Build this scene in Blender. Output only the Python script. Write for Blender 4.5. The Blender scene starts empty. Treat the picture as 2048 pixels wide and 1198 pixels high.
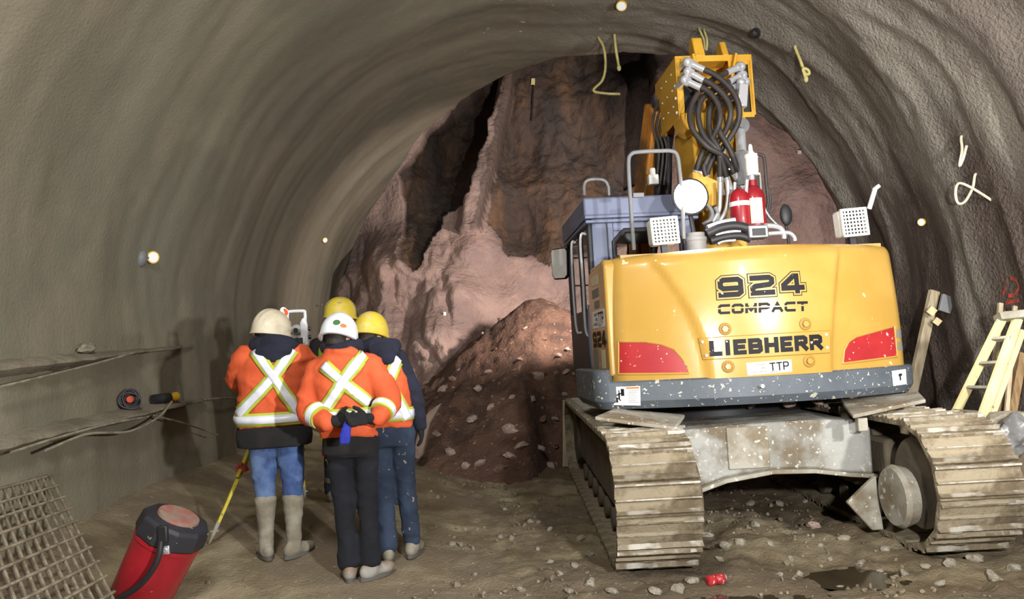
import bpy, bmesh, math, random
import numpy as np
from mathutils import Vector, Matrix, noise, Euler
from mathutils.bvhtree import BVHTree

random.seed(7)
rng = np.random.default_rng(11)
SC = bpy.context.scene
COL = SC.collection
PI = math.pi
V = Vector

# ------------------------------------------------------------------ camera
FPX, PW, PH = 1500.0, 2048, 1198
CAM = V((0, 0, 1.45))
PITCH, ROLL = math.radians(4.2), math.radians(3.15)
fw = V((0, math.cos(PITCH), math.sin(PITCH)))
u0 = V((0, -math.sin(PITCH), math.cos(PITCH)))
r0 = V((1, 0, 0))
cr = r0 * math.cos(ROLL) - u0 * math.sin(ROLL)
cu = u0 * math.cos(ROLL) + r0 * math.sin(ROLL)
cd = bpy.data.cameras.new('camera')
cam = bpy.data.objects.new('camera', cd)
COL.objects.link(cam)
cam.matrix_world = Matrix(((cr.x, cu.x, -fw.x, CAM.x), (cr.y, cu.y, -fw.y, CAM.y), (cr.z, cu.z, -fw.z, CAM.z), (0, 0, 0, 1)))
cd.sensor_width = 36.0
cd.lens = FPX / PW * 36.0
cd.clip_start = 0.05
cd.clip_end = 200
SC.camera = cam

def ray(px, py):
    return (fw * FPX + cr * (px - PW / 2) + cu * (PH / 2 - py)).normalized()
def at(px, py, y):
    d = ray(px, py)
    return CAM + d * (y / d.y)
def proj(p):
    q = V(p) - CAM
    w = q.dot(fw)
    return (PW / 2 + FPX * q.dot(cr) / w, PH / 2 - FPX * q.dot(cu) / w)
def sm(a, b, x):
    t = (x - a) / (b - a)
    t = max(0.0, min(1.0, t))
    return t * t * (3 - 2 * t)
def lerp(a, b, t):
    return a + (b - a) * t
def n3(x, y, z):
    return noise.noise(V((x, y, z)))
def fbm(x, y, z, o=4):
    s, a = 0.0, 0.5
    for _ in range(o):
        s += a * noise.noise(V((x, y, z)))
        x, y, z, a = x * 2.03 + 7.1, y * 2.03 + 3.3, z * 2.03 + 1.7, a * 0.5
    return s

# ------------------------------------------------------------------ materials
def srgb(r, g, b):
    def f(c):
        c /= 255.0
        return c / 12.92 if c <= 0.04045 else ((c + 0.055) / 1.055) ** 2.4
    return (f(r), f(g), f(b), 1.0)

def pm(name, c, c2=None, sc=6, rough=0.75, metal=0.0, bump=0.0, bsc=30, bdist=0.01, speck=None, stretch=(1, 1, 1), coat=0.0, lo=0.38, hi=0.62, rough2=None, bstretch=None, emit=None, trans=0.0, ior=1.45, spec=None, c3=None, sc3=1.2, det=6, wet_shade=None):
    m = bpy.data.materials.new(name)
    m.use_nodes = True
    nt = m.node_tree
    N, L = nt.nodes, nt.links
    b = N['Principled BSDF']
    b.inputs['Base Color'].default_value = srgb(*c)
    b.inputs['Roughness'].default_value = rough
    b.inputs['Metallic'].default_value = metal
    b.inputs['Coat Weight'].default_value = coat
    b.inputs['Transmission Weight'].default_value = trans
    b.inputs['IOR'].default_value = ior
    if spec is not None:
        b.inputs['Specular IOR Level'].default_value = spec
    tc = N.new('ShaderNodeTexCoord')
    def nz(scale, st=None, detail=det, seed=0):
        mp = N.new('ShaderNodeMapping')
        mp.inputs['Scale'].default_value = st or (1, 1, 1)
        mp.inputs['Location'].default_value = (seed * 3.7, seed * 1.9, seed * 2.3)
        L.new(tc.outputs['Object'], mp.inputs['Vector'])
        n = N.new('ShaderNodeTexNoise')
        n.inputs['Scale'].default_value = scale
        n.inputs['Detail'].default_value = detail
        n.inputs['Roughness'].default_value = 0.6
        L.new(mp.outputs['Vector'], n.inputs['Vector'])
        return n
    def ramp(src, a, bb):
        r = N.new('ShaderNodeMapRange')
        r.interpolation_type = 'SMOOTHSTEP'
        r.inputs['From Min'].default_value = a
        r.inputs['From Max'].default_value = bb
        L.new(src, r.inputs['Value'])
        return r.outputs['Result']
    def mix(fac, A, B):
        x = N.new('ShaderNodeMix')
        x.data_type = 'RGBA'
        L.new(fac, x.inputs['Factor'])
        for k, val in ((6, A), (7, B)):
            if hasattr(val, 'is_linked'):
                L.new(val, x.inputs[k])
            else:
                x.inputs[k].default_value = val
        return x.outputs[2]
    col = None
    if c2 is not None:
        f = ramp(nz(sc, stretch).outputs['Fac'], lo, hi)
        col = mix(f, srgb(*c), srgb(*c2))
        if rough2 is not None:
            rr = N.new('ShaderNodeMapRange')
            rr.inputs['To Min'].default_value = rough
            rr.inputs['To Max'].default_value = rough2
            L.new(f, rr.inputs['Value'])
            L.new(rr.outputs['Result'], b.inputs['Roughness'])
    if c3 is not None:
        f = ramp(nz(sc3, None, 4, 5).outputs['Fac'], 0.45, 0.62)
        col = mix(f, col if col is not None else srgb(*c), srgb(*c3))
    if speck is not None:
        for i, (sc_, ssc, th) in enumerate(speck if isinstance(speck, list) else [speck]):
            f = ramp(nz(ssc, None, 3, 9 + i).outputs['Fac'], th, th + 0.02)
            col = mix(f, col if col is not None else srgb(*c), srgb(*sc_))
    if col is not None:
        L.new(col, b.inputs['Base Color'])
    if bump:
        bn = N.new('ShaderNodeBump')
        bn.inputs['Strength'].default_value = bump
        bn.inputs['Distance'].default_value = bdist
        L.new(nz(bsc, bstretch, 5, 2).outputs['Fac'], bn.inputs['Height'])
        L.new(bn.outputs['Normal'], b.inputs['Normal'])
    if emit:
        b.inputs['Emission Color'].default_value = srgb(*emit[0])
        b.inputs['Emission Strength'].default_value = emit[1]
    m['_nodes'] = 1
    return m

# ------------------------------------------------------------------ mesh builder
def frame_from(d):
    d = V(d).normalized()
    a = V((0, 0, 1)) if abs(d.z) < 0.9 else V((1, 0, 0))
    x = a.cross(d).normalized()
    return x, d.cross(x).normalized(), d

class MB:
    def __init__(s):
        s.v, s.f = [], []
    def add(s, vs, fs):
        b = len(s.v)
        s.v += [tuple(v) for v in vs]
        s.f += [tuple(i + b for i in f) for f in fs]
        return s
    def box(s, c, size, rot=None):
        hx, hy, hz = size[0] / 2, size[1] / 2, size[2] / 2
        R = rot if rot is not None else Matrix.Identity(3)
        if isinstance(rot, (tuple, list)):
            R = Euler(rot).to_matrix()
        vs = [V(c) + R @ V((x * hx, y * hy, z * hz)) for z in (-1, 1) for y in (-1, 1) for x in (-1, 1)]
        return s.add(vs, [(0, 2, 3, 1), (4, 5, 7, 6), (0, 1, 5, 4), (2, 6, 7, 3), (0, 4, 6, 2), (1, 3, 7, 5)])
    def bar(s, p0, p1, w, t, up=(0, 0, 1)):
        p0, p1 = V(p0), V(p1)
        d = (p1 - p0).normalized()
        x = d.cross(V(up))
        if x.length < 1e-4:
            x = d.cross(V((1, 0, 0)))
        x.normalize()
        z = x.cross(d)
        vs = [p + x * (a * w / 2) + z * (b * t / 2) for p in (p0, p1) for a, b in ((-1, -1), (1, -1), (1, 1), (-1, 1))]
        return s.add(vs, [(3, 2, 1, 0), (4, 5, 6, 7), (0, 1, 5, 4), (1, 2, 6, 5), (2, 3, 7, 6), (3, 0, 4, 7)])
    def cyl(s, p0, p1, r, r1=None, n=20):
        return s.tube([p0, p1], r, n, radii=[r, r if r1 is None else r1])
    def tube(s, pts, r=0.01, n=10, radii=None, flat=1.0, closed=False):
        pts = [V(p) for p in pts]
        k = len(pts)
        vs, x = [], None
        for i in range(k):
            if closed:
                d = pts[(i + 1) % k] - pts[i - 1]
            else:
                d = pts[min(i + 1, k - 1)] - pts[max(i - 1, 0)]
            d.normalize()
            if x is None:
                x = frame_from(d)[0]
            x = (x - d * x.dot(d)).normalized()
            y = d.cross(x)
            rr = radii[i] if radii else r
            for j in range(n):
                a = 2 * PI * j / n
                vs.append(pts[i] + x * (math.cos(a) * rr) + y * (math.sin(a) * rr * flat))
        fs = []
        for i in range(k if closed else k - 1):
            i2 = (i + 1) % k
            for j in range(n):
                fs.append((i * n + j, i * n + (j + 1) % n, i2 * n + (j + 1) % n, i2 * n + j))
        if not closed:
            fs.append(tuple(range(n - 1, -1, -1)))
            fs.append(tuple((k - 1) * n + j for j in range(n)))
        return s.add(vs, fs)
    def lathe(s, prof, o=(0, 0, 0), axis=(0, 0, 1), n=28):
        x, y, d = frame_from(axis)
        o = V(o)
        vs, k = [], len(prof)
        for r, h in prof:
            for j in range(n):
                a = 2 * PI * j / n
                vs.append(o + d * h + x * (max(r, 1e-4) * math.cos(a)) + y * (max(r, 1e-4) * math.sin(a)))
        fs = [(i * n + j, i * n + (j + 1) % n, (i + 1) * n + (j + 1) % n, (i + 1) * n + j) for i in range(k - 1) for j in range(n)]
        fs.append(tuple(range(n - 1, -1, -1)))
        fs.append(tuple((k - 1) * n + j for j in range(n)))
        return s.add(vs, fs)
    def prism(s, poly, o, ux, uy, uz):
        """poly (2d) in axes ux, uy at o, extruded by vector uz"""
        o, ux, uy, uz = V(o), V(ux), V(uy), V(uz)
        n = len(poly)
        vs = [o + ux * a + uy * b for a, b in poly]
        vs += [v + uz for v in vs]
        fs = [tuple(range(n - 1, -1, -1)), tuple(range(n, 2 * n))]
        fs += [(i, (i + 1) % n, n + (i + 1) % n, n + i) for i in range(n)]
        return s.add(vs, fs)
    def ell(s, c, r, rot=None, nu=20, nv=12):
        R = Euler(rot).to_matrix() if isinstance(rot, (tuple, list)) else (rot if rot is not None else Matrix.Identity(3))
        r = (r, r, r) if isinstance(r, (int, float)) else r
        vs = [V(c) + R @ V((0, 0, -r[2]))]
        for i in range(1, nv):
            a = -PI / 2 + PI * i / nv
            for j in range(nu):
                t = 2 * PI * j / nu
                vs.append(V(c) + R @ V((r[0] * math.cos(a) * math.cos(t), r[1] * math.cos(a) * math.sin(t), r[2] * math.sin(a))))
        vs.append(V(c) + R @ V((0, 0, r[2])))
        fs = [(0, 1 + (j + 1) % nu, 1 + j) for j in range(nu)]
        for i in range(nv - 2):
            for j in range(nu):
                a, b = 1 + i * nu + j, 1 + i * nu + (j + 1) % nu
                fs.append((a, b, b + nu, a + nu))
        t = len(vs) - 1
        fs += [(t, 1 + (nv - 2) * nu + j, 1 + (nv - 2) * nu + (j + 1) % nu) for j in range(nu)]
        return s.add(vs, fs)
    def loft(s, rings, n=32, e=2.4):
        """rings: (cx, cy, cz, rx, ry[, tilt_x]) horizontal super-ellipses bottom to top"""
        vs = []
        for rg in rings:
            cx, cy, cz, rx, ry = rg[:5]
            tl = rg[5] if len(rg) > 5 else 0.0
            for j in range(n):
                a = 2 * PI * j / n
                ca, sa = math.cos(a), math.sin(a)
                X = rx * math.copysign(abs(ca) ** (2 / e), ca)
                Y = ry * math.copysign(abs(sa) ** (2 / e), sa)
                vs.append((cx + X, cy + Y * math.cos(tl), cz + Y * math.sin(tl)))
        k = len(rings)
        fs = [(i * n + j, i * n + (j + 1) % n, (i + 1) * n + (j + 1) % n, (i + 1) * n + j) for i in range(k - 1) for j in range(n)]
        fs.append(tuple(range(n - 1, -1, -1)))
        fs.append(tuple((k - 1) * n + j for j in range(n)))
        return s.add(vs, fs)
    def grid(s, P, nu, nv, flip=False):
        """P(i, j) -> point"""
        vs = [P(i, j) for j in range(nv) for i in range(nu)]
        fs = []
        for j in range(nv - 1):
            for i in range(nu - 1):
                a = j * nu + i
                q = (a, a + 1, a + nu + 1, a + nu)
                fs.append(q[::-1] if flip else q)
        return s.add(vs, fs)
    def xf(s, M):
        s.v = [tuple(M @ V(v)) for v in s.v]
        return s
    def mesh(s, name):
        me = bpy.data.meshes.new(name)
        me.from_pydata(s.v, [], s.f)
        me.validate()
        return me
    def build(s, name, mat, parent=None, smooth=True, bevel=0.0, angle=40, seg=2, loc=None):
        me = s.mesh(name)
        return link(name, me, mat, parent, smooth, bevel, angle, seg, loc)

def link(name, me, mat, parent=None, smooth=True, bevel=0.0, angle=40, seg=2, loc=None):
    if mat is not None:
        me.materials.clear()
        me.materials.append(mat)
    if smooth:
        me.shade_smooth()
        if angle < 180:
            me.set_sharp_from_angle(angle=math.radians(angle))
    o = bpy.data.objects.new(name, me)
    COL.objects.link(o)
    if loc is not None:
        o.location = loc
    if bevel:
        b = o.modifiers.new('bevel', 'BEVEL')
        b.width = bevel
        b.segments = seg
        b.limit_method = 'ANGLE'
        b.angle_limit = math.radians(40)
        b.harden_normals = False
    if parent is not None:
        o.parent = parent
    return o

def tag(o, label=None, cat=None, group=None, kind=None):
    if label: o['label'] = label
    if cat: o['category'] = cat
    if group: o['group'] = group
    if kind: o['kind'] = kind
    return o

def empty(name, loc=(0, 0, 0), rz=0.0):
    o = bpy.data.objects.new(name, None)
    COL.objects.link(o)
    o.location = loc
    o.rotation_euler = (0, 0, rz)
    return o

def smooth_path(pts, n=8):
    """Catmull-Rom through pts"""
    P = [V(p) for p in pts]
    P = [P[0] * 2 - P[1]] + P + [P[-1] * 2 - P[-2]]
    out = []
    for i in range(1, len(P) - 2):
        a, b, c, d = P[i - 1:i + 3]
        for k in range(n):
            t = k / n
            out.append(0.5 * ((2 * b) + (c - a) * t + (2 * a - 5 * b + 4 * c - d) * t * t + (3 * b - a - 3 * c + d) * t ** 3))
    out.append(P[-2])
    return out

def fuse(mb, voxel=0.015, iters=3, fac=0.5):
    me = mb.mesh('tmp')
    o = bpy.data.objects.new('tmp', me)
    COL.objects.link(o)
    r = o.modifiers.new('r', 'REMESH')
    r.mode = 'VOXEL'
    r.voxel_size = voxel
    if iters:
        k = o.modifiers.new('s', 'SMOOTH')
        k.iterations = iters
        k.factor = fac
    dg = bpy.context.evaluated_depsgraph_get()
    out = bpy.data.meshes.new_from_object(o.evaluated_get(dg))
    bpy.data.objects.remove(o)
    bpy.data.meshes.remove(me)
    return out

def wrinkle(me, f):
    """move every vertex along its normal by f(co)"""
    n = len(me.vertices)
    co = np.empty(n * 3); me.vertices.foreach_get('co', co)
    no = np.empty(n * 3); me.vertices.foreach_get('normal', no)
    co = co.reshape(-1, 3); no = no.reshape(-1, 3)
    d = np.array([f(c) for c in co])
    co = co + no * d[:, None]
    me.vertices.foreach_set('co', co.ravel())
    me.update()

def rock_mesh(seed, r=(1, 1, 1), sub=2, rough=0.35):
    bm = bmesh.new()
    bmesh.ops.create_icosphere(bm, subdivisions=sub, radius=1.0)
    for v in bm.verts:
        c = v.co.copy()
        k = 1 + rough * n3(c.x * 1.3 + seed * 5.1, c.y * 1.3 + seed, c.z * 1.3) + rough * 0.4 * n3(c.x * 3 + seed, c.y * 3, c.z * 3 + seed * 2)
        v.co = V((c.x * k * r[0], c.y * k * r[1], c.z * k * r[2]))
    me = bpy.data.meshes.new('rock')
    bm.to_mesh(me)
    bm.free()
    return me
# ------------------------------------------------------------------ the tunnel
TCX, TR, TZ = 0.3, 3.75, 1.9          # vault centre, radius, spring line

def vault_ray(px, py):
    """where the ray of a pixel meets the smooth vault"""
    d = ray(px, py)
    ox, oz = CAM.x - TCX, CAM.z - TZ
    a = d.x * d.x + d.z * d.z
    b = 2 * (ox * d.x + oz * d.z)
    c = ox * ox + oz * oz - TR * TR
    t = (-b + math.sqrt(b * b - 4 * a * c)) / (2 * a)
    p = CAM + d * t
    if p.z < TZ:
        xw = TCX + (TR if d.x > 0 else -TR)
        p = CAM + d * ((xw - CAM.x) / d.x)
    return p
def s_of(p):
    """arc length from the left spring line (negative below it)"""
    if p.z >= TZ:
        return (PI - math.atan2(p.z - TZ, p.x - TCX)) * TR
    return (p.z - TZ) if p.x < TCX else PI * TR + (TZ - p.z)
def prof(s):
    """point and outward normal on the profile at arc length s"""
    if s < 0:
        return V((TCX - TR + 0.10 * min(1, -s / 2.2) ** 2, 0, TZ + s)), V((-1, 0, 0))
    if s > PI * TR:
        q = s - PI * TR
        return V((TCX + TR - 0.10 * min(1, q / 2.2) ** 2, 0, TZ - q)), V((1, 0, 0))
    a = PI - s / TR
    n = V((math.cos(a), 0, math.sin(a)))
    return V((TCX, 0, TZ)) + n * TR, n

RIM_PX = [(668, 660), (680, 590), (700, 520), (740, 430), (788, 348), (830, 285), (870, 240), (930, 190), (1000, 152), (1070, 124), (1130, 110), (1200, 105), (1290, 107), (1360, 112), (1450, 150), (1505, 205), (1545, 250), (1585, 285), (1620, 335), (1650, 392), (1672, 440)]
rim = sorted((s_of(vault_ray(*p)), vault_ray(*p).y) for p in RIM_PX)
RS = [r[0] for r in rim]; RY = [r[1] for r in rim]
def rim_y(s):
    return float(np.interp(s, RS, RY)) + 0.10 * fbm(s * 1.6, 3.1, 0, 4) + 0.05 * n3(s * 9, 1.0, 0)

S0, S1 = -2.35, PI * TR + 2.35
def wall_disp(s, y):
    k = sm(PI * TR * 0.50, PI * TR * 0.72, s)           # 0 left .. 1 right
    sw = s + 0.5 * n3(s * 0.5, y * 0.5, 4.0)
    yw = y + 0.16 * n3(s * 0.9, y * 0.4, 9.0) + 0.10 * s * k
    r = fbm(sw * 0.30, yw * 1.9, 2.0, 3)
    r2 = 1 - abs(2 * n3(sw * 0.42, yw * 1.55, 7.0))
    fine = fbm(s * 7, y * 7, 5.0, 2)
    left = 0.11 * fbm(sw * 0.16, yw * 1.15, 2.5, 3) + 0.04 * n3(s * 0.5, y * 0.6, 12)
    right = 0.16 * r - 0.075 * (r2 - 0.5) + 0.022 * fine
    rough = 0.010 * fine
    return lerp(left + rough, right, k)

NY = 330
YS = [-5 + 9 * i / 70 for i in range(70)] + [4 + (i / (NY - 70)) * 1.0 for i in range(NY - 70 + 1)]
def tunnel_band(name, sa, sb, ns, mat):
    vs, fs = [], []
    ny = 330
    for i in range(ns + 1):
        s = lerp(sa, sb, i / ns)
        p, n = prof(s)
        ye = rim_y(s)
        for j in range(ny + 3):
            if j <= 40:
                y = lerp(-5.0, 2.2, j / 40)
            elif j <= ny:
                y = lerp(2.2, ye, (j - 40) / (ny - 40))
            else:
                y = ye + 0.02 * (j - ny)
            d = wall_disp(s, y)
            if j > ny:
                d += (0.09 if j == ny + 1 else 0.6)
            vs.append((p.x + n.x * d, y, p.z + n.z * d))
    m = ny + 3
    for i in range(ns):
        for j in range(m - 1):
            a = i * m + j
            fs.append((a, a + 1, a + m + 1, a + m))
    mb = MB(); mb.v, mb.f = vs, fs
    me = mb.mesh(name)
    A = {'side': [], 'crown': [], 'wet_shade': []}
    for i in range(ns + 1):
        s = lerp(sa, sb, i / ns)
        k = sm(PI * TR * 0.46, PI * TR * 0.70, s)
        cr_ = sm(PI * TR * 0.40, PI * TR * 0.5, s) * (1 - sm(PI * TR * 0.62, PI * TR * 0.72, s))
        for j in range(m):
            y = vs[i * m + j][1]
            A['side'].append(k); A['crown'].append(cr_)
            wv = 0.0
            if s > PI * TR * 0.6:
                wv = sm(PI * TR * 0.80, PI * TR * 1.0, s) * 0.9 + 0.9 * n3(s * 0.35, y * 1.9, 3) - 0.25  # damp stain, plus the shade behind grazing-lit ridges put into the colour
            elif s < 1.4:
                # damp mortar streak low on the left wall
                wv = 0.0
            A['wet_shade'].append(max(0.0, min(1.0, wv * 1.6)))
    for nm, arr in A.items():
        a = me.attributes.new(nm, 'FLOAT', 'POINT'); a.data.foreach_set('value', arr)
    o = link(name, me, mat, angle=180)
    tag(o, kind='structure')
    return o

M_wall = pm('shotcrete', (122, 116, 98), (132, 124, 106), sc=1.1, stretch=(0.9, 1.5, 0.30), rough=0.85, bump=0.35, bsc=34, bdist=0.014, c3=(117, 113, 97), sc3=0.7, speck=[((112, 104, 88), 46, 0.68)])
def wall_nodes(m):
    nt = m.node_tree; N, L = nt.nodes, nt.links
    b = N['Principled BSDF']
    src = b.inputs['Base Color'].links[0].from_socket
    def attr(n):
        a = N.new('ShaderNodeAttribute'); a.attribute_name = n
        return a.outputs['Fac']
    tc = N.new('ShaderNodeTexCoord')
    def noise_ramp(scale, st, stops, seed):
        mp = N.new('ShaderNodeMapping'); mp.inputs['Scale'].default_value = st; mp.inputs['Location'].default_value = (seed, seed, seed)
        L.new(tc.outputs['Object'], mp.inputs['Vector'])
        n = N.new('ShaderNodeTexNoise'); n.inputs['Scale'].default_value = scale; n.inputs['Detail'].default_value = 7
        L.new(mp.outputs['Vector'], n.inputs['Vector'])
        r = N.new('ShaderNodeValToRGB')
        e = r.color_ramp.elements
        e[0].position, e[0].color = stops[0][0], srgb(*stops[0][1])
        e[1].position, e[1].color = stops[-1][0], srgb(*stops[-1][1])
        for q in stops[1:-1]:
            x = e.new(q[0]); x.color = srgb(*q[1])
        L.new(n.outputs['Fac'], r.inputs['Fac'])
        return r.outputs['Color']
    def mix(f, a, bb):
        x = N.new('ShaderNodeMix'); x.data_type = 'RGBA'
        L.new(f, x.inputs['Factor']); L.new(a, x.inputs[6])
        if hasattr(bb, 'is_linked'): L.new(bb, x.inputs[7])
        else: x.inputs[7].default_value = bb
        return x.outputs[2]
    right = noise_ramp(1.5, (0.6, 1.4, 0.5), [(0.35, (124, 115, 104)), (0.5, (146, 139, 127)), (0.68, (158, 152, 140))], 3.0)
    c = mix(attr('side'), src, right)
    # pale chips on the crown
    chips = noise_ramp(5.0, (1, 1, 1), [(0.70, (0, 0, 0)), (0.72, (255, 255, 255))], 8.0)
    mm = N.new('ShaderNodeMath'); mm.operation = 'MULTIPLY'
    L.new(chips, mm.inputs[0]); L.new(attr('crown'), mm.inputs[1])
    c = mix(mm.outputs[0], c, srgb(196, 190, 180))
    c = mix(attr('wet_shade'), c, srgb(84, 72, 64))  # darker tone holds both the wet stain and painted ridge shade
    L.new(c, b.inputs['Base Color'])
    bn = [n for n in N if n.type == 'BUMP'][0]
    mr = N.new('ShaderNodeMapRange'); mr.inputs['To Min'].default_value = 0.6; mr.inputs['To Max'].default_value = 1.0
    L.new(attr('side'), mr.inputs['Value']); L.new(mr.outputs['Result'], bn.inputs['Strength'])
    m2 = N.new('ShaderNodeMapRange'); m2.inputs['To Min'].default_value = 0.012; m2.inputs['To Max'].default_value = 0.045
    L.new(attr('side'), m2.inputs['Value']); L.new(m2.outputs['Result'], bn.inputs['Distance'])
    m3 = N.new('ShaderNodeMapRange'); m3.inputs['To Min'].default_value = 0.8; m3.inputs['To Max'].default_value = 0.42
    L.new(attr('wet_shade'), m3.inputs['Value']); L.new(m3.outputs['Result'], b.inputs['Roughness'])
wall_nodes(M_wall)
SL, SR_ = PI * TR * 0.40, PI * TR * 0.60
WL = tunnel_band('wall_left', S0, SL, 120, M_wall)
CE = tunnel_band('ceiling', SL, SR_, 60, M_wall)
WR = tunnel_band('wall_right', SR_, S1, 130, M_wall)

def bvh_of(o):
    return BVHTree.FromPolygons([o.matrix_world @ v.co for v in o.data.vertices], [tuple(p.vertices) for p in o.data.polygons])
BV_WALLS = [bvh_of(o) for o in (WL, CE, WR)]
def wall_hit(px, py, trees=None):
    d = ray(px, py)
    best = None
    for t in trees or BV_WALLS:
        h = t.ray_cast(CAM, d)
        if h[0] is not None and (best is None or h[3] < best[2]):
            n = h[1] if h[1].dot(d) < 0 else -h[1]
            best = (h[0], n, h[3])
    return best

# ------------------------------------------------------------------ floor
PUD = [(at(1520, 1188, 4.35), 0.62, 0.22), (V((2.05, 4.75, 0)), 0.35, 0.22), (V((1.25, 6.0, 0)), 0.3, 0.5), (V((-0.15, 4.3, 0)), 0.35, 0.07)]
def floor_base(x, y):
    z = 0.20 * sm(4.2, 7.0, y) * sm(-0.3, -1.5, x)
    z += 0.30 * sm(-2.5, -3.7, x)
    z += 0.36 * sm(3.05, 3.9, x)
    return z
def floor_z(x, y):
    z = floor_base(x, y)
    calm = sm(-0.1, -0.9, x)                # hard trodden ground on the left
    amp = lerp(0.055, 0.014, calm)
    z += amp * fbm(x * 1.7, y * 1.7, 1.0, 4)
    z += lerp(0.055, 0.007, calm) * fbm(x * 8, y * 8, 6.0, 4)
    z += lerp(0.03, 0.004, calm) * max(0, n3(x * 6.5, y * 6.5, 3.3)) 
    rut = math.sin(x * 5.2 + 1.5 * n3(x, y * 0.7, 2)) * 0.012 * (1 - calm)
    z += rut
    for c, rx, ry in PUD:
        q = ((x - c.x) / (rx * 1.25)) ** 2 + ((y - c.y) / (ry * 1.25)) ** 2
        if q < 4:
            z -= 0.075 * math.exp(-q * 1.4)
    return z
def axis_pts(a, b, d0, d1):
    out, x = [a], a
    while x < b:
        x += lerp(d0, d1, (x - a) / (b - a))
        out.append(x)
    return out
fx = axis_pts(-4.6, 5.4, 0.035, 0.035)
fy = axis_pts(-1.2, 2.6, 0.25, 0.2) + axis_pts(2.85, 13.5, 0.026, 0.085)
mb = MB()
mb.grid(lambda i, j: (fx[i], fy[j], floor_z(fx[i], fy[j])), len(fx), len(fy))
M_floor = pm('mud_floor', (164, 150, 121), (128, 113, 88), sc=2.2, rough=0.9, bump=0.9, bsc=40, bdist=0.02, c3=(124, 110, 90), sc3=0.9, speck=[((168, 156, 132), 22, 0.665)], rough2=0.6)
def floor_nodes(m):
    nt = m.node_tree; N, L = nt.nodes, nt.links
    b = N['Principled BSDF']
    src = b.inputs['Base Color'].links[0].from_socket
    a = N.new('ShaderNodeAttribute'); a.attribute_name = 'mud'
    x = N.new('ShaderNodeMix'); x.data_type = 'RGBA'; x.blend_type = 'MULTIPLY'
    L.new(a.outputs['Fac'], x.inputs['Factor']); L.new(src, x.inputs[6]); x.inputs[7].default_value = (0.50, 0.47, 0.43, 1)
    L.new(x.outputs[2], b.inputs['Base Color'])
floor_nodes(M_floor)
fme = mb.mesh('floor')
fa = fme.attributes.new('mud', 'FLOAT', 'POINT')
fa.data.foreach_set('value', [sm(-0.7, 0.5, v[0] + 0.9 * n3(v[0] * 0.9, v[1] * 0.9, 4) + 0.35 * n3(v[0] * 4, v[1] * 4, 7)) * (1 - 0.8 * sm(2.9, 3.4, v[0])) * (0.75 + 0.5 * n3(v[0] * 1.7, v[1] * 1.7, 2)) for v in mb.v])
FL = link('floor', fme, M_floor, angle=180)
tag(FL, kind='structure')

M_water = pm('muddy_water', (58, 50, 38), (70, 61, 46), sc=2, rough=0.08, spec=0.5)
for i, (c, rx, ry) in enumerate(PUD):
    mb = MB()
    ring = []
    zc = floor_base(c.x, c.y) - 0.038
    K = 40
    vs = [(c.x, c.y, zc)]
    for q in (0.5, 1.0):
        for k in range(K):
            a = 2 * PI * k / K
            w = q * (1.05 + 0.25 * n3(math.cos(a) * 1.2 + i * 4, math.sin(a) * 1.2, 2.0))
            vs.append((c.x + rx * w * math.cos(a), c.y + ry * w * math.sin(a), zc))
    fs = [(0, 1 + k, 1 + (k + 1) % K) for k in range(K)] + [(1 + k, 1 + K + k, 1 + K + (k + 1) % K, 1 + (k + 1) % K) for k in range(K)]
    mb.add(vs, fs)
    o = mb.build('puddle', M_water, smooth=False)
    lab = ['muddy puddle beside the red can at the bottom edge', 'brown puddle under the excavator between its tracks', 'dark puddle at the inner side of the left track', 'shallow damp puddle left of the excavator track'][i]
    tag(o, lab, 'puddle', kind='stuff')

# ------------------------------------------------------------------ the excavated face behind the lining
ANCH = [(640, 300, 16.2), (640, 500, 15.6), (700, 480, 15.0), (760, 400, 14.8), (805, 400, 14.5), (690, 600, 14.6), (720, 600, 13.4), (740, 700, 12.4), (760, 800, 11.6), (800, 900, 10.9),
        (800, 560, 13.0), (850, 560, 12.7), (850, 700, 11.7), (850, 800, 11.1), (900, 450, 13.7), (900, 600, 12.4), (930, 520, 13.1), (900, 700, 11.9), (870, 300, 15.0), (930, 200, 15.0),
        (1000, 540, 13.4), (1100, 560, 13.4), (1170, 540, 13.3), (1170, 640, 12.9), (1000, 650, 12.9), (1000, 900, 12.4), (1200, 900, 12.4),
        (1050, 460, 14.2), (1170, 480, 14.1), (1050, 300, 14.5), (1170, 300, 14.4), (1150, 130, 14.4), (1250, 130, 14.2), (1250, 350, 14.2), (1100, -60, 14.4), (1300, -60, 13.5),
        (1300, 150, 13.2), (1300, 300, 13.6), (1520, 230, 12.2), (1560, 300, 12.1), (1640, 400, 11.6), (1600, 440, 11.7), (1700, 600, 11.3), (1500, 600, 12.6), (1400, 400, 13.4), (1760, 300, 11.2), (1600, 100, 12.0), (1900, 500, 11.0), (560, 800, 13.4)]
AW = [at(px, py, d) for px, py, d in ANCH]
ax_ = np.array([a.x for a in AW]); az_ = np.array([a.z for a in AW]); ay_ = np.array([a.y for a in AW])
def pip(poly, x, y):
    c = False
    n = len(poly)
    for i in range(n):
        x1, y1 = poly[i]; x2, y2 = poly[i - 1]
        if (y1 > y) != (y2 > y) and x < (x2 - x1) * (y - y1) / (y2 - y1) + x1:
            c = not c
    return c
def wpoly(px, d):
    return [(at(a, b, d).x, at(a, b, d).z) for a, b in px]
CAV = wpoly([(798, 345), (850, 250), (930, 170), (1030, 100), (1000, 200), (965, 330), (945, 420), (905, 440), (880, 480), (850, 560), (815, 530), (810, 420)], 14.6)
SOIL = wpoly([(1030, 90), (1000, 260), (985, 420), (975, 450), (1005, 490), (1010, 515), (1060, 522), (1095, 540), (1120, 520), (1200, 505), (1280, 500), (1300, 300), (1296, 190), (1310, 90)], 14.2)
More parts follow.
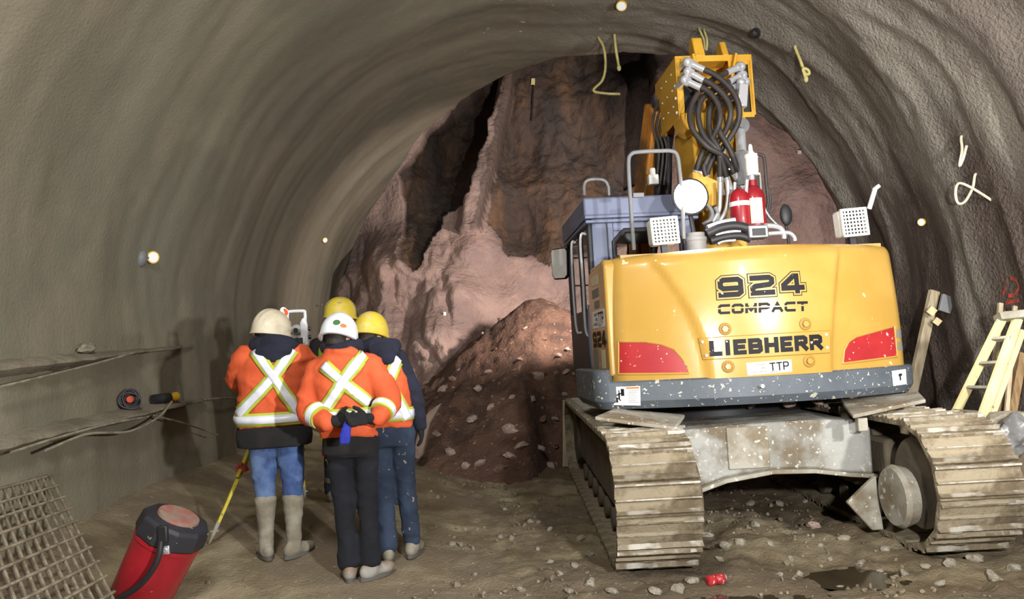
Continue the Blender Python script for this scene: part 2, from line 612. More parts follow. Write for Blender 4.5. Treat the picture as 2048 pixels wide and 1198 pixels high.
DARKCOL = wpoly([(1238, 90), (1246, 200), (1250, 380), (1296, 360), (1292, 190), (1296, 90)], 14.2)
PIL = [(at(1012, 120, 14.0), 0.22), (at(985, 260, 14.0), 0.24), (at(940, 470, 13.6), 0.2)]
def pillar_k(x, z):
    for (a, wa), (b, wb) in zip(PIL, PIL[1:]):
        if b.z <= z <= a.z or (z > a.z and a is PIL[0][0]):
            t = (a.z - z) / (a.z - b.z)
            xc = lerp(a.x, b.x, t) + 0.03 * n3(z * 1.5, 3, 3); w = lerp(wa, wb, max(0, t))
            return max(0.0, 1 - (abs(x - xc) / w) ** 6)
    return 0.0
NX, NZ = 330, 250
X0, X1, Z0, Z1 = -5.2, 5.6, -0.4, 7.4
gx = np.linspace(X0, X1, NX); gz = np.linspace(Z0, Z1, NZ)
vs, soilv, darkv = [], [], []
for j in range(NZ):
    for i in range(NX):
        x, z = gx[i], gz[j]
        w = 1.0 / (((ax_ - x) ** 2 + (az_ - z) ** 2) ** 1.5 + 0.02)
        D = float((w * ay_).sum() / w.sum())
        jx, jz = x + 0.10 * n3(x * 3, z * 3, 1), z + 0.10 * n3(x * 3, z * 3, 8) + 0.05 * n3(x * 9, z * 9, 2)
        soil = 0.0; dark = 0.0
        pk = pillar_k(x, z)
        cav = pip(CAV, jx, jz)
        if cav:
            soil = 1.0
            dx = sm(-2.0, -0.9, x)
            D += 0.35 + 1.0 * dx + 0.3 * fbm(x * 1.8, z * 1.8, 3, 4)
        if pip(SOIL, jx, jz):
            soil = 1.0
            D += 0.12 + 0.26 * fbm(x * 1.7, z * 0.9, 4, 5) + 0.03 * math.sin(x * 14 + 2 * n3(x, z, 1)) * sm(3.6, 4.8, z)
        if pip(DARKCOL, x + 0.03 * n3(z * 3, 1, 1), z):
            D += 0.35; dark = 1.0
        if pk > 0:
            D -= 0.75 * pk ** 0.4
            soil = 0.12 if jx < lerp(PIL[2][0].x, PIL[0][0].x, (z - PIL[2][0].z) / (PIL[0][0].z - PIL[2][0].z)) + 0.05 else 0.8
            D += 0.05 * fbm(x * 6, z * 1.5, 3, 3)
        # lumpy rock bench at the left foot
        mass = sm(-0.7, -1.1, x) * sm(4.2, 3.2, z)
        if not cav and soil == 0:
            D += mass * (0.75 * fbm(x * 1.5, z * 0.8, 6, 5) + 0.20 * (1 - abs(2 * n3(x * 2.2, z * 1.1, 4.4))) ** 3)
            D += 0.025 * fbm(x * 3, z * 3, 9, 3)
        D += 0.09 * fbm(x * 5, z * 5, 2, 4) * (0.3 if pk > 0 else 1.3 if soil else 0.25 + mass * 0.9)
        vs.append((x, D, z)); soilv.append(soil); darkv.append(dark)
fs = [(j * NX + i, j * NX + i + 1, (j + 1) * NX + i + 1, (j + 1) * NX + i) for j in range(NZ - 1) for i in range(NX - 1)]
mb = MB(); mb.v, mb.f = vs, fs
M_face = pm('face_ground', (176, 149, 137), (158, 134, 124), sc=1.6, rough=0.9, bump=1.0, bsc=9, bdist=0.06, c3=(150, 128, 120), sc3=1.0)
def face_nodes(m):
    nt = m.node_tree; N, L = nt.nodes, nt.links
    b = N['Principled BSDF']
    src = b.inputs['Base Color'].links[0].from_socket
    at_ = N.new('ShaderNodeAttribute'); at_.attribute_name = 'soil'
    tc = N.new('ShaderNodeTexCoord')
    mp = N.new('ShaderNodeMapping'); mp.inputs['Scale'].default_value = (1.6, 1, 0.7)
    L.new(tc.outputs['Object'], mp.inputs['Vector'])
    nz = N.new('ShaderNodeTexNoise'); nz.inputs['Scale'].default_value = 1.3; nz.inputs['Detail'].default_value = 8; nz.inputs['Roughness'].default_value = 0.65
    L.new(mp.outputs['Vector'], nz.inputs['Vector'])
    rp = N.new('ShaderNodeValToRGB')
    e = rp.color_ramp.elements
    e[0].position = 0.36; e[0].color = srgb(74, 66, 62)
    e[1].position = 0.66; e[1].color = srgb(118, 92, 70)
    x = e.new(0.52); x.color = srgb(92, 76, 65)
    L.new(nz.outputs['Fac'], rp.inputs['Fac'])
    mx = N.new('ShaderNodeMix'); mx.data_type = 'RGBA'
    L.new(at_.outputs['Fac'], mx.inputs['Factor']); L.new(src, mx.inputs[6]); L.new(rp.outputs['Color'], mx.inputs[7])
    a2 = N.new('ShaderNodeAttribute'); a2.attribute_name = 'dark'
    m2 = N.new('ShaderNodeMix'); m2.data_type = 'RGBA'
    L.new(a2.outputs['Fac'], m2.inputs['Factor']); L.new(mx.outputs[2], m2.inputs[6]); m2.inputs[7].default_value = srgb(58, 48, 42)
    L.new(m2.outputs[2], b.inputs['Base Color'])
face_nodes(M_face)
me = mb.mesh('wall_back')
for nm, arr in (('soil', soilv), ('dark', darkv)):
    a = me.attributes.new(nm, 'FLOAT', 'POINT'); a.data.foreach_set('value', arr)
WB = link('wall_back', me, M_face, angle=180)
tag(WB, kind='structure')
BV_BACK = bvh_of(WB)

# ------------------------------------------------------------------ muck pile
PKX, PKY, PKZ = 0.35, 11.4, 2.32
def pile_z(x, y):
    dx, dy = x - PKX, y - PKY
    r = math.hypot(dx * (0.92 if dx < 0 else 0.8), dy * 1.02)
    r = math.sqrt(r * r + 0.06) - 0.2
    z = PKZ - r * lerp(1.02, 0.88, sm(0, 2, r))
    z -= 1.2 * sm(0.05, 0.5, x) * sm(10.1, 9.6, y)
    z += 0.22 * fbm(x * 1.3, y * 1.3, 4, 4) * sm(0.1, 0.8, r)
    z += 0.16 * max(0, fbm(x * 4, y * 4, 7, 3)) * sm(0.15, 0.6, r) + 0.06 * max(0, n3(x * 8, y * 8, 2)) + 0.035 * fbm(x * 16, y * 16, 5, 2)
    return z
px_ = axis_pts(-2.6, 3.6, 0.032, 0.032); py_ = axis_pts(8.4, 13.2, 0.032, 0.07)
mb = MB()
mb.grid(lambda i, j: (px_[i], py_[j], max(pile_z(px_[i], py_[j]), -0.25)), len(px_), len(py_))
M_muck = pm('muck', (112, 84, 68), (78, 58, 48), sc=3.2, rough=0.95, bump=1.0, bsc=24, bdist=0.04, c3=(98, 72, 58), sc3=1.1, speck=[((158, 128, 110), 13, 0.645)])
PILE = mb.build('muck_pile', M_muck, angle=180)
tag(PILE, 'brown conical heap of excavated soil in front of the tunnel face', 'muck pile', kind='stuff')
BV_PILE = bvh_of(PILE)
BV_FLOOR = bvh_of(FL)
def drop(x, y, trees):
    z = None
    for t in trees:
        h = t.ray_cast(V((x, y, 9)), V((0, 0, -1)))
        if h[0] is not None and (z is None or h[0].z > z):
            z = h[0].z
    return z

# individual rocks
ROCKM = [rock_mesh(k, (1, 0.8 + 0.2 * (k % 2), 0.55 + 0.1 * (k % 3)), 2, 0.5) for k in range(6)]
M_rock = [pm('rock_pale', (184, 160, 146), (150, 128, 116), sc=4, rough=0.9, bump=0.4, bsc=20), pm('rock_grey', (150, 143, 128), (126, 117, 100), sc=4, rough=0.9, bump=0.4, bsc=20), pm('rock_brown', (128, 100, 84), (104, 80, 66), sc=4, rough=0.95, bump=0.5, bsc=20)]
for k, me in enumerate(ROCKM):
    me.shade_smooth(); me.set_sharp_from_angle(angle=math.radians(32))
RM = [[None] * 3 for _ in ROCKM]
for k, me in enumerate(ROCKM):
    for q in range(3):
        m2 = me.copy(); m2.materials.append(M_rock[q]); RM[k][q] = m2
def rock(x, y, r, q, label, group, trees, sink=0.25, k=None, sc=(1, 1, 1)):
    k = random.randrange(6) if k is None else k
    o = bpy.data.objects.new('rock', RM[k][q])
    COL.objects.link(o)
    z = drop(x, y, trees)
    o.location = (x, y, (z or 0) + r * (0.5 - sink))
    o.rotation_euler = (random.uniform(-.5, .5), random.uniform(-.5, .5), random.uniform(0, 6.3))
    o.scale = (r * sc[0], r * sc[1], r * sc[2])
    tag(o, label, 'rock', group)
    return o
PILE_ROCKS = [(1066, 748, .07), (1018, 862, .13), (1042, 895, .10), (1020, 915, .11), (1084, 748, .09), (1078, 756, .13), (1132, 745, .07), (1118, 712, .06), (1090, 680, .05), (975, 745, .07), (958, 780, .10), (944, 840, .1),
              (905, 760, .08), (885, 780, .08), (873, 870, .08), (1080, 900, .10), (1110, 895, .09), (1130, 790, .06), (1050, 658, .05), (965, 668, .04), (990, 700, .06), (1024, 795, .06), (982, 815, .07), (920, 690, .07), (1000, 640, .05), (1135, 700, .05), (1150, 750, .06), (1110, 840, .07), (1085, 840, .08), (960, 930, .1), (900, 905, .09), (930, 935, .09), (1000, 940, .1), (1100, 940, .1), (870, 830, .08), (1040, 720, .05), (1010, 760, .05), (1065, 800, .07)]
for i, (a, b, r) in enumerate(PILE_ROCKS):
    h = BV_PILE.ray_cast(CAM, ray(a, b))
    if h[0] is None:
        continue
    q = 0 if i % 4 else 2
    rock(h[0].x, h[0].y, r * 0.85, q, 'broken rock lump lying on the brown muck pile', 'broken rocks on the muck pile', [BV_PILE, BV_FLOOR], 0.3, sc=(1, .8, .8))

FLOOR_ROCKS = [(1630, 1055, .045, 'largest pale stone on the mud between the tracks'), (1690, 1078, .035, None), (1640, 1092, .02, None), (1415, 1075, .05, None), (1452, 1095, .05, None), (1480, 1088, .045, None), (1440, 1120, .03, None), (1385, 1165, .04, None), (1355, 1180, .04, None),
               (1150, 1133, .03, None), (1120, 1150, .03, None), (1180, 1170, .03, None), (1100, 1125, .025, None), (1225, 1185, .035, None), (1075, 1100, .025, None), (1140, 1185, .03, None), (1010, 1020, .03, None), (1040, 1180, .02, None), (950, 1150, .02, None), (905, 1090, .03, None), (930, 1060, .025, None), (1310, 1185, .04, None),
               (1720, 1130, .03, None), (1760, 1145, .025, None), (1810, 1150, .03, None), (1850, 1135, .03, None), (1900, 1130, .045, None), (1950, 1120, .05, None), (2000, 1080, .05, None), (2030, 1140, .04, None), (1990, 1160, .05, None), (1880, 1170, .03, None), (1580, 1120, .025, None), (1540, 1090, .03, None), (1600, 1150, .03, None), (1680, 1180, .03, None), (1560, 1150, .02, None), (1510, 1050, .04, None), (1560, 1010, .04, None), (1500, 1010, .05, None), (1610, 1005, .03, None), (1770, 1100, .03, None), (2010, 1010, .05, None), (2035, 990, .04, None), (1660, 1120, .02, None), (1100, 1060, .03, None), (1060, 1045, .03, None), (1000, 1075, .025, None), (1160, 1080, .04, None), (1180, 1110, .035, None)]
for i, (a, b, r, lab) in enumerate(FLOOR_ROCKS):
    h = BV_FLOOR.ray_cast(CAM, ray(a, b))
    rock(h[0].x, h[0].y, r * 1.3 if lab else r, 0 if lab else 1, lab or 'loose grey stone half sunk in the muddy floor', None if lab else 'loose stones on the muddy floor', [BV_FLOOR], 0.28, k=i % 6)

# uncountable gravel
mb = MB()
ico = rock_mesh(3, (1, .85, .6), 1, .5)
iv = [v.co.copy() for v in ico.vertices]; ifs = [tuple(p.vertices) for p in ico.polygons]
for k in range(2600):
    if k < 1900:
        y = 2.9 + 5.2 * random.random() ** 1.6
        x = random.uniform(-0.7, 3.55) if random.random() < 0.93 else random.uniform(-2.4, -.6)
    else:
        y = random.uniform(7, 9.8); x = random.uniform(-1.4, 3.4)
    if n3(x * 1.2, y * 1.2, 5) < -0.12 or (x > 3.05 and y > 4.6):
        continue
    if (0.45 < x < 1.2 or 2.4 < x < 3.2) and 4.6 < y < 9.6:
        continue
    if y > 8.3 and pile_z(x, y) > floor_z(x, y) - 0.04 or any(abs(x - a) < .33 and abs(y - b) < .33 for a, b in ((-1.74, 5.5), (-1.07, 5.05), (-.87, 5.45), (-1.6, 7.0))):
        continue
    z = floor_z(x, y)
    r = random.uniform(.006, .02) * (1.6 if random.random() < .12 else 1)
    R = Euler((random.uniform(0, 6), random.uniform(0, 6), random.uniform(0, 6))).to_matrix()
    mb.add([V((x, y, z + r * .25)) + R @ (c * r) for c in iv], ifs)
o = mb.build('gravel', pm('gravel', (134, 123, 103), (96, 85, 68), sc=3, rough=0.9), angle=30)
tag(o, 'small gravel strewn over the muddy tunnel floor', 'gravel', kind='stuff')
# ------------------------------------------------------------------ excavator frames
XC = V((1.82, 7.0, 0.0))
XH = math.radians(4)
UM = Matrix.Translation(XC) @ Matrix.Rotation(XH, 4, 'Z')
UI = UM.inverted()
TM = Matrix.Rotation(math.radians(-4), 4, 'Z')      # undercarriage turned against the house
def UL(px, py, yl, M=None):
    """pixel -> point of the excavator frame on its plane y = yl"""
    Mi = (UM if M is None else UM @ M).inverted()
    o = Mi @ CAM
    d = Mi.to_3x3() @ ray(px, py)
    return o + d * ((yl - o.y) / d.y)
# ------------------------------------------------------------------ excavator materials
M_yel = pm('machine_yellow', (178, 141, 70), (169, 132, 61), sc=1.5, rough=0.27, coat=0.25, spec=0.35, speck=[((206, 190, 150), 9, 0.70)], bump=0.02, bsc=60)
M_yel_in = pm('boom_yellow', (214, 164, 54), (198, 146, 44), sc=3, rough=0.4)
M_grey = pm('skirt_grey', (84, 90, 96), (72, 78, 84), sc=2, rough=0.55, speck=[((196, 192, 178), 30, 0.645), ((182, 176, 160), 11, 0.645)], bump=0.15, bsc=40)
M_red = pm('reflector_red', (160, 40, 42), (150, 36, 40), sc=3, rough=0.4, speck=[((214, 188, 172), 24, 0.655)])
M_blk = pm('decal_black', (26, 24, 28), rough=0.5, spec=0.15)
M_blks = pm('lettering_black', (28, 26, 30), rough=0.5, spec=0.15, speck=[((196, 186, 160), 20, 0.66)])
M_white = pm('sticker_white', (226, 224, 220), rough=0.5, speck=[((190, 182, 166), 14, 0.7)])
M_gtext = pm('decal_grey', (120, 118, 112), rough=0.6)
M_orange = pm('decal_orange', (222, 110, 40), rough=0.5)
M_cab = pm('cab_blue_grey', (112, 118, 142), (100, 106, 130), sc=2, rough=0.5, bump=0.03, bsc=40)
M_dark = pm('dark_plastic', (34, 33, 36), (42, 40, 42), sc=3, rough=0.5)
M_hose = pm('hose_rubber', (46, 41, 40), (56, 50, 47), sc=8, rough=0.55)
M_chrome = pm('chrome', (214, 214, 218), rough=0.22, metal=0.55)
M_steel = pm('steel_grey', (140, 140, 140), (120, 120, 120), sc=4, rough=0.4, metal=0.6)
M_gpaint = pm('grey_paint', (122, 122, 122), (108, 108, 110), sc=4, rough=0.55)
M_glass = pm('cab_glass', (235, 238, 240), rough=0.03, trans=1.0, ior=1.02, spec=0.3)
M_tred = pm('tank_red', (150, 26, 36), (132, 22, 32), sc=3, rough=0.35, coat=0.3)
M_cream = pm('label_cream', (208, 198, 168), rough=0.6)
M_lampw = pm('lamp_white', (232, 230, 224), (214, 212, 204), sc=6, rough=0.5)
M_lens = pm('lens_dark', (52, 52, 54), rough=0.2, spec=0.7)
M_track = pm('track_mud', (116, 102, 79), (88, 76, 58), sc=7, rough=0.9, bump=0.9, bsc=26, bdist=0.016, c3=(136, 124, 102), sc3=5)
M_trackw = pm('track_worn', (166, 160, 148), (112, 100, 80), sc=9, rough=0.55, metal=0.2, bump=0.3, bsc=40)
M_frame = pm('undercarriage', (132, 130, 122), (100, 88, 70), sc=3.4, rough=0.85, bump=0.4, bsc=26, bdist=0.01, c3=(150, 149, 142), sc3=2.2, speck=[((172, 169, 160), 34, 0.62)])
M_frdark = pm('undercarriage_mud', (92, 82, 66), (74, 66, 54), sc=4, rough=0.9, bump=0.5, bsc=26)
M_plate = pm('plate_pale', (152, 147, 134), (128, 120, 104), sc=4, rough=0.85, c3=(116, 104, 84), sc3=3, speck=[((186, 182, 172), 20, 0.62)], bump=0.3, bsc=30)
M_dust = pm('hood_dust', (152, 136, 112), (170, 140, 78), sc=4, rough=0.8)

EX = empty('excavator', XC, XH)
tag(EX, 'yellow crawler excavator with grey rear skirt standing on muddy tracks', 'excavator')
def part(mb, name, m, parent=None, **k):
    return mb.build(name, m, EX if parent is None else parent, **k)

# ------------------------------------------------------------------ undercarriage (built in its own frame TM)
TY, TRD, TXC, TWD = 1.90, 0.405, 0.99, 0.53
SHOE_N = 48
PER = 2 * 2 * TY + 2 * PI * TRD
def track_pt(t):
    t = t % PER
    if t < 2 * TY:
        return V((0, -TY + t, 2 * TRD)), V((0, 0, 1))
    t -= 2 * TY
    if t < PI * TRD:
        a = t / TRD
        return V((0, TY + TRD * math.sin(a), TRD + TRD * math.cos(a))), V((0, math.sin(a), math.cos(a)))
    t -= PI * TRD
    if t < 2 * TY:
        return V((0, TY - t, 0)), V((0, 0, -1))
    t -= 2 * TY
    a = t / TRD
    return V((0, -TY - TRD * math.sin(a), TRD - TRD * math.cos(a))), V((0, -math.sin(a), -math.cos(a)))
def shoe_mesh(seed):
    mb = MB()
    pw = PER / SHOE_N
    w = TWD / 2
    # profile along y (travel): plate with three grouser bars, bumped mud between
    ys = [-.5, -.44, -.40, -.30, -.12, -.06, -.02, .02, .06, .3, .36, .40, .46, .5]
    hs = [.012, .012, .040, .012, .010, .010, .026, .026, .010, .010, .012, .034, .034, .010]
    nx = 15
    def top(i, j):
        x = -w + 2 * w * i / (nx - 1)
        y = ys[j] * pw * 0.99
        h = hs[j]
        if h < .02:
            h += 0.022 * max(0, n3(x * 9 + seed * 3, y * 14, seed)) + 0.004 * n3(x * 40, y * 40, seed)
        else:
            h += 0.004 * n3(x * 14, seed, 2)
        e = 0.008 * n3(x * 3, seed * 1.7, j * 0.8)
        return (x + (e if i in (0, nx - 1) else 0), y, h)
    mb.grid(top, nx, len(ys))
    k = len(mb.v)
    mb.grid(lambda i, j: (-w + 2 * w * i / (nx - 1), ys[j] * pw * 0.99, -0.02), nx, len(ys), flip=True)
    ny = len(ys)
    for i in range(nx - 1):
        for j in (0, ny - 1):
            a, b = j * nx + i, j * nx + i + 1
            mb.f.append((a, k + a, k + b, b) if j == 0 else (a, b, k + b, k + a))
    for j in range(ny - 1):
        for i in (0, nx - 1):
            a, b = j * nx + i, (j + 1) * nx + i
            mb.f.append((a, b, k + b, k + a) if i == 0 else (b, a, k + a, k + b))
    me = mb.mesh('track_shoe')
    me.materials.append(M_track); me.materials.append(M_trackw)
    for p in me.polygons:
        z = sum(me.vertices[v].co.z for v in p.vertices) / len(p.vertices)
        if z > 0.024:
            p.material_index = 1
    me.shade_smooth(); me.set_sharp_from_angle(angle=math.radians(35))
    return me
SHOES = [shoe_mesh(k) for k in range(5)]
def crawler(side):
    tr = bpy.data.objects.new('crawler_track', None)
    COL.objects.link(tr)
    tr.parent = EX
    tr.matrix_local = TM @ Matrix.Translation((side * TXC, 0, 0.045))
    for k in range(SHOE_N):
        p, n = track_pt((k + 0.3) * PER / SHOE_N)
        o = bpy.data.objects.new('track_shoe', SHOES[(k * 7 + (side > 0)) % 5])
        COL.objects.link(o)
        o.parent = tr
        x = V((1, 0, 0)); y = n.cross(x)
        o.matrix_local = Matrix(((x.x, y.x, n.x, p.x), (x.y, y.y, n.y, p.y), (x.z, y.z, n.z, p.z), (0, 0, 0, 1)))
    mb = MB()
    mb.box((0, 0, 0.43), (0.30, 2.9, 0.42))
    mb.box((0, 0, 0.66), (0.22, 2.4, 0.1))
    mb.box((-side * 0.2, 0, 0.40), (0.06, 2.6, 0.3))
    part(mb, 'track_frame', M_frdark, tr, bevel=0.03)
    for yy in (-TY, TY):
        mb = MB()
        mb.lathe([(0.05, -.17), (0.30, -.17), (0.30, -.06), (0.38, -.06), (0.38, .06), (0.30, .06), (0.30, .17), (0.05, .17)], (0, yy, TRD), (1, 0, 0), 32)
        part(mb, 'idler_wheel' if yy < 0 else 'drive_sprocket', M_frdark, tr)
    for k in range(6):
        mb = MB()
        mb.lathe([(0.03, -.16), (0.085, -.16), (0.085, -.1), (0.065, -.08), (0.065, .08), (0.085, .1), (0.085, .16), (0.03, .16)], (0, -1.15 + 0.46 * k, 0.115), (1, 0, 0), 16)
        part(mb, 'track_roller', M_frdark, tr)
    return tr
TRK_L = crawler(-1)
TRK_R = crawler(1)

def upart(mb, name, m, **k):
    return part(mb.xf(TM), name, m, **k)
# car body: arched cross beam between the tracks
arch = [(-0.74, 0.34), (-0.60, 0.39), (-0.35, 0.47), (0.0, 0.51), (0.3, 0.50), (0.55, 0.46), (0.74, 0.44), (0.75, 0.78), (0.62, 0.84), (0.3, 0.855), (-0.3, 0.845), (-0.62, 0.83), (-0.75, 0.78)]
mb = MB()
mb.prism(arch, (0, -1.45, 0), (1, 0, 0), (0, 0, 1), (0, 2.4, 0))
upart(mb, 'car_body', M_frame, bevel=0.02)
mb = MB()
mb.prism([(-0.75, 0.31), (-0.60, 0.36), (-0.34, 0.44), (0, 0.485), (0.3, 0.475), (0.56, 0.435), (0.75, 0.415), (0.75, 0.445), (0.56, 0.465), (0.3, 0.505), (0, 0.515), (-0.34, 0.47), (-0.60, 0.39), (-0.75, 0.34)], (0, -1.50, 0), (1, 0, 0), (0, 0, 1), (0, 0.12, 0))
upart(mb, 'beam_flange', M_plate, bevel=0.006)
mb = MB()
mb.box((-0.16, -1.455, 0.68), (0.30, 0.02, 0.30))
upart(mb, 'weld_plate', M_plate, bevel=0.006)
# gusset and idler guard on the inner side of the right track
mb = MB()
mb.prism([(-0.06, 0.26), (0.16, 0.44), (0.18, 0.06), (0.1, 0.06)], (0.52, -1.62, 0.02), (1, 0, 0), (0, 0, 1), (0, 0.05, 0))
upart(mb, 'gusset_plate', M_plate, bevel=0.01)
mb = MB()
mb.lathe([(0.02, 0), (0.19, 0), (0.21, 0.03), (0.19, 0.10), (0.02, 0.10)], (0.66, -1.86, 0.36), (1, 0, 0), 30)
upart(mb, 'idler_guard', M_plate)
mb = MB()
mb.lathe([(0.02, 0), (0.27, 0), (0.29, -0.03), (0.27, -0.06), (0.02, -0.06)], (-0.66, -1.82, 0.43), (1, 0, 0), 30)
upart(mb, 'idler_guard', M_frdark)
# slewing ring
mb = MB()
mb.lathe([(0.4, 0.80), (0.74, 0.80), (0.74, 0.93), (0.68, 0.93), (0.68, 1.06), (0.4, 1.06)], n=56)
part(mb, 'slewing_ring', M_dark)
mb = MB()
for k in range(60):
    a = 2 * PI * k / 60
    mb.cyl((0.695 * math.cos(a), 0.695 * math.sin(a), 1.0), (0.695 * math.cos(a), 0.695 * math.sin(a), 1.045), 0.014, n=6)
part(mb, 'ring_bolts', M_gpaint)
# step plates over the tracks
def step(px, yl, leg_px):
    pts = [UL(a, b, y) for (a, b), y in zip(px, yl)]
    mb = MB()
    up = V((0, 0, 0.028))
    mb.add(pts + [p + up for p in pts], [(3, 2, 1, 0), (4, 5, 6, 7), (0, 1, 5, 4), (1, 2, 6, 5), (2, 3, 7, 6), (3, 0, 4, 7)])
    st = part(mb, 'step_plate', M_plate, bevel=0.008)
    for a, b, y, h in leg_px:
        mb = MB()
        q = UL(a, b, y)
        mb.box(q - V((0, 0, h / 2)), (0.07, 0.05, h))
        part(mb, 'step_bracket', M_plate, st, bevel=0.006)
step([(1190, 841), (1352, 862), (1370, 836), (1228, 824)], (-1.70, -1.70, -1.20, -1.20), [(1350, 860, -1.66, 0.10), (1360, 850, -1.25, 0.10)])
step([(1706, 838), (1852, 806), (1838, 790), (1680, 806)], (-1.75, -1.75, -1.20, -1.20), [(1722, 836, -1.72, 0.09), (1688, 812, -1.25, 0.12)])

# ------------------------------------------------------------------ house: counterweight surface
CWW = 1.17
def cw_y(u):
    return -1.49 + 0.26 * (u / 1.1) ** 2
def seam(u, v):
    """relief of the moulded middle field"""
    t = max(0.0, (v - 1.2) / 0.95)
    ul = -0.50 - 0.38 * t ** 1.9
    ur = 0.40 + 0.20 * t ** 1.6
    return 0.028 * sm(ul - 0.04, ul + 0.01, u) * (1 - sm(ur - 0.01, ur + 0.03, u))
ZB, ZT = 1.195, 2.15
def cw_S(u, v, off=0.0):
    top = max(0.0, (v - (ZT - 0.09)) / 0.09)
    inset = 0.07 * (1 - math.sqrt(max(0, 1 - min(1, top) ** 2))) + 0.05 * (max(0, v - 1.4) / 0.75) ** 2
    e = max(0.0, (abs(u) - (CWW - 0.11)) / 0.11)
    rnd = 0.12 * (1 - math.sqrt(max(0.0, 1 - min(1, e) ** 2)))
    y = cw_y(u) + inset + rnd - seam(u, v) * (1 - min(1, top)) - off
    uu = u * (1 - 0.02 * max(0, v - 1.5))
    return V((uu, y, v + 0.02 * (1 - (u / CWW) ** 2) * sm(1.7, ZT, v)))
def cw_uv(px, py):
    y = -1.42
    for _ in range(12):
        q = UL(px, py, y)
        y = cw_S(max(-CWW, min(CWW, q.x / (1 - 0.02 * max(0, q.z - 1.5)))), q.z).y
    v = q.z - 0.02 * (1 - (q.x / CWW) ** 2) * sm(1.7, ZT, q.z)
    return (q.x / (1 - 0.02 * max(0, v - 1.5)), v)
us = sorted(set([-CWW + 2 * CWW * i / 110 for i in range(111)] + [s * (CWW - 0.11 + 0.11 * k / 8) for s in (-1, 1) for k in range(9)]))
vz = [ZB + (ZT - 0.09 - ZB) * j / 34 for j in range(34)] + [ZT - 0.09 + 0.09 * math.sin(k / 8 * PI / 2) for k in range(9)]
mb = MB()
nu_, nv_ = len(us), len(vz)
mb.grid(lambda i, j: cw_S(us[i], vz[j]), nu_, nv_)
# close it: roof, floor, front
b0 = len(mb.v)
for i in range(nu_):
    p = cw_S(us[i], ZT); mb.v.append((p.x, -0.42, p.z - 0.0))
for i in range(nu_):
    mb.v.append((us[i], -0.42, ZB))
for i in range(nu_ - 1):
    t = (nv_ - 1) * nu_ + i
    mb.f.append((t, t + 1, b0 + i + 1, b0 + i))
    mb.f.append((b0 + i, b0 + i + 1, b0 + nu_ + i + 1, b0 + nu_ + i))
    mb.f.append((b0 + nu_ + i, b0 + nu_ + i + 1, i + 1, i))
mb.f.append(tuple([j * nu_ for j in range(nv_)] + [b0, b0 + nu_]))
mb.f.append(tuple([j * nu_ + nu_ - 1 for j in range(nv_ - 1, -1, -1)] + [b0 + nu_ + nu_ - 1, b0 + nu_ - 1]))
CW = part(mb, 'counterweight', M_yel, angle=50)
# dusty top of the hood
mb = MB()
mb.box((0, -0.80, ZT + 0.008), (2.1, 0.72, 0.03))
part(mb, 'hood_lid', M_dust, bevel=0.004)

# grey skirt below, following the same curve and wrapping along the left side
def skirt_prof(o, zt, zb):
    return [(o - 0.02, zt), (o, zt - 0.01), (o, zb + 0.05), (o - 0.035, zb)]
def skirt():
    mb = MB()
    path = []
    for k in range(14):
        path.append((V((-1.27 - 0.01 * k / 13, -0.20 - 0.87 * k / 13, 0)), V((-1, 0, 0))))
    for k in range(8):
        a = PI + (k + 1) / 9 * (PI / 2 - 0.2)
        path.append((V((-1.15 + 0.13 * math.cos(a), -1.08 + 0.13 * math.sin(a), 0)), V((math.cos(a), math.sin(a), 0))))
    for k in range(41):
        u = -1.13 + 2.27 * k / 40
        d = V((1, 2 * 0.26 * u / 1.21, 0)).normalized()
        path.append((V((u, cw_y(u) + 0.01, 0)), V((d.y, -d.x, 0))))
    path.append((V((1.20, -1.12, 0)), V((1, 0, 0))))
    path.append((V((1.20, -0.5, 0)), V((1, 0, 0))))
    n = len(path)
    for p, nn in path:
        f = sm(-1.15, -0.2, p.x) * 0 + 1
        zt = ZB + 0.01 + (0.09 * sm(-1.0, -1.19, p.x) if p.y > -1.2 else 0)
        for o, z in ((-0.12, zt - 0.005), (0.015, zt), (0.035, zt - 0.012), (0.035, 1.055), (-0.01, 0.995), (-0.3, 0.99)):
            q = p + nn * o
            mb.v.append((q.x, q.y, z))
    for i in range(n - 1):
        for j in range(5):
            a = i * 6 + j
            mb.f.append((a, a + 1, a + 7, a + 6))
    mb.f.append(tuple(range(5, -1, -1)))
    mb.f.append(tuple((n - 1) * 6 + j for j in range(6)))
    return mb
SKIRT = part(skirt(), 'rear_skirt', M_grey, angle=30)
def sk_S(u, v, off):
    return V((u, cw_y(u) + 0.01 - 0.035 - 0.009 * sm(0.5, 1.0, abs(u)) - off, v))
mb = MB()
q = UL(1524, 772, -1.53)
mb.cyl((q.x, cw_y(q.x) - 0.06, q.z), (q.x, cw_y(q.x), q.z), 0.014)
part(mb, 'skirt_bolt', M_lampw)

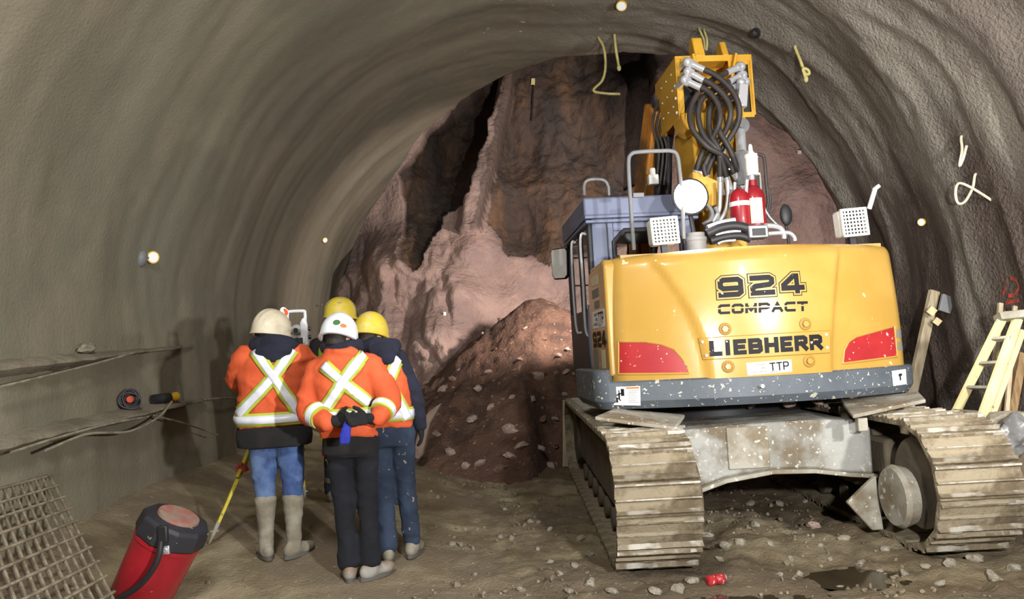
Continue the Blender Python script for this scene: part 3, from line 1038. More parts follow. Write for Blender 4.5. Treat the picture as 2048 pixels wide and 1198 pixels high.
# ------------------------------------------------------------------ decals wrapped on a surface
def patch(poly, S, off, name, m, parent, nx=24, thick=0.004):
    """fills a 2d outline (u, v) with a fine wrapped sheet that has an edge"""
    bm = bmesh.new()
    vs = [bm.verts.new((a, b, 0)) for a, b in poly]
    bm.faces.new(vs)
    us_ = [p[0] for p in poly]
    a, b = min(us_), max(us_)
    for k in range(1, nx):
        x = a + (b - a) * k / nx
        bmesh.ops.bisect_plane(bm, geom=bm.verts[:] + bm.edges[:] + bm.faces[:], plane_co=(x, 0, 0), plane_no=(1, 0, 0))
    vv = [p[1] for p in poly]
    for k in range(1, 8):
        z = lerp(min(vv), max(vv), k / 8)
        bmesh.ops.bisect_plane(bm, geom=bm.verts[:] + bm.edges[:] + bm.faces[:], plane_co=(0, z, 0), plane_no=(0, 1, 0))
    r = bmesh.ops.extrude_face_region(bm, geom=bm.faces[:])
    top = {v for v in r['geom'] if isinstance(v, bmesh.types.BMVert)}
    for v in bm.verts:
        v.co = S(v.co.x, v.co.y, off if v in top else off - thick)
    bmesh.ops.recalc_face_normals(bm, faces=bm.faces)
    me = bpy.data.meshes.new(name)
    bm.to_mesh(me); bm.free()
    return link(name, me, m, parent, angle=40)

GL = {'L': [[(0, 1), (0, 0), (1, 0)]], 'I': [[(.5, 0), (.5, 1)]], 'E': [[(1, 1), (0, 1), (0, 0), (1, 0)], [(0, .5), (.85, .5)]],
      'B': [[(0, 0), (0, 1), (.8, 1), (.96, .88), (.96, .62), (.8, .5), (0, .5)], [(.8, .5), (1, .38), (1, .12), (.8, 0), (0, 0)]],
      'H': [[(0, 0), (0, 1)], [(1, 0), (1, 1)], [(0, .5), (1, .5)]], 'R': [[(0, 0), (0, 1), (.8, 1), (.98, .88), (.98, .58), (.8, .46), (0, .46)], [(.5, .46), (1, 0)]],
      'C': [[(1, 1), (.15, 1), (0, .85), (0, .15), (.15, 0), (1, 0)]], 'O': [[(.5, 1), (.15, 1), (0, .85), (0, .15), (.15, 0), (.85, 0), (1, .15), (1, .85), (.85, 1), (.5, 1)]],
      'M': [[(0, 0), (0, 1)], [(.04, .84), (.5, .22), (.96, .84)], [(1, 1), (1, 0)]], 'P': [[(0, 0), (0, 1), (.82, 1), (1, .85), (1, .55), (.82, .42), (0, .42)]],
      'A': [[(0, 0), (.5, 1), (1, 0)], [(.2, .33), (.8, .33)]], 'T': [[(0, 1), (1, 1)], [(.5, 1), (.5, 0)]], 'N': [[(0, 0), (0, 1)], [(0, 1), (1, 0)], [(1, 0), (1, 1)]],
      'U': [[(0, 1), (0, .15), (.15, 0), (.85, 0), (1, .15), (1, 1)]], 'S': [[(1, 1), (.12, 1), (0, .88), (0, .6), (.12, .5), (.88, .5), (1, .4), (1, .12), (.88, 0), (0, 0)]],
      '9': [[(0, 0), (.86, 0), (1, .14), (1, .86), (.86, 1), (.14, 1), (0, .86), (0, .56), (.14, .42), (1, .42)]],
      '2': [[(0, 1), (.86, 1), (1, .88), (1, .66), (.86, .53), (.14, .45), (0, .32), (0, 0), (1, 0)]],
      '4': [[(.72, 0), (.72, 1), (.55, 1), (0, .42), (0, .22), (1, .22)]]}
def strokes(mb, S, off, text, o, du, dv, cw, h, gap, sw, widths=None, thick=0.0, step=0.02, slant=0.0):
    """writes text; o = lower left (u, v), du/dv = unit right/up vectors in (u, v)"""
    x0 = 0.0
    for ch in text:
        w = cw * (widths or {}).get(ch, 1.0)
        for path in GL.get(ch, []):
            pts = [V((x0 + sw / 2 + a * (w - sw) + slant * b * h, sw / 2 + b * (h - sw), 0)) for a, b in path]
            k = len(pts)
            d0 = (pts[0] - pts[1]).normalized(); d1 = (pts[-1] - pts[-2]).normalized()
            if (pts[0] - pts[-1]).length > 1e-6:
                pts[0] = pts[0] + d0 * sw / 2; pts[-1] = pts[-1] + d1 * sw / 2
            L, Rr = [], []
            for i in range(k):
                if 0 < i < k - 1:
                    a = (pts[i] - pts[i - 1]).normalized(); b = (pts[i + 1] - pts[i]).normalized()
                    t = (a + b).normalized()
                    nn = V((-t.y, t.x, 0)); sc = 1 / max(0.5, nn.dot(V((-a.y, a.x, 0))))
                else:
                    t = (pts[1] - pts[0]) if i == 0 else (pts[-1] - pts[-2])
                    t = t.normalized(); nn = V((-t.y, t.x, 0)); sc = 1
                L.append(pts[i] + nn * sc * sw / 2); Rr.append(pts[i] - nn * sc * sw / 2)
            for i in range(k - 1):
                m = max(1, int((pts[i + 1] - pts[i]).length / step))
                for q in range(m):
                    quad = [L[i].lerp(L[i + 1], q / m), Rr[i].lerp(Rr[i + 1], q / m), Rr[i].lerp(Rr[i + 1], (q + 1) / m), L[i].lerp(L[i + 1], (q + 1) / m)]
                    uv = [(o[0] + du[0] * p.x + dv[0] * p.y, o[1] + du[1] * p.x + dv[1] * p.y) for p in quad]
                    mb.add([S(a, b, off) for a, b in uv], [(0, 1, 2, 3)])
        x0 += w + gap
    return x0 - gap
def unit(a, b):
    d = (b[0] - a[0], b[1] - a[1]); l = math.hypot(*d)
    return (d[0] / l, d[1] / l), l
def text_box(S, layers, text, bl, br, tl, gap_r, sw_r, widths=None, slant=0.0):
    """layers: list of (MB, offset, extra stroke width)"""
    du, W_ = unit(bl, br); dv, H_ = unit(bl, tl)
    tot = sum((widths or {}).get(c, 1.0) for c in text) + gap_r * (len(text) - 1)
    cw_ = W_ / tot
    for mb, off, ex in layers:
        # grow every stroke about its own centre line: shift origin so that centre lines coincide
        o = (bl[0] - du[0] * ex / 2 - dv[0] * ex / 2, bl[1] - du[1] * ex / 2 - dv[1] * ex / 2)
        wd = {c: ((widths or {}).get(c, 1.0) * cw_ + ex) / cw_ for c in set(text)}
        strokes(mb, S, off, text, o, du, dv, cw_, H_ + ex, gap_r * cw_ - ex, sw_r * H_ + ex, wd, slant=slant)

# model number with its outline
bl, br, tl = cw_uv(1437, 596), cw_uv(1610, 586), cw_uv(1434, 556)
m1, m2, m3 = MB(), MB(), MB()
def digits(S, bl, br, tl, layers, parent):
    for i, c in enumerate('924'):
        f0, f1 = i * 1.27 / 3.54, (i * 1.27 + 1) / 3.54
        q = lambda f: (lerp(bl[0], br[0], f), lerp(bl[1], br[1], f))
        b0, b1 = q(f0), q(f1)
        t0 = (b0[0] + tl[0] - bl[0], b0[1] + tl[1] - bl[1])
        dg = None
        for off, ex, m, nm in layers:
            mb = MB()
            text_box(S, [(mb, off, ex)], c, b0, b1, t0, 0.16, 0.26)
            dg = part(mb, nm, m, dg or parent, smooth=False) if dg is None else (part(mb, nm, m, dg, smooth=False), dg)[1]
digits(cw_S, bl, br, tl, [(0.004, 0.0, M_blks, 'digit'), (0.002, 0.034, M_blk, 'outline'), (0.003, 0.022, M_yel, 'outline_gap')], CW)
# COMPACT
bl, br, tl = cw_uv(1436, 629), cw_uv(1616, 622), cw_uv(1436, 609)
m1, m2 = MB(), MB()
text_box(cw_S, [(m1, 0.002, 0.0)], 'COMPACT', bl, br, tl, 0.14, 0.27)
o = part(m1, 'model_lettering', M_blk, CW, smooth=False)
du, W_ = unit(bl, br); dv, H_ = unit(bl, tl)
for k in range(30):
    q = [(bl[0] + du[0] * W_ * (k + a) / 30 + dv[0] * H_ * b, bl[1] + du[1] * W_ * (k + a) / 30 + dv[1] * H_ * b) for a, b in ((0, .52), (1, .52), (1, .64), (0, .64))]
    m2.add([cw_S(a, b, 0.0032) for a, b in q], [(0, 1, 2, 3)])
part(m2, 'cut_line', M_yel, o, smooth=False)
# brand plate with screws and lettering
pl = [cw_uv(*p) for p in ((1397, 677), (1659, 661), (1659, 705), (1406, 719))]
PLT = patch(pl[::-1], cw_S, 0.008, 'brand_plate', M_yel, EX, 30, 0.02)
def rim_line(poly, S, off, name, m, parent, r=0.004):
    pts = []
    n = len(poly)
    for i in range(n):
        for k in range(16):
            pts.append(S(lerp(poly[i][0], poly[(i + 1) % n][0], k / 16), lerp(poly[i][1], poly[(i + 1) % n][1], k / 16), off))
    mb = MB(); mb.tube(pts, r, 6, closed=True)
    return part(mb, name, m, parent)
M_seam = pm('seam_ochre', (150, 112, 40), rough=0.6)
rim_line(pl, cw_S, 0.004, 'plate_edge', M_seam, PLT, 0.005)
mb = MB()
for a, b in ((1404, 684), (1412, 711), (1651, 669), (1653, 695)):
    u, v = cw_uv(a, b); p = cw_S(u, v, 0.006); mb.cyl(p, p + V((0, -0.008, 0)), 0.010, n=10)
part(mb, 'plate_screws', M_lampw, PLT)
bl, br, tl = cw_uv(1419, 713), cw_uv(1645, 699), cw_uv(1417, 682)
wd_ = {'I': 0.5, 'L': 0.85, 'E': 0.9}
tot_ = sum(wd_.get(c, 1.0) for c in 'LIEBHERR') + 0.13 * 7
x_ = 0.0
for c in 'LIEBHERR':
    q = lambda f: (lerp(bl[0], br[0], f), lerp(bl[1], br[1], f))
    b0, b1 = q(x_ / tot_), q((x_ + wd_.get(c, 1.0)) / tot_)
    m1 = MB()
    text_box(cw_S, [(m1, 0.010, 0.0)], c, b0, b1, (b0[0] + tl[0] - bl[0], b0[1] + tl[1] - bl[1]), 0.13, 0.285)
    part(m1, 'letter', M_blks, PLT, smooth=False)
    x_ += wd_.get(c, 1.0) + 0.13
# hex bolts in recesses
for a, b in ((1450, 658), (1610, 648), (1456, 733), (1618, 722)):
    u, v = cw_uv(a, b)
    p = cw_S(u, v)
    n = V((-2 * 0.26 * u / 1.21, 1, 0)).normalized() * -1
    mb = MB()
    mb.lathe([(0.026, 0.001), (0.044, 0.001), (0.046, 0.006), (0.040, 0.010), (0.028, 0.010), (0.026, 0.004)], p, n, 28)
    bt = part(mb, 'recess_ring', M_seam)
    mb = MB(); mb.cyl(p - n * 0.01, p + n * 0.018, 0.024, n=6)
    part(mb, 'hex_bolt', M_yel, bt, smooth=False)
# red corner panels
RL = [(1237, 748), (1237, 683), (1290, 683), (1322, 688), (1348, 698), (1364, 716), (1375, 733), (1378, 747)]
RR = [(1685, 727), (1688, 700), (1697, 683), (1712, 673), (1745, 664), (1788, 652), (1794, 713)]
for k, pp in enumerate((RL, RR)):
    uv = [cw_uv(*p) for p in pp]
    uv = [(max(-CWW + 0.02, min(CWW - 0.03, a)), b) for a, b in uv]
    r_ = patch(uv[::-1], cw_S, 0.003, 'red_panel', M_red, EX, 16, 0.006)
    rim_line(uv, cw_S, 0.001, 'panel_edge', M_yel, r_, 0.009)
# stickers
def sticker(S, quad, parent, m=None, off=0.003):
    return patch(quad[::-1], S, off, 'sticker', m or M_white, parent, 6, 0.0025)
quad = [cw_uv(*p) for p in ((1492, 726), (1582, 719), (1584, 743), (1495, 751))]
ST = sticker(cw_S, quad, EX)
def quad_at(quad, a, b):
    t = lambda i: (lerp(quad[0][i], quad[1][i], a) * (1 - b) + lerp(quad[3][i], quad[2][i], a) * b)
    return (t(0), t(1))
def ttp(S, quad, parent, off):
    m1 = MB()
    for k, tx in enumerate(('TORONTO', 'TUNNEL', 'PARTNERS')):
        b1 = 0.30 + 0.28 * k; x0 = (0.16, 0.26, 0.10)[k]
        text_box(S, [(m1, off, 0.0)], tx, quad_at(quad, x0, b1), quad_at(quad, 0.46, b1), quad_at(quad, x0, b1 - 0.17), 0.3, 0.2)
    part(m1, 'small_lettering', M_gtext, parent, smooth=False)
    m2 = MB()
    text_box(S, [(m2, off, 0.0)], 'TTP', quad_at(quad, 0.50, 0.80), quad_at(quad, 0.94, 0.80), quad_at(quad, 0.50, 0.12), 0.12, 0.17)
    for k in range(4):
        a = 0.51 + 0.055 * k
        q = [quad_at(quad, a, 0.93), quad_at(quad, a + 0.02, 0.93), quad_at(quad, a + 0.06, 0.82), quad_at(quad, a + 0.04, 0.82)]
        m2.add([S(x, y, off) for x, y in q], [(0, 1, 2, 3)])
    part(m2, 'logo_lettering', M_blk, parent, smooth=False)
ttp(cw_S, quad, ST, 0.0045)
def sk_uv(px, py):
    y = -1.42
    for _ in range(8):
        q = UL(px, py, y); y = sk_S(q.x, q.z, 0).y
    return (q.x, q.z)
quad = [sk_uv(*p) for p in ((1224, 774), (1280, 772), (1281, 811), (1227, 810))]
ST = sticker(sk_S, quad, SKIRT)
def bits(S, quad, off, polys, name, m, parent):
    mb = MB()
    for pp in polys:
        mb.add([S(*quad_at(quad, a, b), off) for a, b in pp], [tuple(range(len(pp)))])
    return part(mb, name, m, parent, smooth=False)
bits(sk_S, quad, 0.0045, [((.30, .12), (.42, .12), (.42, .5), (.30, .5)), ((.08, .58), (.18, .58), (.18, .86), (.08, .86)), ((.2, .3), (.27, .3), (.25, .75), (.2, .62)), ((.14, .42), (.3, .34), (.3, .40), (.14, .5)), ((.2, .6), (.3, .74), (.27, .78), (.18, .66)), ((.20, .2), (.26, .2), (.26, .27), (.20, .27))], 'pictogram', M_blk, ST)
bits(sk_S, quad, 0.0045, [((.5, .04), (.96, .04), (.96, .13), (.5, .13))], 'warning_band', M_orange, ST)
bits(sk_S, quad, 0.0045, [((.55 + .01 * (k % 2), .22 + .1 * k), (.93 - .05 * (k % 3), .22 + .1 * k), (.93 - .05 * (k % 3), .245 + .1 * k), (.55 + .01 * (k % 2), .245 + .1 * k)) for k in range(7)], 'small_lettering', M_gtext, ST)
quad = [sk_uv(*p) for p in ((1783, 742), (1811, 738), (1813, 768), (1786, 772))]
ST = sticker(sk_S, quad, SKIRT)
bits(sk_S, quad, 0.0045, [((.45, .25), (.7, .25), (.7, .4), (.6, .4), (.6, .7), (.5, .7), (.5, .42), (.45, .42))], 'pictogram', M_blk, ST)
for a, b in ((1801, 667), (1803, 692)):
    q = [cw_uv(a + i, b + j) for i, j in ((-8, -8), (6, -9), (6, 8), (-8, 9))]
    sticker(cw_S, [(min(CWW - 0.012, u), v) for u, v in q], EX, M_gtext)

# ------------------------------------------------------------------ left side panel and house core
def side_S(y, z, off):
    return V((-1.185 - off, y, z))
mb = MB()
mb.prism([(-1.16, 1.24), (-1.16, 2.10), (-1.10, 2.15), (-0.48, 2.11), (-0.40, 2.02), (-0.40, 1.24)], (-1.185, 0, 0), (0, 1, 0), (0, 0, 1), (0.1, 0, 0))
SIDE = part(mb, 'side_door', M_yel, bevel=0.02)
tag(SIDE, 'yellow side door with stickers')
def side_uv(px, py):
    Mi = UI
    o = Mi @ CAM; d = Mi.to_3x3() @ ray(px, py)
    p = o + d * ((-1.165 - o.x) / d.x)
    return (p.y, p.z)
def side_quad(y0, y1, z0, z1):
    return [(y1, z1), (y0, z1), (y0, z0), (y1, z0)]
for y0, y1, z0, z1, m in ((-0.9, -0.60, 1.98, 2.06, M_cream), (-0.9, -0.60, 1.88, 1.95, M_gtext), (-0.9, -0.68, 1.79, 1.85, M_gtext), (-0.72, -0.50, 1.26, 1.46, M_gtext), (-1.0, -0.86, 1.30, 1.45, M_cream)):
    patch(side_quad(y0, y1, z0, z1)[::-1], side_S, 0.003, 'sticker', m, SIDE, 4, 0.0025)
q = side_quad(-1.08, -0.55, 1.63, 1.77)
ST = patch(q[::-1], side_S, 0.003, 'sticker', M_white, SIDE, 4, 0.0025)
ttp(side_S, q, ST, 0.0045)
digits(side_S, (-0.52, 1.47), (-1.08, 1.47), (-0.52, 1.60), [(0.004, 0.0, M_blk, 'digit')], SIDE)
mb = MB()
mb.box((0.42, 0.3, 1.6), (1.2, 1.4, 0.8))
mb.box((0.75, 0.1, 1.9), (0.75, 1.4, 0.4))
part(mb, 'engine_house', M_yel, bevel=0.03)
mb = MB()
mb.box((0, 0.3, 1.12), (2.1, 2.4, 0.15))
part(mb, 'deck_frame', M_frdark, bevel=0.02)
# ------------------------------------------------------------------ cab
CX0, CX1, CY0, CY1, CZ0, CZ1 = -1.10, -0.20, -0.28, 1.05, 1.22, 2.80
CAB = bpy.data.objects.new('cab', None); COL.objects.link(CAB); CAB.parent = EX
mb = MB()
# rear wall round the window
wl, wr, wt, wb, ch = CX0 + 0.19, CX1 - 0.10, 2.50, 1.95, 0.10
mb.box(((CX0 + wl) / 2, CY0, (CZ0 + 2.62) / 2), (wl - CX0, 0.06, 2.62 - CZ0))
mb.box(((CX1 + wr) / 2, CY0, (CZ0 + 2.62) / 2), (CX1 - wr, 0.06, 2.62 - CZ0))
mb.box(((wl + wr) / 2, CY0, (wt + 2.62) / 2), (wr - wl, 0.06, 2.62 - wt))
mb.box(((wl + wr) / 2, CY0, (CZ0 + wb) / 2), (wr - wl, 0.06, wb - CZ0))
for sx, x in ((1, wl), (-1, wr)):
    for sz, z in ((-1, wt), (1, wb)):
        mb.prism([(0, 0), (sx * ch, 0), (0, sz * ch)], (x, CY0 - 0.03, z), (1, 0, 0), (0, 0, 1), (0, 0.06, 0))
part(mb, 'rear_wall', M_cab, CAB, bevel=0.006)
mb = MB()
mb.box((CX0 + 0.135, CY0 - 0.035, 2.1), (0.012, 0.02, 1.0))
part(mb, 'door_seam', M_dark, CAB)
mb = MB()
o_ = 0.01
loop = [(wl + ch, wt), (wr - ch, wt), (wr, wt - ch), (wr, wb + ch), (wr - ch, wb), (wl + ch, wb), (wl, wb + ch), (wl, wt - ch)]
pts = []
for i in range(8):
    a, b = loop[i], loop[(i + 1) % 8]
    for k in range(6):
        pts.append(V((lerp(a[0], b[0], k / 6), CY0 - 0.03, lerp(a[1], b[1], k / 6))))
mb.tube(pts, 0.022, 8, closed=True)
GK = part(mb, 'window_gasket', M_dark, CAB)
mb = MB()
mb.prism(loop, (0, CY0 - 0.003, 0), (1, 0, 0), (0, 0, 1), (0, 0.006, 0))
part(mb, 'rear_window', M_glass, CAB, smooth=False)
# roof
mb = MB()
mb.box(((CX0 + CX1) / 2, (CY0 + CY1) / 2 - 0.02, 2.715), (CX1 - CX0 + 0.14, CY1 - CY0 + 0.12, 0.17))
RF = part(mb, 'cab_roof', M_cab, CAB, bevel=0.02)
mb = MB()
for z in (2.625, 2.585):
    mb.box(((CX0 + CX1) / 2, (CY0 + CY1) / 2 - 0.02, z), (CX1 - CX0 + (0.13 if z > 2.6 else 0.12), CY1 - CY0 + 0.11, 0.028))
part(mb, 'roof_ledge', M_cab, RF, bevel=0.006)
mb = MB()
p = [UL(1168, 374, -0.2), UL(1171, 364, -0.2), UL(1182, 359, -0.2), UL(1202, 359, -0.2), UL(1212, 364, -0.2), UL(1217, 374, -0.2)]
mb.tube([p[0] - V((0, 0, .08))] + smooth_path(p, 4) + [p[-1] - V((0, 0, .08))], 0.014, 8)
part(mb, 'roof_handle', M_gpaint, RF)
# sides, pillars, front
mb = MB()
for x, y, w_ in ((CX0, CY0 + 0.05, .09), (CX0, 0.35, .065), (CX0, CY1, .08), (CX1, CY1, .08), (CX1, CY0 + 0.05, .09)):
    mb = MB(); mb.box((x, y, 1.92), (w_ * .8, w_, 1.4)); part(mb, 'cab_pillar', M_dark, CAB, bevel=0.012)
mb = MB(); mb.box((CX1, 0.35, 1.5), (0.05, 1.3, 0.6)); part(mb, 'side_wall', M_dark, CAB, bevel=0.012)
mb = MB()
mb.box((CX0 - 0.01, 0.38, 1.52), (0.06, 1.30, 0.62))
DR = part(mb, 'cab_door', M_dark, CAB, bevel=0.02)
mb = MB()
mb.box((CX0, 0.69, 2.2), (0.012, 0.64, 0.72)); mb.box((CX0, 0.04, 2.2), (0.012, 0.54, 0.72))
part(mb, 'side_window', M_glass, CAB, smooth=False)
mb = MB()
mb.box(((CX0 + CX1) / 2, CY1, 2.2), (CX1 - CX0, 0.01, 0.74))
part(mb, 'windscreen', M_glass, CAB, smooth=False)
mb = MB()
for k in range(1, 7):
    x = lerp(CX0, CX1, k / 7)
    mb.cyl((x, CY1 + 0.06, 1.85), (x, CY1 + 0.06, 2.6), 0.008, n=6)
mb.cyl((CX0, CY1 + 0.06, 2.15), (CX1, CY1 + 0.06, 2.15), 0.010, n=6)
mb.cyl((CX0, CY1 + 0.06, 2.45), (CX1, CY1 + 0.06, 2.45), 0.008, n=6)
part(mb, 'windscreen_guard', M_dark, CAB)
mb = MB()
mb.box((-0.66, 0.15, 1.65), (0.5, 0.14, 0.7)); mb.box((-0.66, 0.35, 1.45), (0.5, 0.5, 0.16))
ST = part(mb, 'operator_seat', M_dark, CAB, bevel=0.05)
mb = MB(); mb.ell((-0.72, 0.12, 2.13), (0.15, 0.07, 0.12))
part(mb, 'headrest', M_dark, ST)
mb = MB(); mb.box((-0.3, 0.7, 2.28), (0.22, 0.05, 0.16)); 
part(mb, 'monitor', M_lampw, CAB, bevel=0.01)
# grab rails and tubing on the left side
mb = MB()
mb.tube(smooth_path([(CX0 - .03, -0.2, 2.5), (CX0 - .09, -0.2, 2.46), (CX0 - .09, -0.2, 2.0), (CX0 - .09, -0.2, 1.62), (CX0 - .03, -0.2, 1.58)], 5), 0.013, 8)
part(mb, 'grab_rail', M_chrome, CAB)
mb = MB()
mb.tube(smooth_path([(CX0 - .05, 0.30, 2.5), (CX0 - .10, 0.30, 2.44), (CX0 - .10, 0.30, 1.7), (CX0 - .05, 0.30, 1.62)], 5), 0.013, 8)
part(mb, 'grab_rail', M_chrome, CAB)
mb = MB()
mb.tube(smooth_path([(CX0 - .05, -0.33, 1.85), (CX0 - .06, -0.33, 1.55), (CX0 - .05, -0.33, 1.30)], 5), 0.035, 10)
part(mb, 'side_pipe', M_cab, CAB)
# mirror
q = UL(1119, 527, 1.0)
mb = MB()
w_, h_ = 0.095, 0.165
poly = [(-w_ * .8, -h_), (w_ * .55, -h_ * 1.02), (w_ * .9, -h_ * .8), (w_, h_ * .8), (w_ * .8, h_), (-w_ * .9, h_ * .98), (-w_, h_ * .8), (-w_ * 1.0, -h_ * .7)]
mb.prism(poly, (q.x, q.y, q.z), (0.88, -0.47, 0), (0, 0, 1), (0.03, 0.05, 0))
MR = part(mb, 'wing_mirror', M_dark, bevel=0.01)
mb = MB()
mb.prism([(a * 0.9, b * 0.93) for a, b in poly], (q.x - 0.002, q.y - 0.004, q.z), (0.88, -0.47, 0), (0, 0, 1), (0, 0.003, 0))
part(mb, 'mirror_glass', pm('mirror_glass', (236, 238, 246), rough=0.08, metal=0.75, bump=0.12, bsc=7, bdist=0.05), MR, smooth=False)
mb = MB()
mb.tube(smooth_path([q + V((0.06, 0.03, 0)), q + V((0.11, 0.03, -0.01)), V((CX0 + 0.02, 1.02, q.z + 0.03))], 5), 0.009, 8)
part(mb, 'mirror_arm', M_dark, MR)

# ------------------------------------------------------------------ rails and lamps on the hood
mb = MB()
hp = [(1268, 500), (1262, 420), (1257, 330), (1262, 309), (1278, 304), (1318, 302), (1342, 302), (1354, 310), (1359, 340), (1364, 400), (1368, 478)]
pts = [UL(a, b, -0.80) for a, b in hp]
mb.tube(smooth_path(pts, 6), 0.017, 10)
HR = part(mb, 'hand_rail', M_gpaint)
mb = MB()
q = UL(1268, 390, -0.80); mb.box(q + V((0.04, 0.02, 0)), (0.09, 0.03, 0.035))
part(mb, 'rail_clamp', M_gpaint, HR)
def caged_lamp(px0, px1, yl, tilt):
    a, b = UL(*px0, yl), UL(*px1, yl)
    c = (a + b) / 2
    w_, h_ = abs(b.x - a.x), abs(a.z - b.z)
    R = Matrix.Rotation(tilt, 3, 'Y')
    def P(x, y, z): return c + R @ V((x, y, z))
    mb = MB()
    mb.box(c + R @ V((0, 0.07, 0)), (w_ * 0.96, 0.12, h_ * 0.96), R)
    L = part(mb, 'work_lamp', M_lampw, bevel=0.02)
    tag(L, 'white square work lamp with cage')
    mb = MB(); mb.box(c + R @ V((0, 0.004, 0)), (w_ * 0.84, 0.008, h_ * 0.84), R)
    part(mb, 'lamp_lens', M_lens, L)
    mb = MB()
    fr = 0.09
    for s in (-1, 1):
        mb.box(P(s * w_ * (0.5 - fr / 2), -0.012, 0), (w_ * fr, 0.03, h_), R)
        mb.box(P(0, -0.012, s * h_ * (0.5 - fr / 2)), (w_, 0.03, h_ * fr), R)
    for k in range(1, 7):
        t = -0.5 + k / 7
        mb.box(P(t * w_ * 0.88, -0.014, 0), (w_ * 0.055, 0.010, h_ * 0.9), R)
        mb.box(P(0, -0.014, t * h_ * 0.88), (w_ * 0.9, 0.010, h_ * 0.055), R)
    part(mb, 'lamp_grille', M_lampw, L, bevel=0.003)
    mb = MB(); mb.box(P(0, 0.06, -h_ * 0.5 - 0.02), (0.05, 0.04, 0.07), R)
    part(mb, 'lamp_bracket', M_dark, L)
    return L
caged_lamp((1299, 436), (1358, 488), -1.08, math.radians(-3))
caged_lamp((1678, 418), (1736, 472), -1.08, math.radians(-3))
# white whip on the right lamp
mb = MB()
a, b = UL(1738, 418, -1.04), UL(1750, 378, -1.04)
mb.bar(a, b, 0.035, 0.02, (0, 1, 0)); mb.box(b + V((0.012, 0, 0.01)), (0.06, 0.03, 0.03), (0, -0.6, 0))
part(mb, 'white_bracket', M_lampw, bevel=0.004)
# burning work lamp on its post
q = UL(1381, 393, -0.80)
mb = MB()
mb.lathe([(0.02, 0.13), (0.11, 0.11), (0.15, 0.03), (0.156, 0.0), (0.148, -0.005)], q, (0, 1, 0), 32)
LH = part(mb, 'lit_work_lamp', M_dark)
tag(LH, 'burning round work lamp')
mb = MB()
mb.lathe([(0.001, -0.04), (0.075, -0.032), (0.13, -0.010), (0.148, 0.0), (0.148, 0.006), (0.001, 0.006)], q, (0, 1, 0), 32)  # lens oversized so its glowing face stands in for the glare
part(mb, 'lamp_glass', pm('lamp_glow', (255, 248, 255), emit=((255, 248, 252), 60.0)), LH)
LAMP_POS = UM @ (q + V((0, -0.10, 0)))
q2 = UL(1392, 486, -0.80)
mb = MB()
mb.lathe([(0.095, 0.0), (0.095, 0.05), (0.085, 0.06), (0.085, 0.17), (0.09, 0.175), (0.09, 0.20), (0.075, 0.21), (0.075, 0.24)], (q2.x, q2.y, ZT - 0.02), (0, 0, 1), 28)
part(mb, 'exhaust_stack', M_gpaint)
mb = MB(); mb.tube([q + V((0.0, 0.06, -0.08)), V((q2.x, q2.y, ZT + 0.1))], 0.02, 8)
part(mb, 'lamp_post', M_dark, LH)

# ------------------------------------------------------------------ boom with its connection box
BX0, BX1 = UL(1352, 150, 0).x, UL(1503, 150, 0).x
BZ1, BZ0 = UL(1428, 110, 0).z, UL(1428, 232, 0).z
BYF, BYB = -0.0, 0.75
BO = bpy.data.objects.new('boom', None); COL.objects.link(BO); BO.parent = EX
mb = MB()
t = 0.022
mb.box((BX0 + t / 2, (BYF + BYB) / 2, (BZ0 + BZ1) / 2), (t, BYB - BYF, BZ1 - BZ0))
mb.box((BX1 - t / 2, (BYF + BYB) / 2, (BZ0 + BZ1) / 2 + 0.02), (t, BYB - BYF, BZ1 - BZ0 - 0.04))
mb.box(((BX0 + BX1) / 2, (BYF + BYB) / 2, BZ1 - t / 2), (BX1 - BX0, BYB - BYF, t))
mb.box(((BX0 + BX1) / 2, 0.30, (BZ0 + BZ1) / 2), (BX1 - BX0 - 0.02, 0.03, BZ1 - BZ0 - 0.02))
BXO = part(mb, 'connection_box', M_yel_in, BO, bevel=0.006)
# rear flanges with slots
def slot_plate(x0, x1, name):
    w_ = x1 - x0
    mb = MB()
    zt, zb = BZ1 - 0.02, BZ0 - 0.02
    s0, s1 = x0 + w_ * 0.28, x1 - w_ * 0.12
    z1, z0 = BZ1 - 0.10, BZ0 + 0.03
    for a, b, c, d in ((x0, s0, zb, zt), (s1, x1, zb, zt), (s0, s1, z1, zt), (s0, s1, zb, z0)):
        mb.box(((a + b) / 2, BYF + 0.01, (c + d) / 2), (b - a, 0.02, d - c))
    o = part(mb, name, M_yel_in, BXO, bevel=0.004)
    mb = MB(); mb.box(((s0 + s1) / 2, BYF + 0.045, (z0 + z1) / 2), (s1 - s0 + 0.02, 0.03, z1 - z0 + 0.02))
    part(mb, 'slot_recess', M_dark, BXO)
    return (s0 + s1) / 2
slot_plate(BX0, BX0 + 0.225, 'slot_plate')
slot_plate(BX1 - 0.22, BX1, 'slot_plate')
mb = MB()
mb.box(((BX0 + BX1) / 2, BYF + 0.01, BZ1 - 0.03), (BX1 - BX0, 0.025, 0.06))
mb.box((BX1 + 0.008, BYF + 0.05, (BZ0 + BZ1) / 2), (0.016, 0.10, BZ1 - BZ0))
part(mb, 'box_flange', M_yel_in, BXO, bevel=0.005)
mb = MB()
mid = (BX0 + BX1) / 2
mb.prism([(-.12, .25), (.14, .27), (.06, .05), (-.16, .02)], (mid - 0.02, 0.2, (BZ0 + BZ1) / 2), (1, 0, 0), (0, .25, .97), (0, .03, 0))
mb.prism([(-.2, 0), (.16, .06), (.2, -.1), (-.14, -.2)], (mid - 0.02, 0.14, (BZ0 + BZ1) / 2 - 0.05), (1, 0, 0), (0, -.3, .95), (0, .03, 0))
mb.box((mid + 0.14, 0.12, (BZ0 + BZ1) / 2), (0.025, 0.36, 0.6), (0, 0.25, 0))
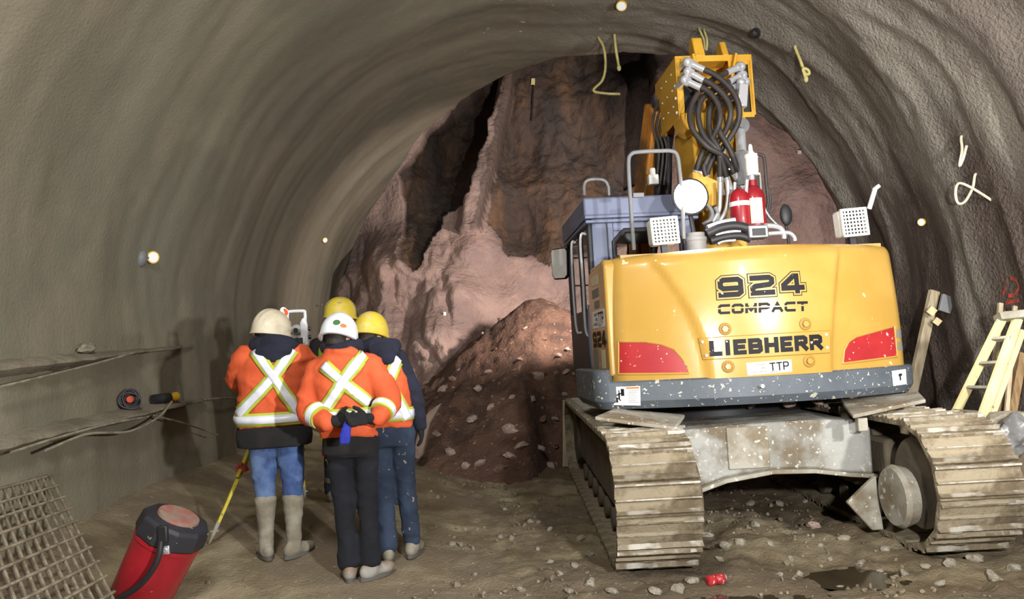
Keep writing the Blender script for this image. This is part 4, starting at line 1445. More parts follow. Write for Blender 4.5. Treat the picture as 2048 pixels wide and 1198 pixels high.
mb.box((mid - 0.16, 0.12, (BZ0 + BZ1) / 2), (0.025, 0.36, 0.6), (0, -0.15, 0))
part(mb, 'inner_gussets', M_yel_in, BXO, bevel=0.005)
mb = MB()
for x, nx_ in ((BX0, -1), (BX1 + 0.016, 1)):
    for z in (BZ0 + 0.06, BZ0 + 0.2, BZ0 + 0.32):
        mb.cyl((x, BYF + 0.05, z), (x + nx_ * 0.012, BYF + 0.05, z), 0.014, n=10)
for k in range(3):
    for q_ in range(3):
        mb.cyl((BX0, 0.15 + 0.18 * k, BZ0 + 0.15 + 0.16 * q_), (BX0 - 0.008, 0.15 + 0.18 * k, BZ0 + 0.15 + 0.16 * q_), 0.008, n=8)
part(mb, 'box_bolts', M_lampw, BXO)
for a, b, w_ in ((1388, 82, 0.10), (1439, 90, 0.06)):
    q = UL(a, b, 0.15)
    mb = MB()
    mb.prism([(-0.16, BZ1 - 0.01), (-0.08, q.z), (-0.02, q.z + 0.01), (0.02, q.z - 0.02), (0.05, BZ1 - 0.01)], (q.x - w_ / 2, 0.15, 0), (0, 1, 0), (0, 0, 1), (w_, 0, 0))
    part(mb, 'lifting_eye', M_yel_in, BXO, bevel=0.012)
# boom body
mb = MB()
mb.prism([(0.02, 1.9), (0.55, 1.9), (0.66, 2.8), (0.62, 3.6), (0.06, 3.6), (0.0, 2.9)], (BX0 + 0.13, 0, 0), (0, 1, 0), (0, 0, 1), (0.45, 0, 0))
part(mb, 'boom_arm', M_yel_in, BO, bevel=0.02)
mb = MB()
z0 = UL(1375, 262, -0.08).z
mb.prism([(BX0, BZ0 + 0.02), (BX0 + 0.005, z0 + 0.12), (BX0 + 0.04, z0 + 0.03), (BX0 + 0.10, z0), (BX0 + 0.22, z0 - 0.02), (BX0 + 0.28, z0 + 0.10), (BX0 + 0.30, BZ0 + 0.02)], (0, -0.08, 0), (1, 0, 0), (0, 0, 1), (0, 0.3, 0))
part(mb, 'boom_cheek', M_yel_in, BO, bevel=0.02)
q = UL(1480, 253, -0.05)
mb = MB()
mb.prism([(-0.20, 0.30), (-0.22, 0.0), (-0.10, -0.15), (0.04, -0.10), (0.10, 0.02), (0.06, 0.28)], (q.x, 0.0, q.z), (1, 0, 0), (0, 0, 1), (0, 0.25, 0))
part(mb, 'boom_cheek', M_yel_in, BO, bevel=0.02)
mb = MB()
mb.lathe([(0.001, -0.06), (0.03, -0.06), (0.032, -0.045), (0.075, -0.045), (0.08, -0.03), (0.08, 0.1)], q, (0, 1, 0), 28)
part(mb, 'pivot_pin', M_gpaint, BO)
# hydraulic cylinder: barrel below, chrome rod above
a, b = UL(1488, 372, -0.15), UL(1483, 306, -0.15)
CYL = bpy.data.objects.new('lift_cylinder', None); COL.objects.link(CYL); CYL.parent = EX
mb = MB(); ax = (b - a).normalized()
mb.lathe([(0.09, 0), (0.09, (b - a).length - .12), (0.095, (b - a).length - .11), (0.095, (b - a).length - .03), (0.085, (b - a).length)], a, ax, 28)
part(mb, 'cylinder_barrel', M_gpaint, CYL)
mb = MB(); c = UL(1480, 250, -0.02); mb.cyl(b, c, 0.048, n=20)
part(mb, 'piston_rod', M_chrome, CYL)
for da, db, r_ in ((-14, -10, 0.012), (-24, 10, 0.009)):
    mb = MB(); mb.tube(smooth_path([UL(1473 + da, 340, -0.2), UL(1475 + da, 300, -0.2), UL(1466 + db - 8, 262, -0.16)], 6), r_, 8)
    part(mb, 'steel_pipe', M_chrome, CYL)
# twin boom plate in front of the burning lamp
mb = MB()
pp = [UL(a, b, -0.30) for a, b in ((1385, 343), (1400, 345), (1436, 362), (1436, 412), (1385, 412))]
mb.prism([(p.x, p.z) for p in pp][::-1], (0, -0.30, 0), (1, 0, 0), (0, 0, 1), (0, 0.12, 0))
part(mb, 'boom_foot_plate', M_yel_in, BO, bevel=0.01)
# stick hanging in front, seen past the left side of the box
mb = MB()
mb.bar((BX0 + 0.05, 0.75, BZ1 - 0.25), (BX0 - 0.05, 1.9, 2.2), 0.26, 0.34)
SK = part(mb, 'stick_arm', pm('stick_orange', (216, 140, 50), (120, 84, 44), sc=2, rough=0.5), BO, bevel=0.02)
for k, (a, b, r_) in enumerate((((1312, 195), (1316, 420), 0.05), ((1330, 190), (1334, 420), 0.045))):
    mb = MB(); mb.tube(smooth_path([UL(a[0], a[1], 0.75), UL((a[0] + b[0]) / 2 + 4, 300, 0.8), UL(*b, 0.85)], 6), r_, 12)
    part(mb, 'stick_cylinder', M_dark, BO)
mb = MB()
for dx in (0, 8, 16):
    mb.tube(smooth_path([UL(1316 + dx, 200, 0.62), UL(1306 + dx, 250, 0.62), UL(1318 + dx, 300, 0.66), UL(1312 + dx, 370, 0.7)], 6), 0.014, 8)
part(mb, 'stick_hoses', M_hose, BO)
mb = MB(); q = UL(1306, 360, 0.4); mb.box(q, (0.10, 0.08, 0.10)); mb.cyl(q + V((0, 0, .04)), q + V((0, 0, .12)), 0.03)
part(mb, 'hose_clamp_block', M_lampw, BO, bevel=0.01)

# ------------------------------------------------------------------ hoses and fittings
HOSES = [([(1391, 132), (1430, 150), (1463, 180), (1478, 215), (1474, 250), (1450, 290), (1425, 320), (1412, 352)], 1),
         ([(1391, 152), (1428, 172), (1454, 200), (1461, 230), (1449, 265), (1424, 300), (1402, 348)], 1),
         ([(1385, 168), (1416, 183), (1437, 212), (1439, 243), (1425, 275), (1405, 305), (1391, 345)], 1),
         ([(1468, 139), (1430, 156), (1398, 184), (1381, 220), (1385, 258), (1413, 292), (1448, 314), (1470, 350)], -1),
         ([(1472, 157), (1430, 178), (1402, 202), (1397, 238), (1410, 275), (1438, 305), (1454, 358)], -1),
         ([(1478, 170), (1442, 188), (1422, 213), (1418, 248), (1424, 275), (1438, 303), (1440, 358)], -1),
         ([(1475, 192), (1452, 200), (1436, 222), (1438, 260), (1460, 300), (1480, 352)], -1)]
for k, (pp, sgn) in enumerate(HOSES):
    n = len(pp)
    pts = []
    for i, (a, b) in enumerate(pp):
        f = math.sin(PI * i / (n - 1))
        ph = math.sin(2 * PI * i / (n - 1))
        pts.append(UL(a, b, -0.12 - 0.12 * f - sgn * 0.055 * (1 if i < n * 0.45 else -1 if i > n * 0.6 else 0)))
    mb = MB(); mb.tube(smooth_path(pts, 8), 0.027, 12)
    h = part(mb, 'hydraulic_hose', M_hose, BO)
    mb = MB()
    a, d = pts[0], (pts[0] - pts[1]).normalized()
    mb.cyl(a - d * 0.09, a + d * 0.03, 0.032, n=14); mb.cyl(a + d * 0.03, a + d * 0.07, 0.044, n=6)
    mb.ell(a + d * 0.085, 0.047, None, 12, 8)
    mb.cyl(a + d * 0.085, V(((a + d * 0.10).x, BYF + 0.05, (a + d * 0.09).z)), 0.036, n=6)
    part(mb, 'hose_fitting', M_chrome, h)
    mb = MB()
    e, d2 = pts[-1], (pts[-1] - pts[-2]).normalized()
    mb.cyl(e - d2 * 0.02, e + d2 * 0.10, 0.032, n=14); mb.cyl(e + d2 * 0.10, e + d2 * 0.15, 0.042, n=6)
    part(mb, 'hose_fitting', M_chrome, h)
mb = MB(); q = UL(1484, 192, -0.16); mb.box(q, (0.09, 0.08, 0.22), (0, 0.15, 0)); mb.ell(q + V((0.0, 0, 0.13)), 0.04)
part(mb, 'valve_block', M_chrome, BO, bevel=0.01)
for pp, r_, m in (([(1440, 365), (1440, 395), (1438, 420), (1425, 445)], .018, M_chrome), ([(1455, 362), (1456, 395), (1450, 425), (1430, 455)], .018, M_chrome), ([(1416, 410), (1424, 425), (1420, 440), (1405, 450)], .02, M_gpaint), ([(1430, 414), (1436, 428), (1430, 446), (1410, 458)], .02, M_gpaint),
                  ([(1470, 365), (1468, 400), (1462, 430), (1448, 460)], .016, M_chrome), ([(1412, 352), (1408, 340), (1408, 330)], .022, M_hose)):
    mb = MB(); mb.tube(smooth_path([UL(a, b, -0.5) for a, b in pp], 6), r_, 10)
    part(mb, 'steel_pipe', m)
for pp, r_, m in (([(1412, 468), (1440, 456), (1470, 452), (1495, 458), (1500, 470)], .042, M_dark), ([(1420, 482), (1450, 474), (1480, 472), (1500, 478)], .034, M_dark), ([(1415, 455), (1440, 446), (1470, 440)], .022, M_chrome), ([(1430, 470), (1460, 464), (1480, 462)], .020, M_chrome), ([(1435, 488), (1445, 482), (1470, 480)], .016, M_chrome)):
    mb = MB(); mb.tube(smooth_path([UL(a, b, -0.80) for a, b in pp], 6), r_, 12)
    part(mb, 'engine_hose' if m is M_dark else 'steel_pipe', m)
for pp, r_ in (([(1528, 452), (1545, 452), (1560, 456), (1567, 466), (1568, 478)], .022), ([(1530, 468), (1560, 466), (1578, 466), (1588, 474), (1590, 482)], .018)):
    mb = MB(); mb.tube(smooth_path([UL(a, b, -0.80) for a, b in pp], 6), r_, 12)
    part(mb, 'grab_rail', M_chrome)
# chrome tray
q = UL(1512, 465, -0.80)
mb = MB()
mb.box(q, (0.17, 0.12, 0.11)); 
TRY = part(mb, 'engine_bracket', M_steel, bevel=0.01)
mb = MB(); mb.box(q + V((0, -0.062, -0.005)), (0.11, 0.01, 0.06))
part(mb, 'bracket_recess', M_dark, TRY)
# red suppression tank and red extinguisher bottle
a, b = UL(1484, 468, -0.62), UL(1486, 378, -0.62)
mb = MB()
h_ = (b - a).length
mb.lathe([(0.03, 0), (0.085, 0.0), (0.088, 0.02), (0.088, h_ - 0.09), (0.075, h_ - 0.04), (0.045, h_ - 0.01), (0.03, h_)], a, (0, 0, 1), 28)
T1 = part(mb, 'red_tank', M_tred)
mb = MB(); mb.lathe([(0.0885, h_ * .60), (0.0895, h_ * .60), (0.0895, h_ * .70), (0.0885, h_ * .70)], a, (0, 0, 1), 28)
part(mb, 'tank_label', M_white, T1)
a, b = UL(1512, 458, -0.62), UL(1510, 372, -0.62)
h_ = (b - a).length
mb = MB()
mb.lathe([(0.03, 0), (0.09, 0.0), (0.093, 0.02), (0.093, h_ - 0.11), (0.08, h_ - 0.05), (0.05, h_ - 0.01), (0.035, h_), (0.035, h_ + 0.05)], a, (0, 0, 1), 28)
T2 = part(mb, 'fire_extinguisher', M_tred)
tag(T2, 'red extinguisher bottle with cream label')
mb = MB()
for k in range(9):
    for z in (0, 1):
        an = -PI / 2 - 0.75 + k * 1.15 / 8
        mb.v.append((a.x + 0.0945 * math.cos(an), a.y + 0.0945 * math.sin(an), a.z + h_ * (0.10 + 0.58 * z)))
mb.f = [(2 * k, 2 * k + 2, 2 * k + 3, 2 * k + 1) for k in range(8)]
part(mb, 'bottle_label', M_cream, T2)
mb = MB()
mb.cyl(a + V((0, 0, h_ + .04)), a + V((0, 0, h_ + .09)), 0.03, n=14); mb.box(a + V((0.02, 0, h_ + .10)), (0.10, 0.03, 0.025))
part(mb, 'bottle_valve', M_chrome, T2)
a, b = UL(1504, 340, -0.62), UL(1502, 298, -0.62)
mb = MB(); h_ = (b - a).length
mb.lathe([(0.05, -0.05), (0.055, 0), (0.055, h_ * .55), (0.06, h_ * .55), (0.06, h_ * .72), (0.04, h_ * .75), (0.02, h_ * .9), (0.018, h_ + .02), (0.012, h_ + .04)], a, (0, 0, 1), 20)
part(mb, 'breather_valve', M_lampw)
mb = MB(); mb.tube([a + V((0, 0, -0.05)), a + V((0, 0, -0.22))], 0.03, 10)
part(mb, 'valve_stem', M_steel)
for pp, r_, m in (([(1514, 308), (1526, 312), (1530, 330), (1532, 360), (1536, 400), (1534, 420)], .014, M_hose), ([(1520, 350), (1524, 400), (1536, 430), (1556, 452)], .014, M_steel), ([(1532, 370), (1540, 390), (1538, 420), (1528, 440)], .012, M_hose), ([(1494, 360), (1492, 400), (1498, 440)], .016, M_chrome)):
    mb = MB(); mb.tube(smooth_path([UL(a, b, -0.66) for a, b in pp], 6), r_, 10)
    part(mb, 'bottle_hose' if m is M_hose else 'steel_pipe', m)
# oval mirror on the right
q = UL(1572, 430, -0.4)
mb = MB(); mb.ell(q, (0.056, 0.03, 0.098), None, 24, 14)
OM = part(mb, 'oval_mirror', M_dark)
mb = MB(); mb.tube([q + V((0, 0.02, -0.08)), q + V((0.01, 0.02, -0.2)), V((q.x + 0.02, q.y + 0.02, 2.0))], 0.013, 8)
part(mb, 'mirror_post', M_dark, OM)
# ------------------------------------------------------------------ people
M_skin = pm('skin', (196, 142, 116), (184, 128, 104), sc=8, rough=0.55)
M_hair = pm('hair_dark', (38, 30, 26), (52, 42, 36), sc=30, rough=0.7)
M_or = pm('hi_vis_orange', (216, 96, 54), (202, 84, 44), sc=5, rough=0.8, bump=0.25, bsc=16, bdist=0.02)
M_lime = pm('tape_lime', (186, 196, 74), (172, 182, 66), sc=8, rough=0.7)
M_silver = pm('tape_silver', (226, 228, 236), (212, 214, 224), sc=7, rough=0.35, spec=0.7)
M_navy = pm('navy_fleece', (34, 36, 52), (26, 28, 40), sc=6, rough=0.95, bump=0.4, bsc=30)
M_black = pm('black_cloth', (34, 32, 32), (26, 25, 26), sc=6, rough=0.95, bump=0.3, bsc=24)
M_jean = pm('blue_jeans', (76, 100, 146), (54, 74, 120), sc=5, rough=0.9, bump=0.3, bsc=26, c3=(98, 120, 158), sc3=3.2)
M_jean2 = pm('dirty_jeans', (50, 62, 82), (36, 45, 62), sc=4, rough=0.95, bump=0.3, bsc=26, speck=[((140, 134, 118), 22, 0.66)])
M_trou = pm('dark_trousers', (24, 26, 33), (17, 18, 23), sc=5, rough=0.95, bump=0.3, bsc=24)
M_boot = pm('dusty_boot', (148, 142, 126), (122, 114, 98), sc=6, rough=0.9, bump=0.4, bsc=24)
M_boot2 = pm('tan_boot', (132, 112, 92), (150, 148, 142), sc=7, rough=0.9, bump=0.3, bsc=24)
M_sole = pm('boot_sole', (92, 88, 82), rough=0.9)
M_hatw = pm('hat_white', (226, 228, 234), (212, 214, 220), sc=6, rough=0.35)
M_hatc = pm('hat_cream', (206, 196, 172), (186, 174, 148), sc=6, rough=0.45, speck=[((150, 136, 112), 26, 0.69)])
M_haty = pm('hat_yellow', (208, 186, 58), (192, 168, 50), sc=5, rough=0.45, c3=(196, 178, 112), sc3=7, speck=[((160, 138, 90), 24, 0.68)])
M_blue = pm('blue_cuff', (40, 52, 170), (32, 42, 140), sc=8, rough=0.8)
M_limev = pm('lime_vest', (170, 204, 62), (150, 184, 52), sc=6, rough=0.8)

class Fig:
    def __init__(s, x, y, yaw, label, z=None):
        s.M = Matrix.Translation((x, y, floor_base(x, y) if z is None else z)) @ Matrix.Rotation(math.radians(yaw), 4, 'Z')
        s.I = s.M.inverted()
        s.d = y
        s.label = label
        s.root = None
    def px(s, px, py, yl=0.0):
        """pixel -> figure frame on the plane y = yl"""
        o = s.I @ CAM
        d = s.I.to_3x3() @ ray(px, py)
        return o + d * ((yl - o.y) / d.y)
    def body(s, mb):
        me = fuse(mb, 0.010, 2, 0.4)
        o = link('person', me, M_skin, angle=180)
        o.matrix_world = s.M
        tag(o, s.label, 'person')
        s.root = o
        return o
    def part(s, name, me, m, parent=None, angle=180):
        o = link(name, me, m, parent or s.root, angle=angle)
        return o

def limb(mb, pts, radii, n=16, flat=1.0):
    P = smooth_path(pts, 5)
    k = len(pts) - 1
    R = []
    for i in range(len(P)):
        t = i / (len(P) - 1) * k
        a = min(int(t), k - 1)
        R.append(lerp(radii[a], radii[a + 1], t - a))
    mb.tube(P, radii=R, n=n, flat=flat)
    mb.ell(P[0], R[0]); mb.ell(P[-1], R[-1])
def hand(mb, wrist, fwd, palm, side, curl=0.6, sc=1.0, grow=0.0):
    """palm, four unequal fingers and a thumb; side = +1 right"""
    f = V(fwd).normalized(); nrm = (V(palm) - f * V(palm).dot(f)).normalized(); lat = f.cross(nrm) * side
    w = V(wrist)
    R = Matrix((lat, f, nrm)).transposed()
    mb.ell(w + f * 0.048 * sc, (0.040 * sc + grow, 0.052 * sc + grow, 0.016 * sc + grow), R, 14, 10)
    mb.ell(w, (0.026 * sc + grow, 0.03 * sc, 0.022 * sc + grow), R, 12, 8)
    for k, (off, ln) in enumerate(((0.031, 0.066), (0.0105, 0.075), (-0.0105, 0.070), (-0.031, 0.055))):
        p = w + f * 0.088 * sc + lat * off * sc
        d = f + lat * off * 1.2
        pts = [p - f * 0.02]
        a = 0.0
        for q, frac in enumerate((0.45, 0.32, 0.23)):
            a += curl * (0.6, 0.8, 0.6)[q] * (1 + 0.06 * k)
            dd = (d.normalized() * math.cos(a) + nrm * math.sin(a)).normalized()
            pts.append(p); p = p + dd * ln * frac * sc
        pts.append(p)
        r = 0.0088 * sc + grow
        mb.tube(pts, radii=[r * 1.05, r * 1.02, r * 0.96, r * 0.88, r * 0.78][:len(pts)], n=8)
        mb.ell(pts[-1], r * 0.78, None, 8, 6)
    t0 = w + f * 0.03 * sc + lat * 0.036 * sc
    t1 = t0 + (lat * 0.7 + f * 0.7 + nrm * 0.25).normalized() * 0.034 * sc
    t2 = t1 + (lat * 0.25 + f * 0.9 + nrm * (0.3 + curl * 0.4)).normalized() * 0.030 * sc
    mb.tube([t0 - lat * 0.012, t0, t1, t2], radii=[0.013 * sc + grow, 0.0115 * sc + grow, 0.0098 * sc + grow, 0.008 * sc + grow], n=8)
    mb.ell(t2, 0.008 * sc + grow, None, 8, 6)
def head_R(yaw, pitch, roll=0):
    return Matrix.Rotation(math.radians(yaw), 3, 'Z') @ Matrix.Rotation(math.radians(-pitch), 3, 'X') @ Matrix.Rotation(math.radians(roll), 3, 'Y')
def head(mb, c, R, neck):
    c = V(c)
    P = lambda x, y, z: c + R @ V((x, y, z))
    mb.ell(P(0, -0.008, 0.03), (0.076, 0.095, 0.092), R)
    mb.ell(P(0, 0.026, -0.045), (0.056, 0.064, 0.070), R)         # jaw
    mb.ell(P(0, 0.078, -0.098), (0.024, 0.018, 0.018), R)         # chin
    mb.tube([P(0, 0.090, 0.022), P(0, 0.108, -0.012), P(0, 0.104, -0.028)], radii=[0.010, 0.014, 0.016], n=8)
    for s in (-1, 1):
        mb.ell(P(s * 0.013, 0.098, -0.028), 0.010, None, 8, 6)    # nostrils
        mb.ell(P(s * 0.032, 0.078, 0.032), (0.022, 0.014, 0.008), R, 10, 6)   # brow
        mb.ell(P(s * 0.040, 0.062, -0.02), (0.022, 0.022, 0.022), R, 10, 6)   # cheek
        mb.ell(P(s * 0.078, -0.004, -0.008), (0.010, 0.020, 0.032), R, 10, 8) # ear
    mb.ell(P(0, 0.090, -0.056), (0.024, 0.010, 0.006), R, 10, 6)  # lips
    mb.ell(P(0, 0.088, -0.067), (0.021, 0.010, 0.006), R, 10, 6)
    limb(mb, [P(0, -0.02, -0.05), neck], [0.056, 0.062])
def eyes(fig, c, R):
    c = V(c)
    for s in (-1, 1):
        mb = MB(); mb.ell(c + R @ V((s * 0.031, 0.083, 0.012)), 0.0115, None, 12, 8)
        fig.part('eye', mb.mesh('eye'), M_white)
def hair(fig, c, R, low=-0.075):
    c = V(c)
    mb = MB()
    n, k = 26, 10
    for j in range(k + 1):
        z = lerp(low, 0.11, j / k)
        f = math.sqrt(max(0.02, 1 - ((z - 0.03) / 0.096) ** 2)) if z > 0.03 else 1 - 0.10 * ((0.03 - z) / 0.1) ** 2
        for i in range(n):
            a = math.radians(200 + 140 * i / (n - 1)) if z < 0.05 else math.radians(180 + 180 * i / (n - 1))
            d = 0.006 + 0.003 * n3(i * 0.9, j * 0.9, 2)
            mb.v.append(c + R @ V(((0.076 * f + d) * math.cos(a), (0.095 * f + d) * math.sin(a) - 0.008, z)))
    mb.f = [(j * n + i, j * n + i + 1, (j + 1) * n + i + 1, (j + 1) * n + i) for j in range(k) for i in range(n - 1)]
    o = fig.part('hair', mb.mesh('hair'), M_hair)
    md = o.modifiers.new('s', 'SOLIDIFY'); md.thickness = 0.006
def hard_hat(fig, c, R, m, ridge=True):
    """dome, small all-round rim, front peak; its own shell thickness"""
    c = V(c) + R @ V((0, -0.004, 0.012))
    nu, nv = 56, 20
    mb = MB()
    def P(a, j):
        ca, sa = math.cos(a), math.sin(a)         # a: 90 deg = front (+y)
        if j <= nv - 4:
            t = j / (nv - 4)
            e = PI / 2 * (1 - t)                    # pole -> rim
            rx, ry, h = 0.122, 0.150, 0.168
            x, y, z = rx * ca * math.cos(e) ** 0.86, ry * sa * math.cos(e) ** 0.86, h * math.sin(e)
            if ridge:
                rd = max(0.0, 1 - abs(x) / 0.020) * 0.009 + max(0.0, 1 - abs(abs(x) - 0.045) / 0.014) * 0.005
                rd *= sm(0.02, 0.09, z) if sa > 0 else sm(0.02, 0.08, z)
                z += rd * math.sin(e); y += rd * sa * math.cos(e)
            return V((x, y, z))
        k = j - (nv - 4)                            # rim lip
        out = (0.0, 0.003, 0.007, 0.008, 0.005)[k]; dz = (0.0, -0.012, -0.018, -0.024, -0.026)[k]
        pk = max(0.0, sa) ** 3 * (0, 0.012, 0.034, 0.040, 0.036)[k]
        return V(((0.122 + out) * ca, (0.150 + out) * sa + pk, dz - 0.3 * pk))
    vs = []
    for j in range(nv + 1):
        for i in range(nu):
            vs.append(c + R @ P(2 * PI * i / nu, j))
    fs = [(j * nu + (i + 1) % nu, j * nu + i, (j + 1) * nu + i, (j + 1) * nu + (i + 1) % nu) for j in range(nv) for i in range(nu)]
    mb.add(vs, fs)
    # inner liner, closes the shell from below
    b = len(mb.v)
    for j in range(6):
        e = PI / 2 * (1 - j / 5)
        for i in range(nu):
            a = 2 * PI * i / nu
            mb.v.append(c + R @ V((0.108 * math.cos(a) * math.cos(e), 0.136 * math.sin(a) * math.cos(e), 0.150 * math.sin(e) - 0.026)))
    mb.f += [(b + j * nu + i, b + j * nu + (i + 1) % nu, b + (j + 1) * nu + (i + 1) % nu, b + (j + 1) * nu + i) for j in range(5) for i in range(nu)]
    t = nv * nu
    mb.f += [(t + i, b + 5 * nu + i, b + 5 * nu + (i + 1) % nu, t + (i + 1) % nu)for i in range(nu)]
    return fig.part('hard_hat', mb.mesh('hard_hat'), m, angle=60), c, R
def hat_disc(fig, hat, c, R, x, z, r, m, name='round_sticker', back=True):
    """round sticker on the back of the dome"""
    mb = MB()
    K = 20
    def S(a, b):
        q = 1 - (a / 0.122) ** 2 - (b / 0.168) ** 2
        y = -0.150 * math.sqrt(max(0.0, q)) if back else 0.150 * math.sqrt(max(0.0, q))
        return c + R @ (V((a, y, b)) * 1.025)
    mb.v.append(S(x, z))
    for k in range(K):
        mb.v.append(S(x + r * math.cos(2 * PI * k / K), z + r * math.sin(2 * PI * k / K)))
    mb.f = [(0, 1 + k, 1 + (k + 1) % K) for k in range(K)]
    return fig.part(name, mb.mesh(name), m, hat)
def bvh_mb(mb, M):
    return BVHTree.FromPolygons([M @ V(v) for v in mb.v], mb.f)
def tape_px(fig, bv, path, wid, off, name, m, parent, n=26):
    """tape whose centre line is given in pixels, laid on the garment"""
    P = [V((a, b, 0)) for a, b in path]
    L = [0.0]
    for a, b in zip(P, P[1:]):
        L.append(L[-1] + (b - a).length)
    mb = MB(); ok = []
    for i in range(n + 1):
        s = L[-1] * i / n
        k = max(q for q in range(len(P) - 1) if L[q] <= s + 1e-6)
        t = (s - L[k]) / (L[k + 1] - L[k])
        p = P[k].lerp(P[k + 1], t); d = (P[k + 1] - P[k]).normalized(); nn = V((-d.y, d.x, 0))
        row = []
        for q in (-.5, -.25, 0, .25, .5):
            c = p + nn * wid * q
            h = bv.ray_cast(CAM, ray(c.x, c.y))
            if h[0] is None:
                h = bv.find_nearest(fig.M @ fig.px(c.x, c.y, 0))
            nrm = h[1] if h[1].dot(CAM - h[0]) > 0 else -h[1]
            row.append(fig.I @ (h[0] + nrm * off))
        mb.v += row
    mb.f = [(i * 5 + q, i * 5 + q + 1, (i + 1) * 5 + q + 1, (i + 1) * 5 + q) for i in range(n) for q in range(4)]
    o = fig.part(name, mb.mesh(name), m, parent)
    md = o.modifiers.new('s', 'SOLIDIFY'); md.thickness = 0.004; md.offset = 0
    return o
def cross_tapes(fig, bv, paths, wl, ws, jacket, off=0.010):
    for i, p in enumerate(paths):
        t = tape_px(fig, bv, p, wl, off + 0.003 * i, 'reflective_tape', M_lime, jacket)
        tape_px(fig, bv, p, ws, off + 0.0045 + 0.003 * i, 'silver_strip', M_silver, t)
def ring_tape(fig, bv, zc, wid, off, name, m, parent, cx=0.0, cy=0.0, a0=0, a1=360, slope=0.0, n=64):
    mb = MB()
    for i in range(n + 1):
        a = math.radians(lerp(a0, a1, i / n))
        d = V((math.cos(a), math.sin(a), 0))
        for q in (-.5, 0, .5):
            o = V((cx, cy, zc + wid * q + slope * d.x)) + d * 1.2
            h = bv.ray_cast(fig.M @ o, fig.M.to_3x3() @ (-d))
            p = fig.I @ h[0] if h[0] is not None else o - d * 0.95
            mb.v.append(p + d * off)
    mb.f = [(i * 3 + q, (i + 1) * 3 + q, (i + 1) * 3 + q + 1, i * 3 + q + 1) for i in range(n) for q in range(2)]
    o = fig.part(name, mb.mesh(name), m, parent)
    md = o.modifiers.new('s', 'SOLIDIFY'); md.thickness = 0.004; md.offset = 0
    return o
def cuff(fig, a, b, r0_, r1_, m, name, parent):
    mb = MB(); mb.tube([a, V(a).lerp(V(b), .5), b], radii=[r0_, (r0_ + r1_) / 2, r1_], n=24)
    return fig.part(name, mb.mesh(name), m, parent, angle=40)
def cloth(fig, mb, name, m, vox=0.014, it=4, amp=0.006, sc=9, parent=None):
    me = fuse(mb, vox, it, 0.5)
    wrinkle(me, lambda c: amp * fbm(c[0] * sc, c[1] * sc, c[2] * sc * 0.7 + 3, 3) + amp * 0.8 * n3(c[0] * 3, c[1] * 3, c[2] * 14)
            + amp * 0.9 * ((1 - abs(2 * n3(c[0] * 4.5 + c[2] * 5, c[1] * 5, c[2] * 6.5 + amp * 900))) ** 3 - 0.3))
    return fig.part(name, me, m, parent)
def boot(fig, ankle, toe_dir, top, m, r_top=0.068, sole=True, L=0.27):
    d = V((math.sin(math.radians(toe_dir)), math.cos(math.radians(toe_dir)), 0))
    a = V((ankle[0], ankle[1], 0)); x = V((d.y, -d.x, 0))
    mb = MB()
    heel = a - d * 0.075
    R = Matrix((x, d, V((0, 0, 1)))).transposed()
    mb.ell(heel + d * 0.04 + V((0, 0, 0.055)), (0.043, 0.06, 0.055), R)
    mb.ell(heel + d * (L - 0.09) + V((0, 0, 0.045)), (0.050, 0.095, 0.044), R)
    limb(mb, [heel + d * 0.05 + V((0, 0, 0.05)), heel + d * (L - 0.12) + V((0, 0, 0.055))], [0.048, 0.044])
    limb(mb, [a + V((0, 0, 0.06)), a + V((0, 0, lerp(0.06, top[2], .5))) + (V(top) - V((a.x, a.y, top[2]))) * .5, V(top)], [0.052, 0.058, r_top])
    me = fuse(mb, 0.010, 3, 0.5)
    wrinkle(me, lambda c: 0.004 * n3(c[0] * 8, c[1] * 8, c[2] * 30) if c[2] > 0.1 else 0.0)
    o = fig.part('boot', me, m)
    if sole:
        mb = MB()
        pts = []
        for k in range(24):
            t = 2 * PI * k / 24
            w = 0.050 * (1 - 0.16 * math.sin(t)) if math.sin(t) > 0 else 0.044
            pts.append((w * math.cos(t), L / 2 * math.sin(t)))
        mb.prism(pts, heel + d * (L / 2 - 0.02) + V((0, 0, 0.002)), x, d, (0, 0, 0.026))
        fig.part('boot_sole', mb.mesh('boot_sole'), M_sole, o, angle=40)
    return o
def std_body(fig, hc, HR, neck, sh, el, wr, hips, knees, ankles, hands):
    mb = MB()
    head(mb, hc, HR, neck)
    cx = neck[0]
    mb.loft([(hips[0][0] * .5 + hips[1][0] * .5, 0, 0.84, 0.14, 0.09), (cx * .4, 0, 1.0, 0.135, 0.09), (cx * .8, neck[1] * .6, 1.25, 0.15, 0.10), (cx, neck[1] * .8, 1.40, 0.13, 0.08), (cx, neck[1], 1.48, 0.06, 0.06)], 24)
    for k in range(2):
        limb(mb, [sh[k], el[k], wr[k]], [0.052, 0.042, 0.028])
        limb(mb, [hips[k], knees[k], ankles[k]], [0.075, 0.055, 0.036])
        a = V(ankles[k]); mb.ell(a + V((0, 0.0, -0.04)), (0.030, 0.045, 0.024))
        if hands[k]:
            hand(mb, wr[k], hands[k][0], hands[k][1], 1 if k else -1, hands[k][2] if len(hands[k]) > 2 else 0.5)
    return fig.body(mb)

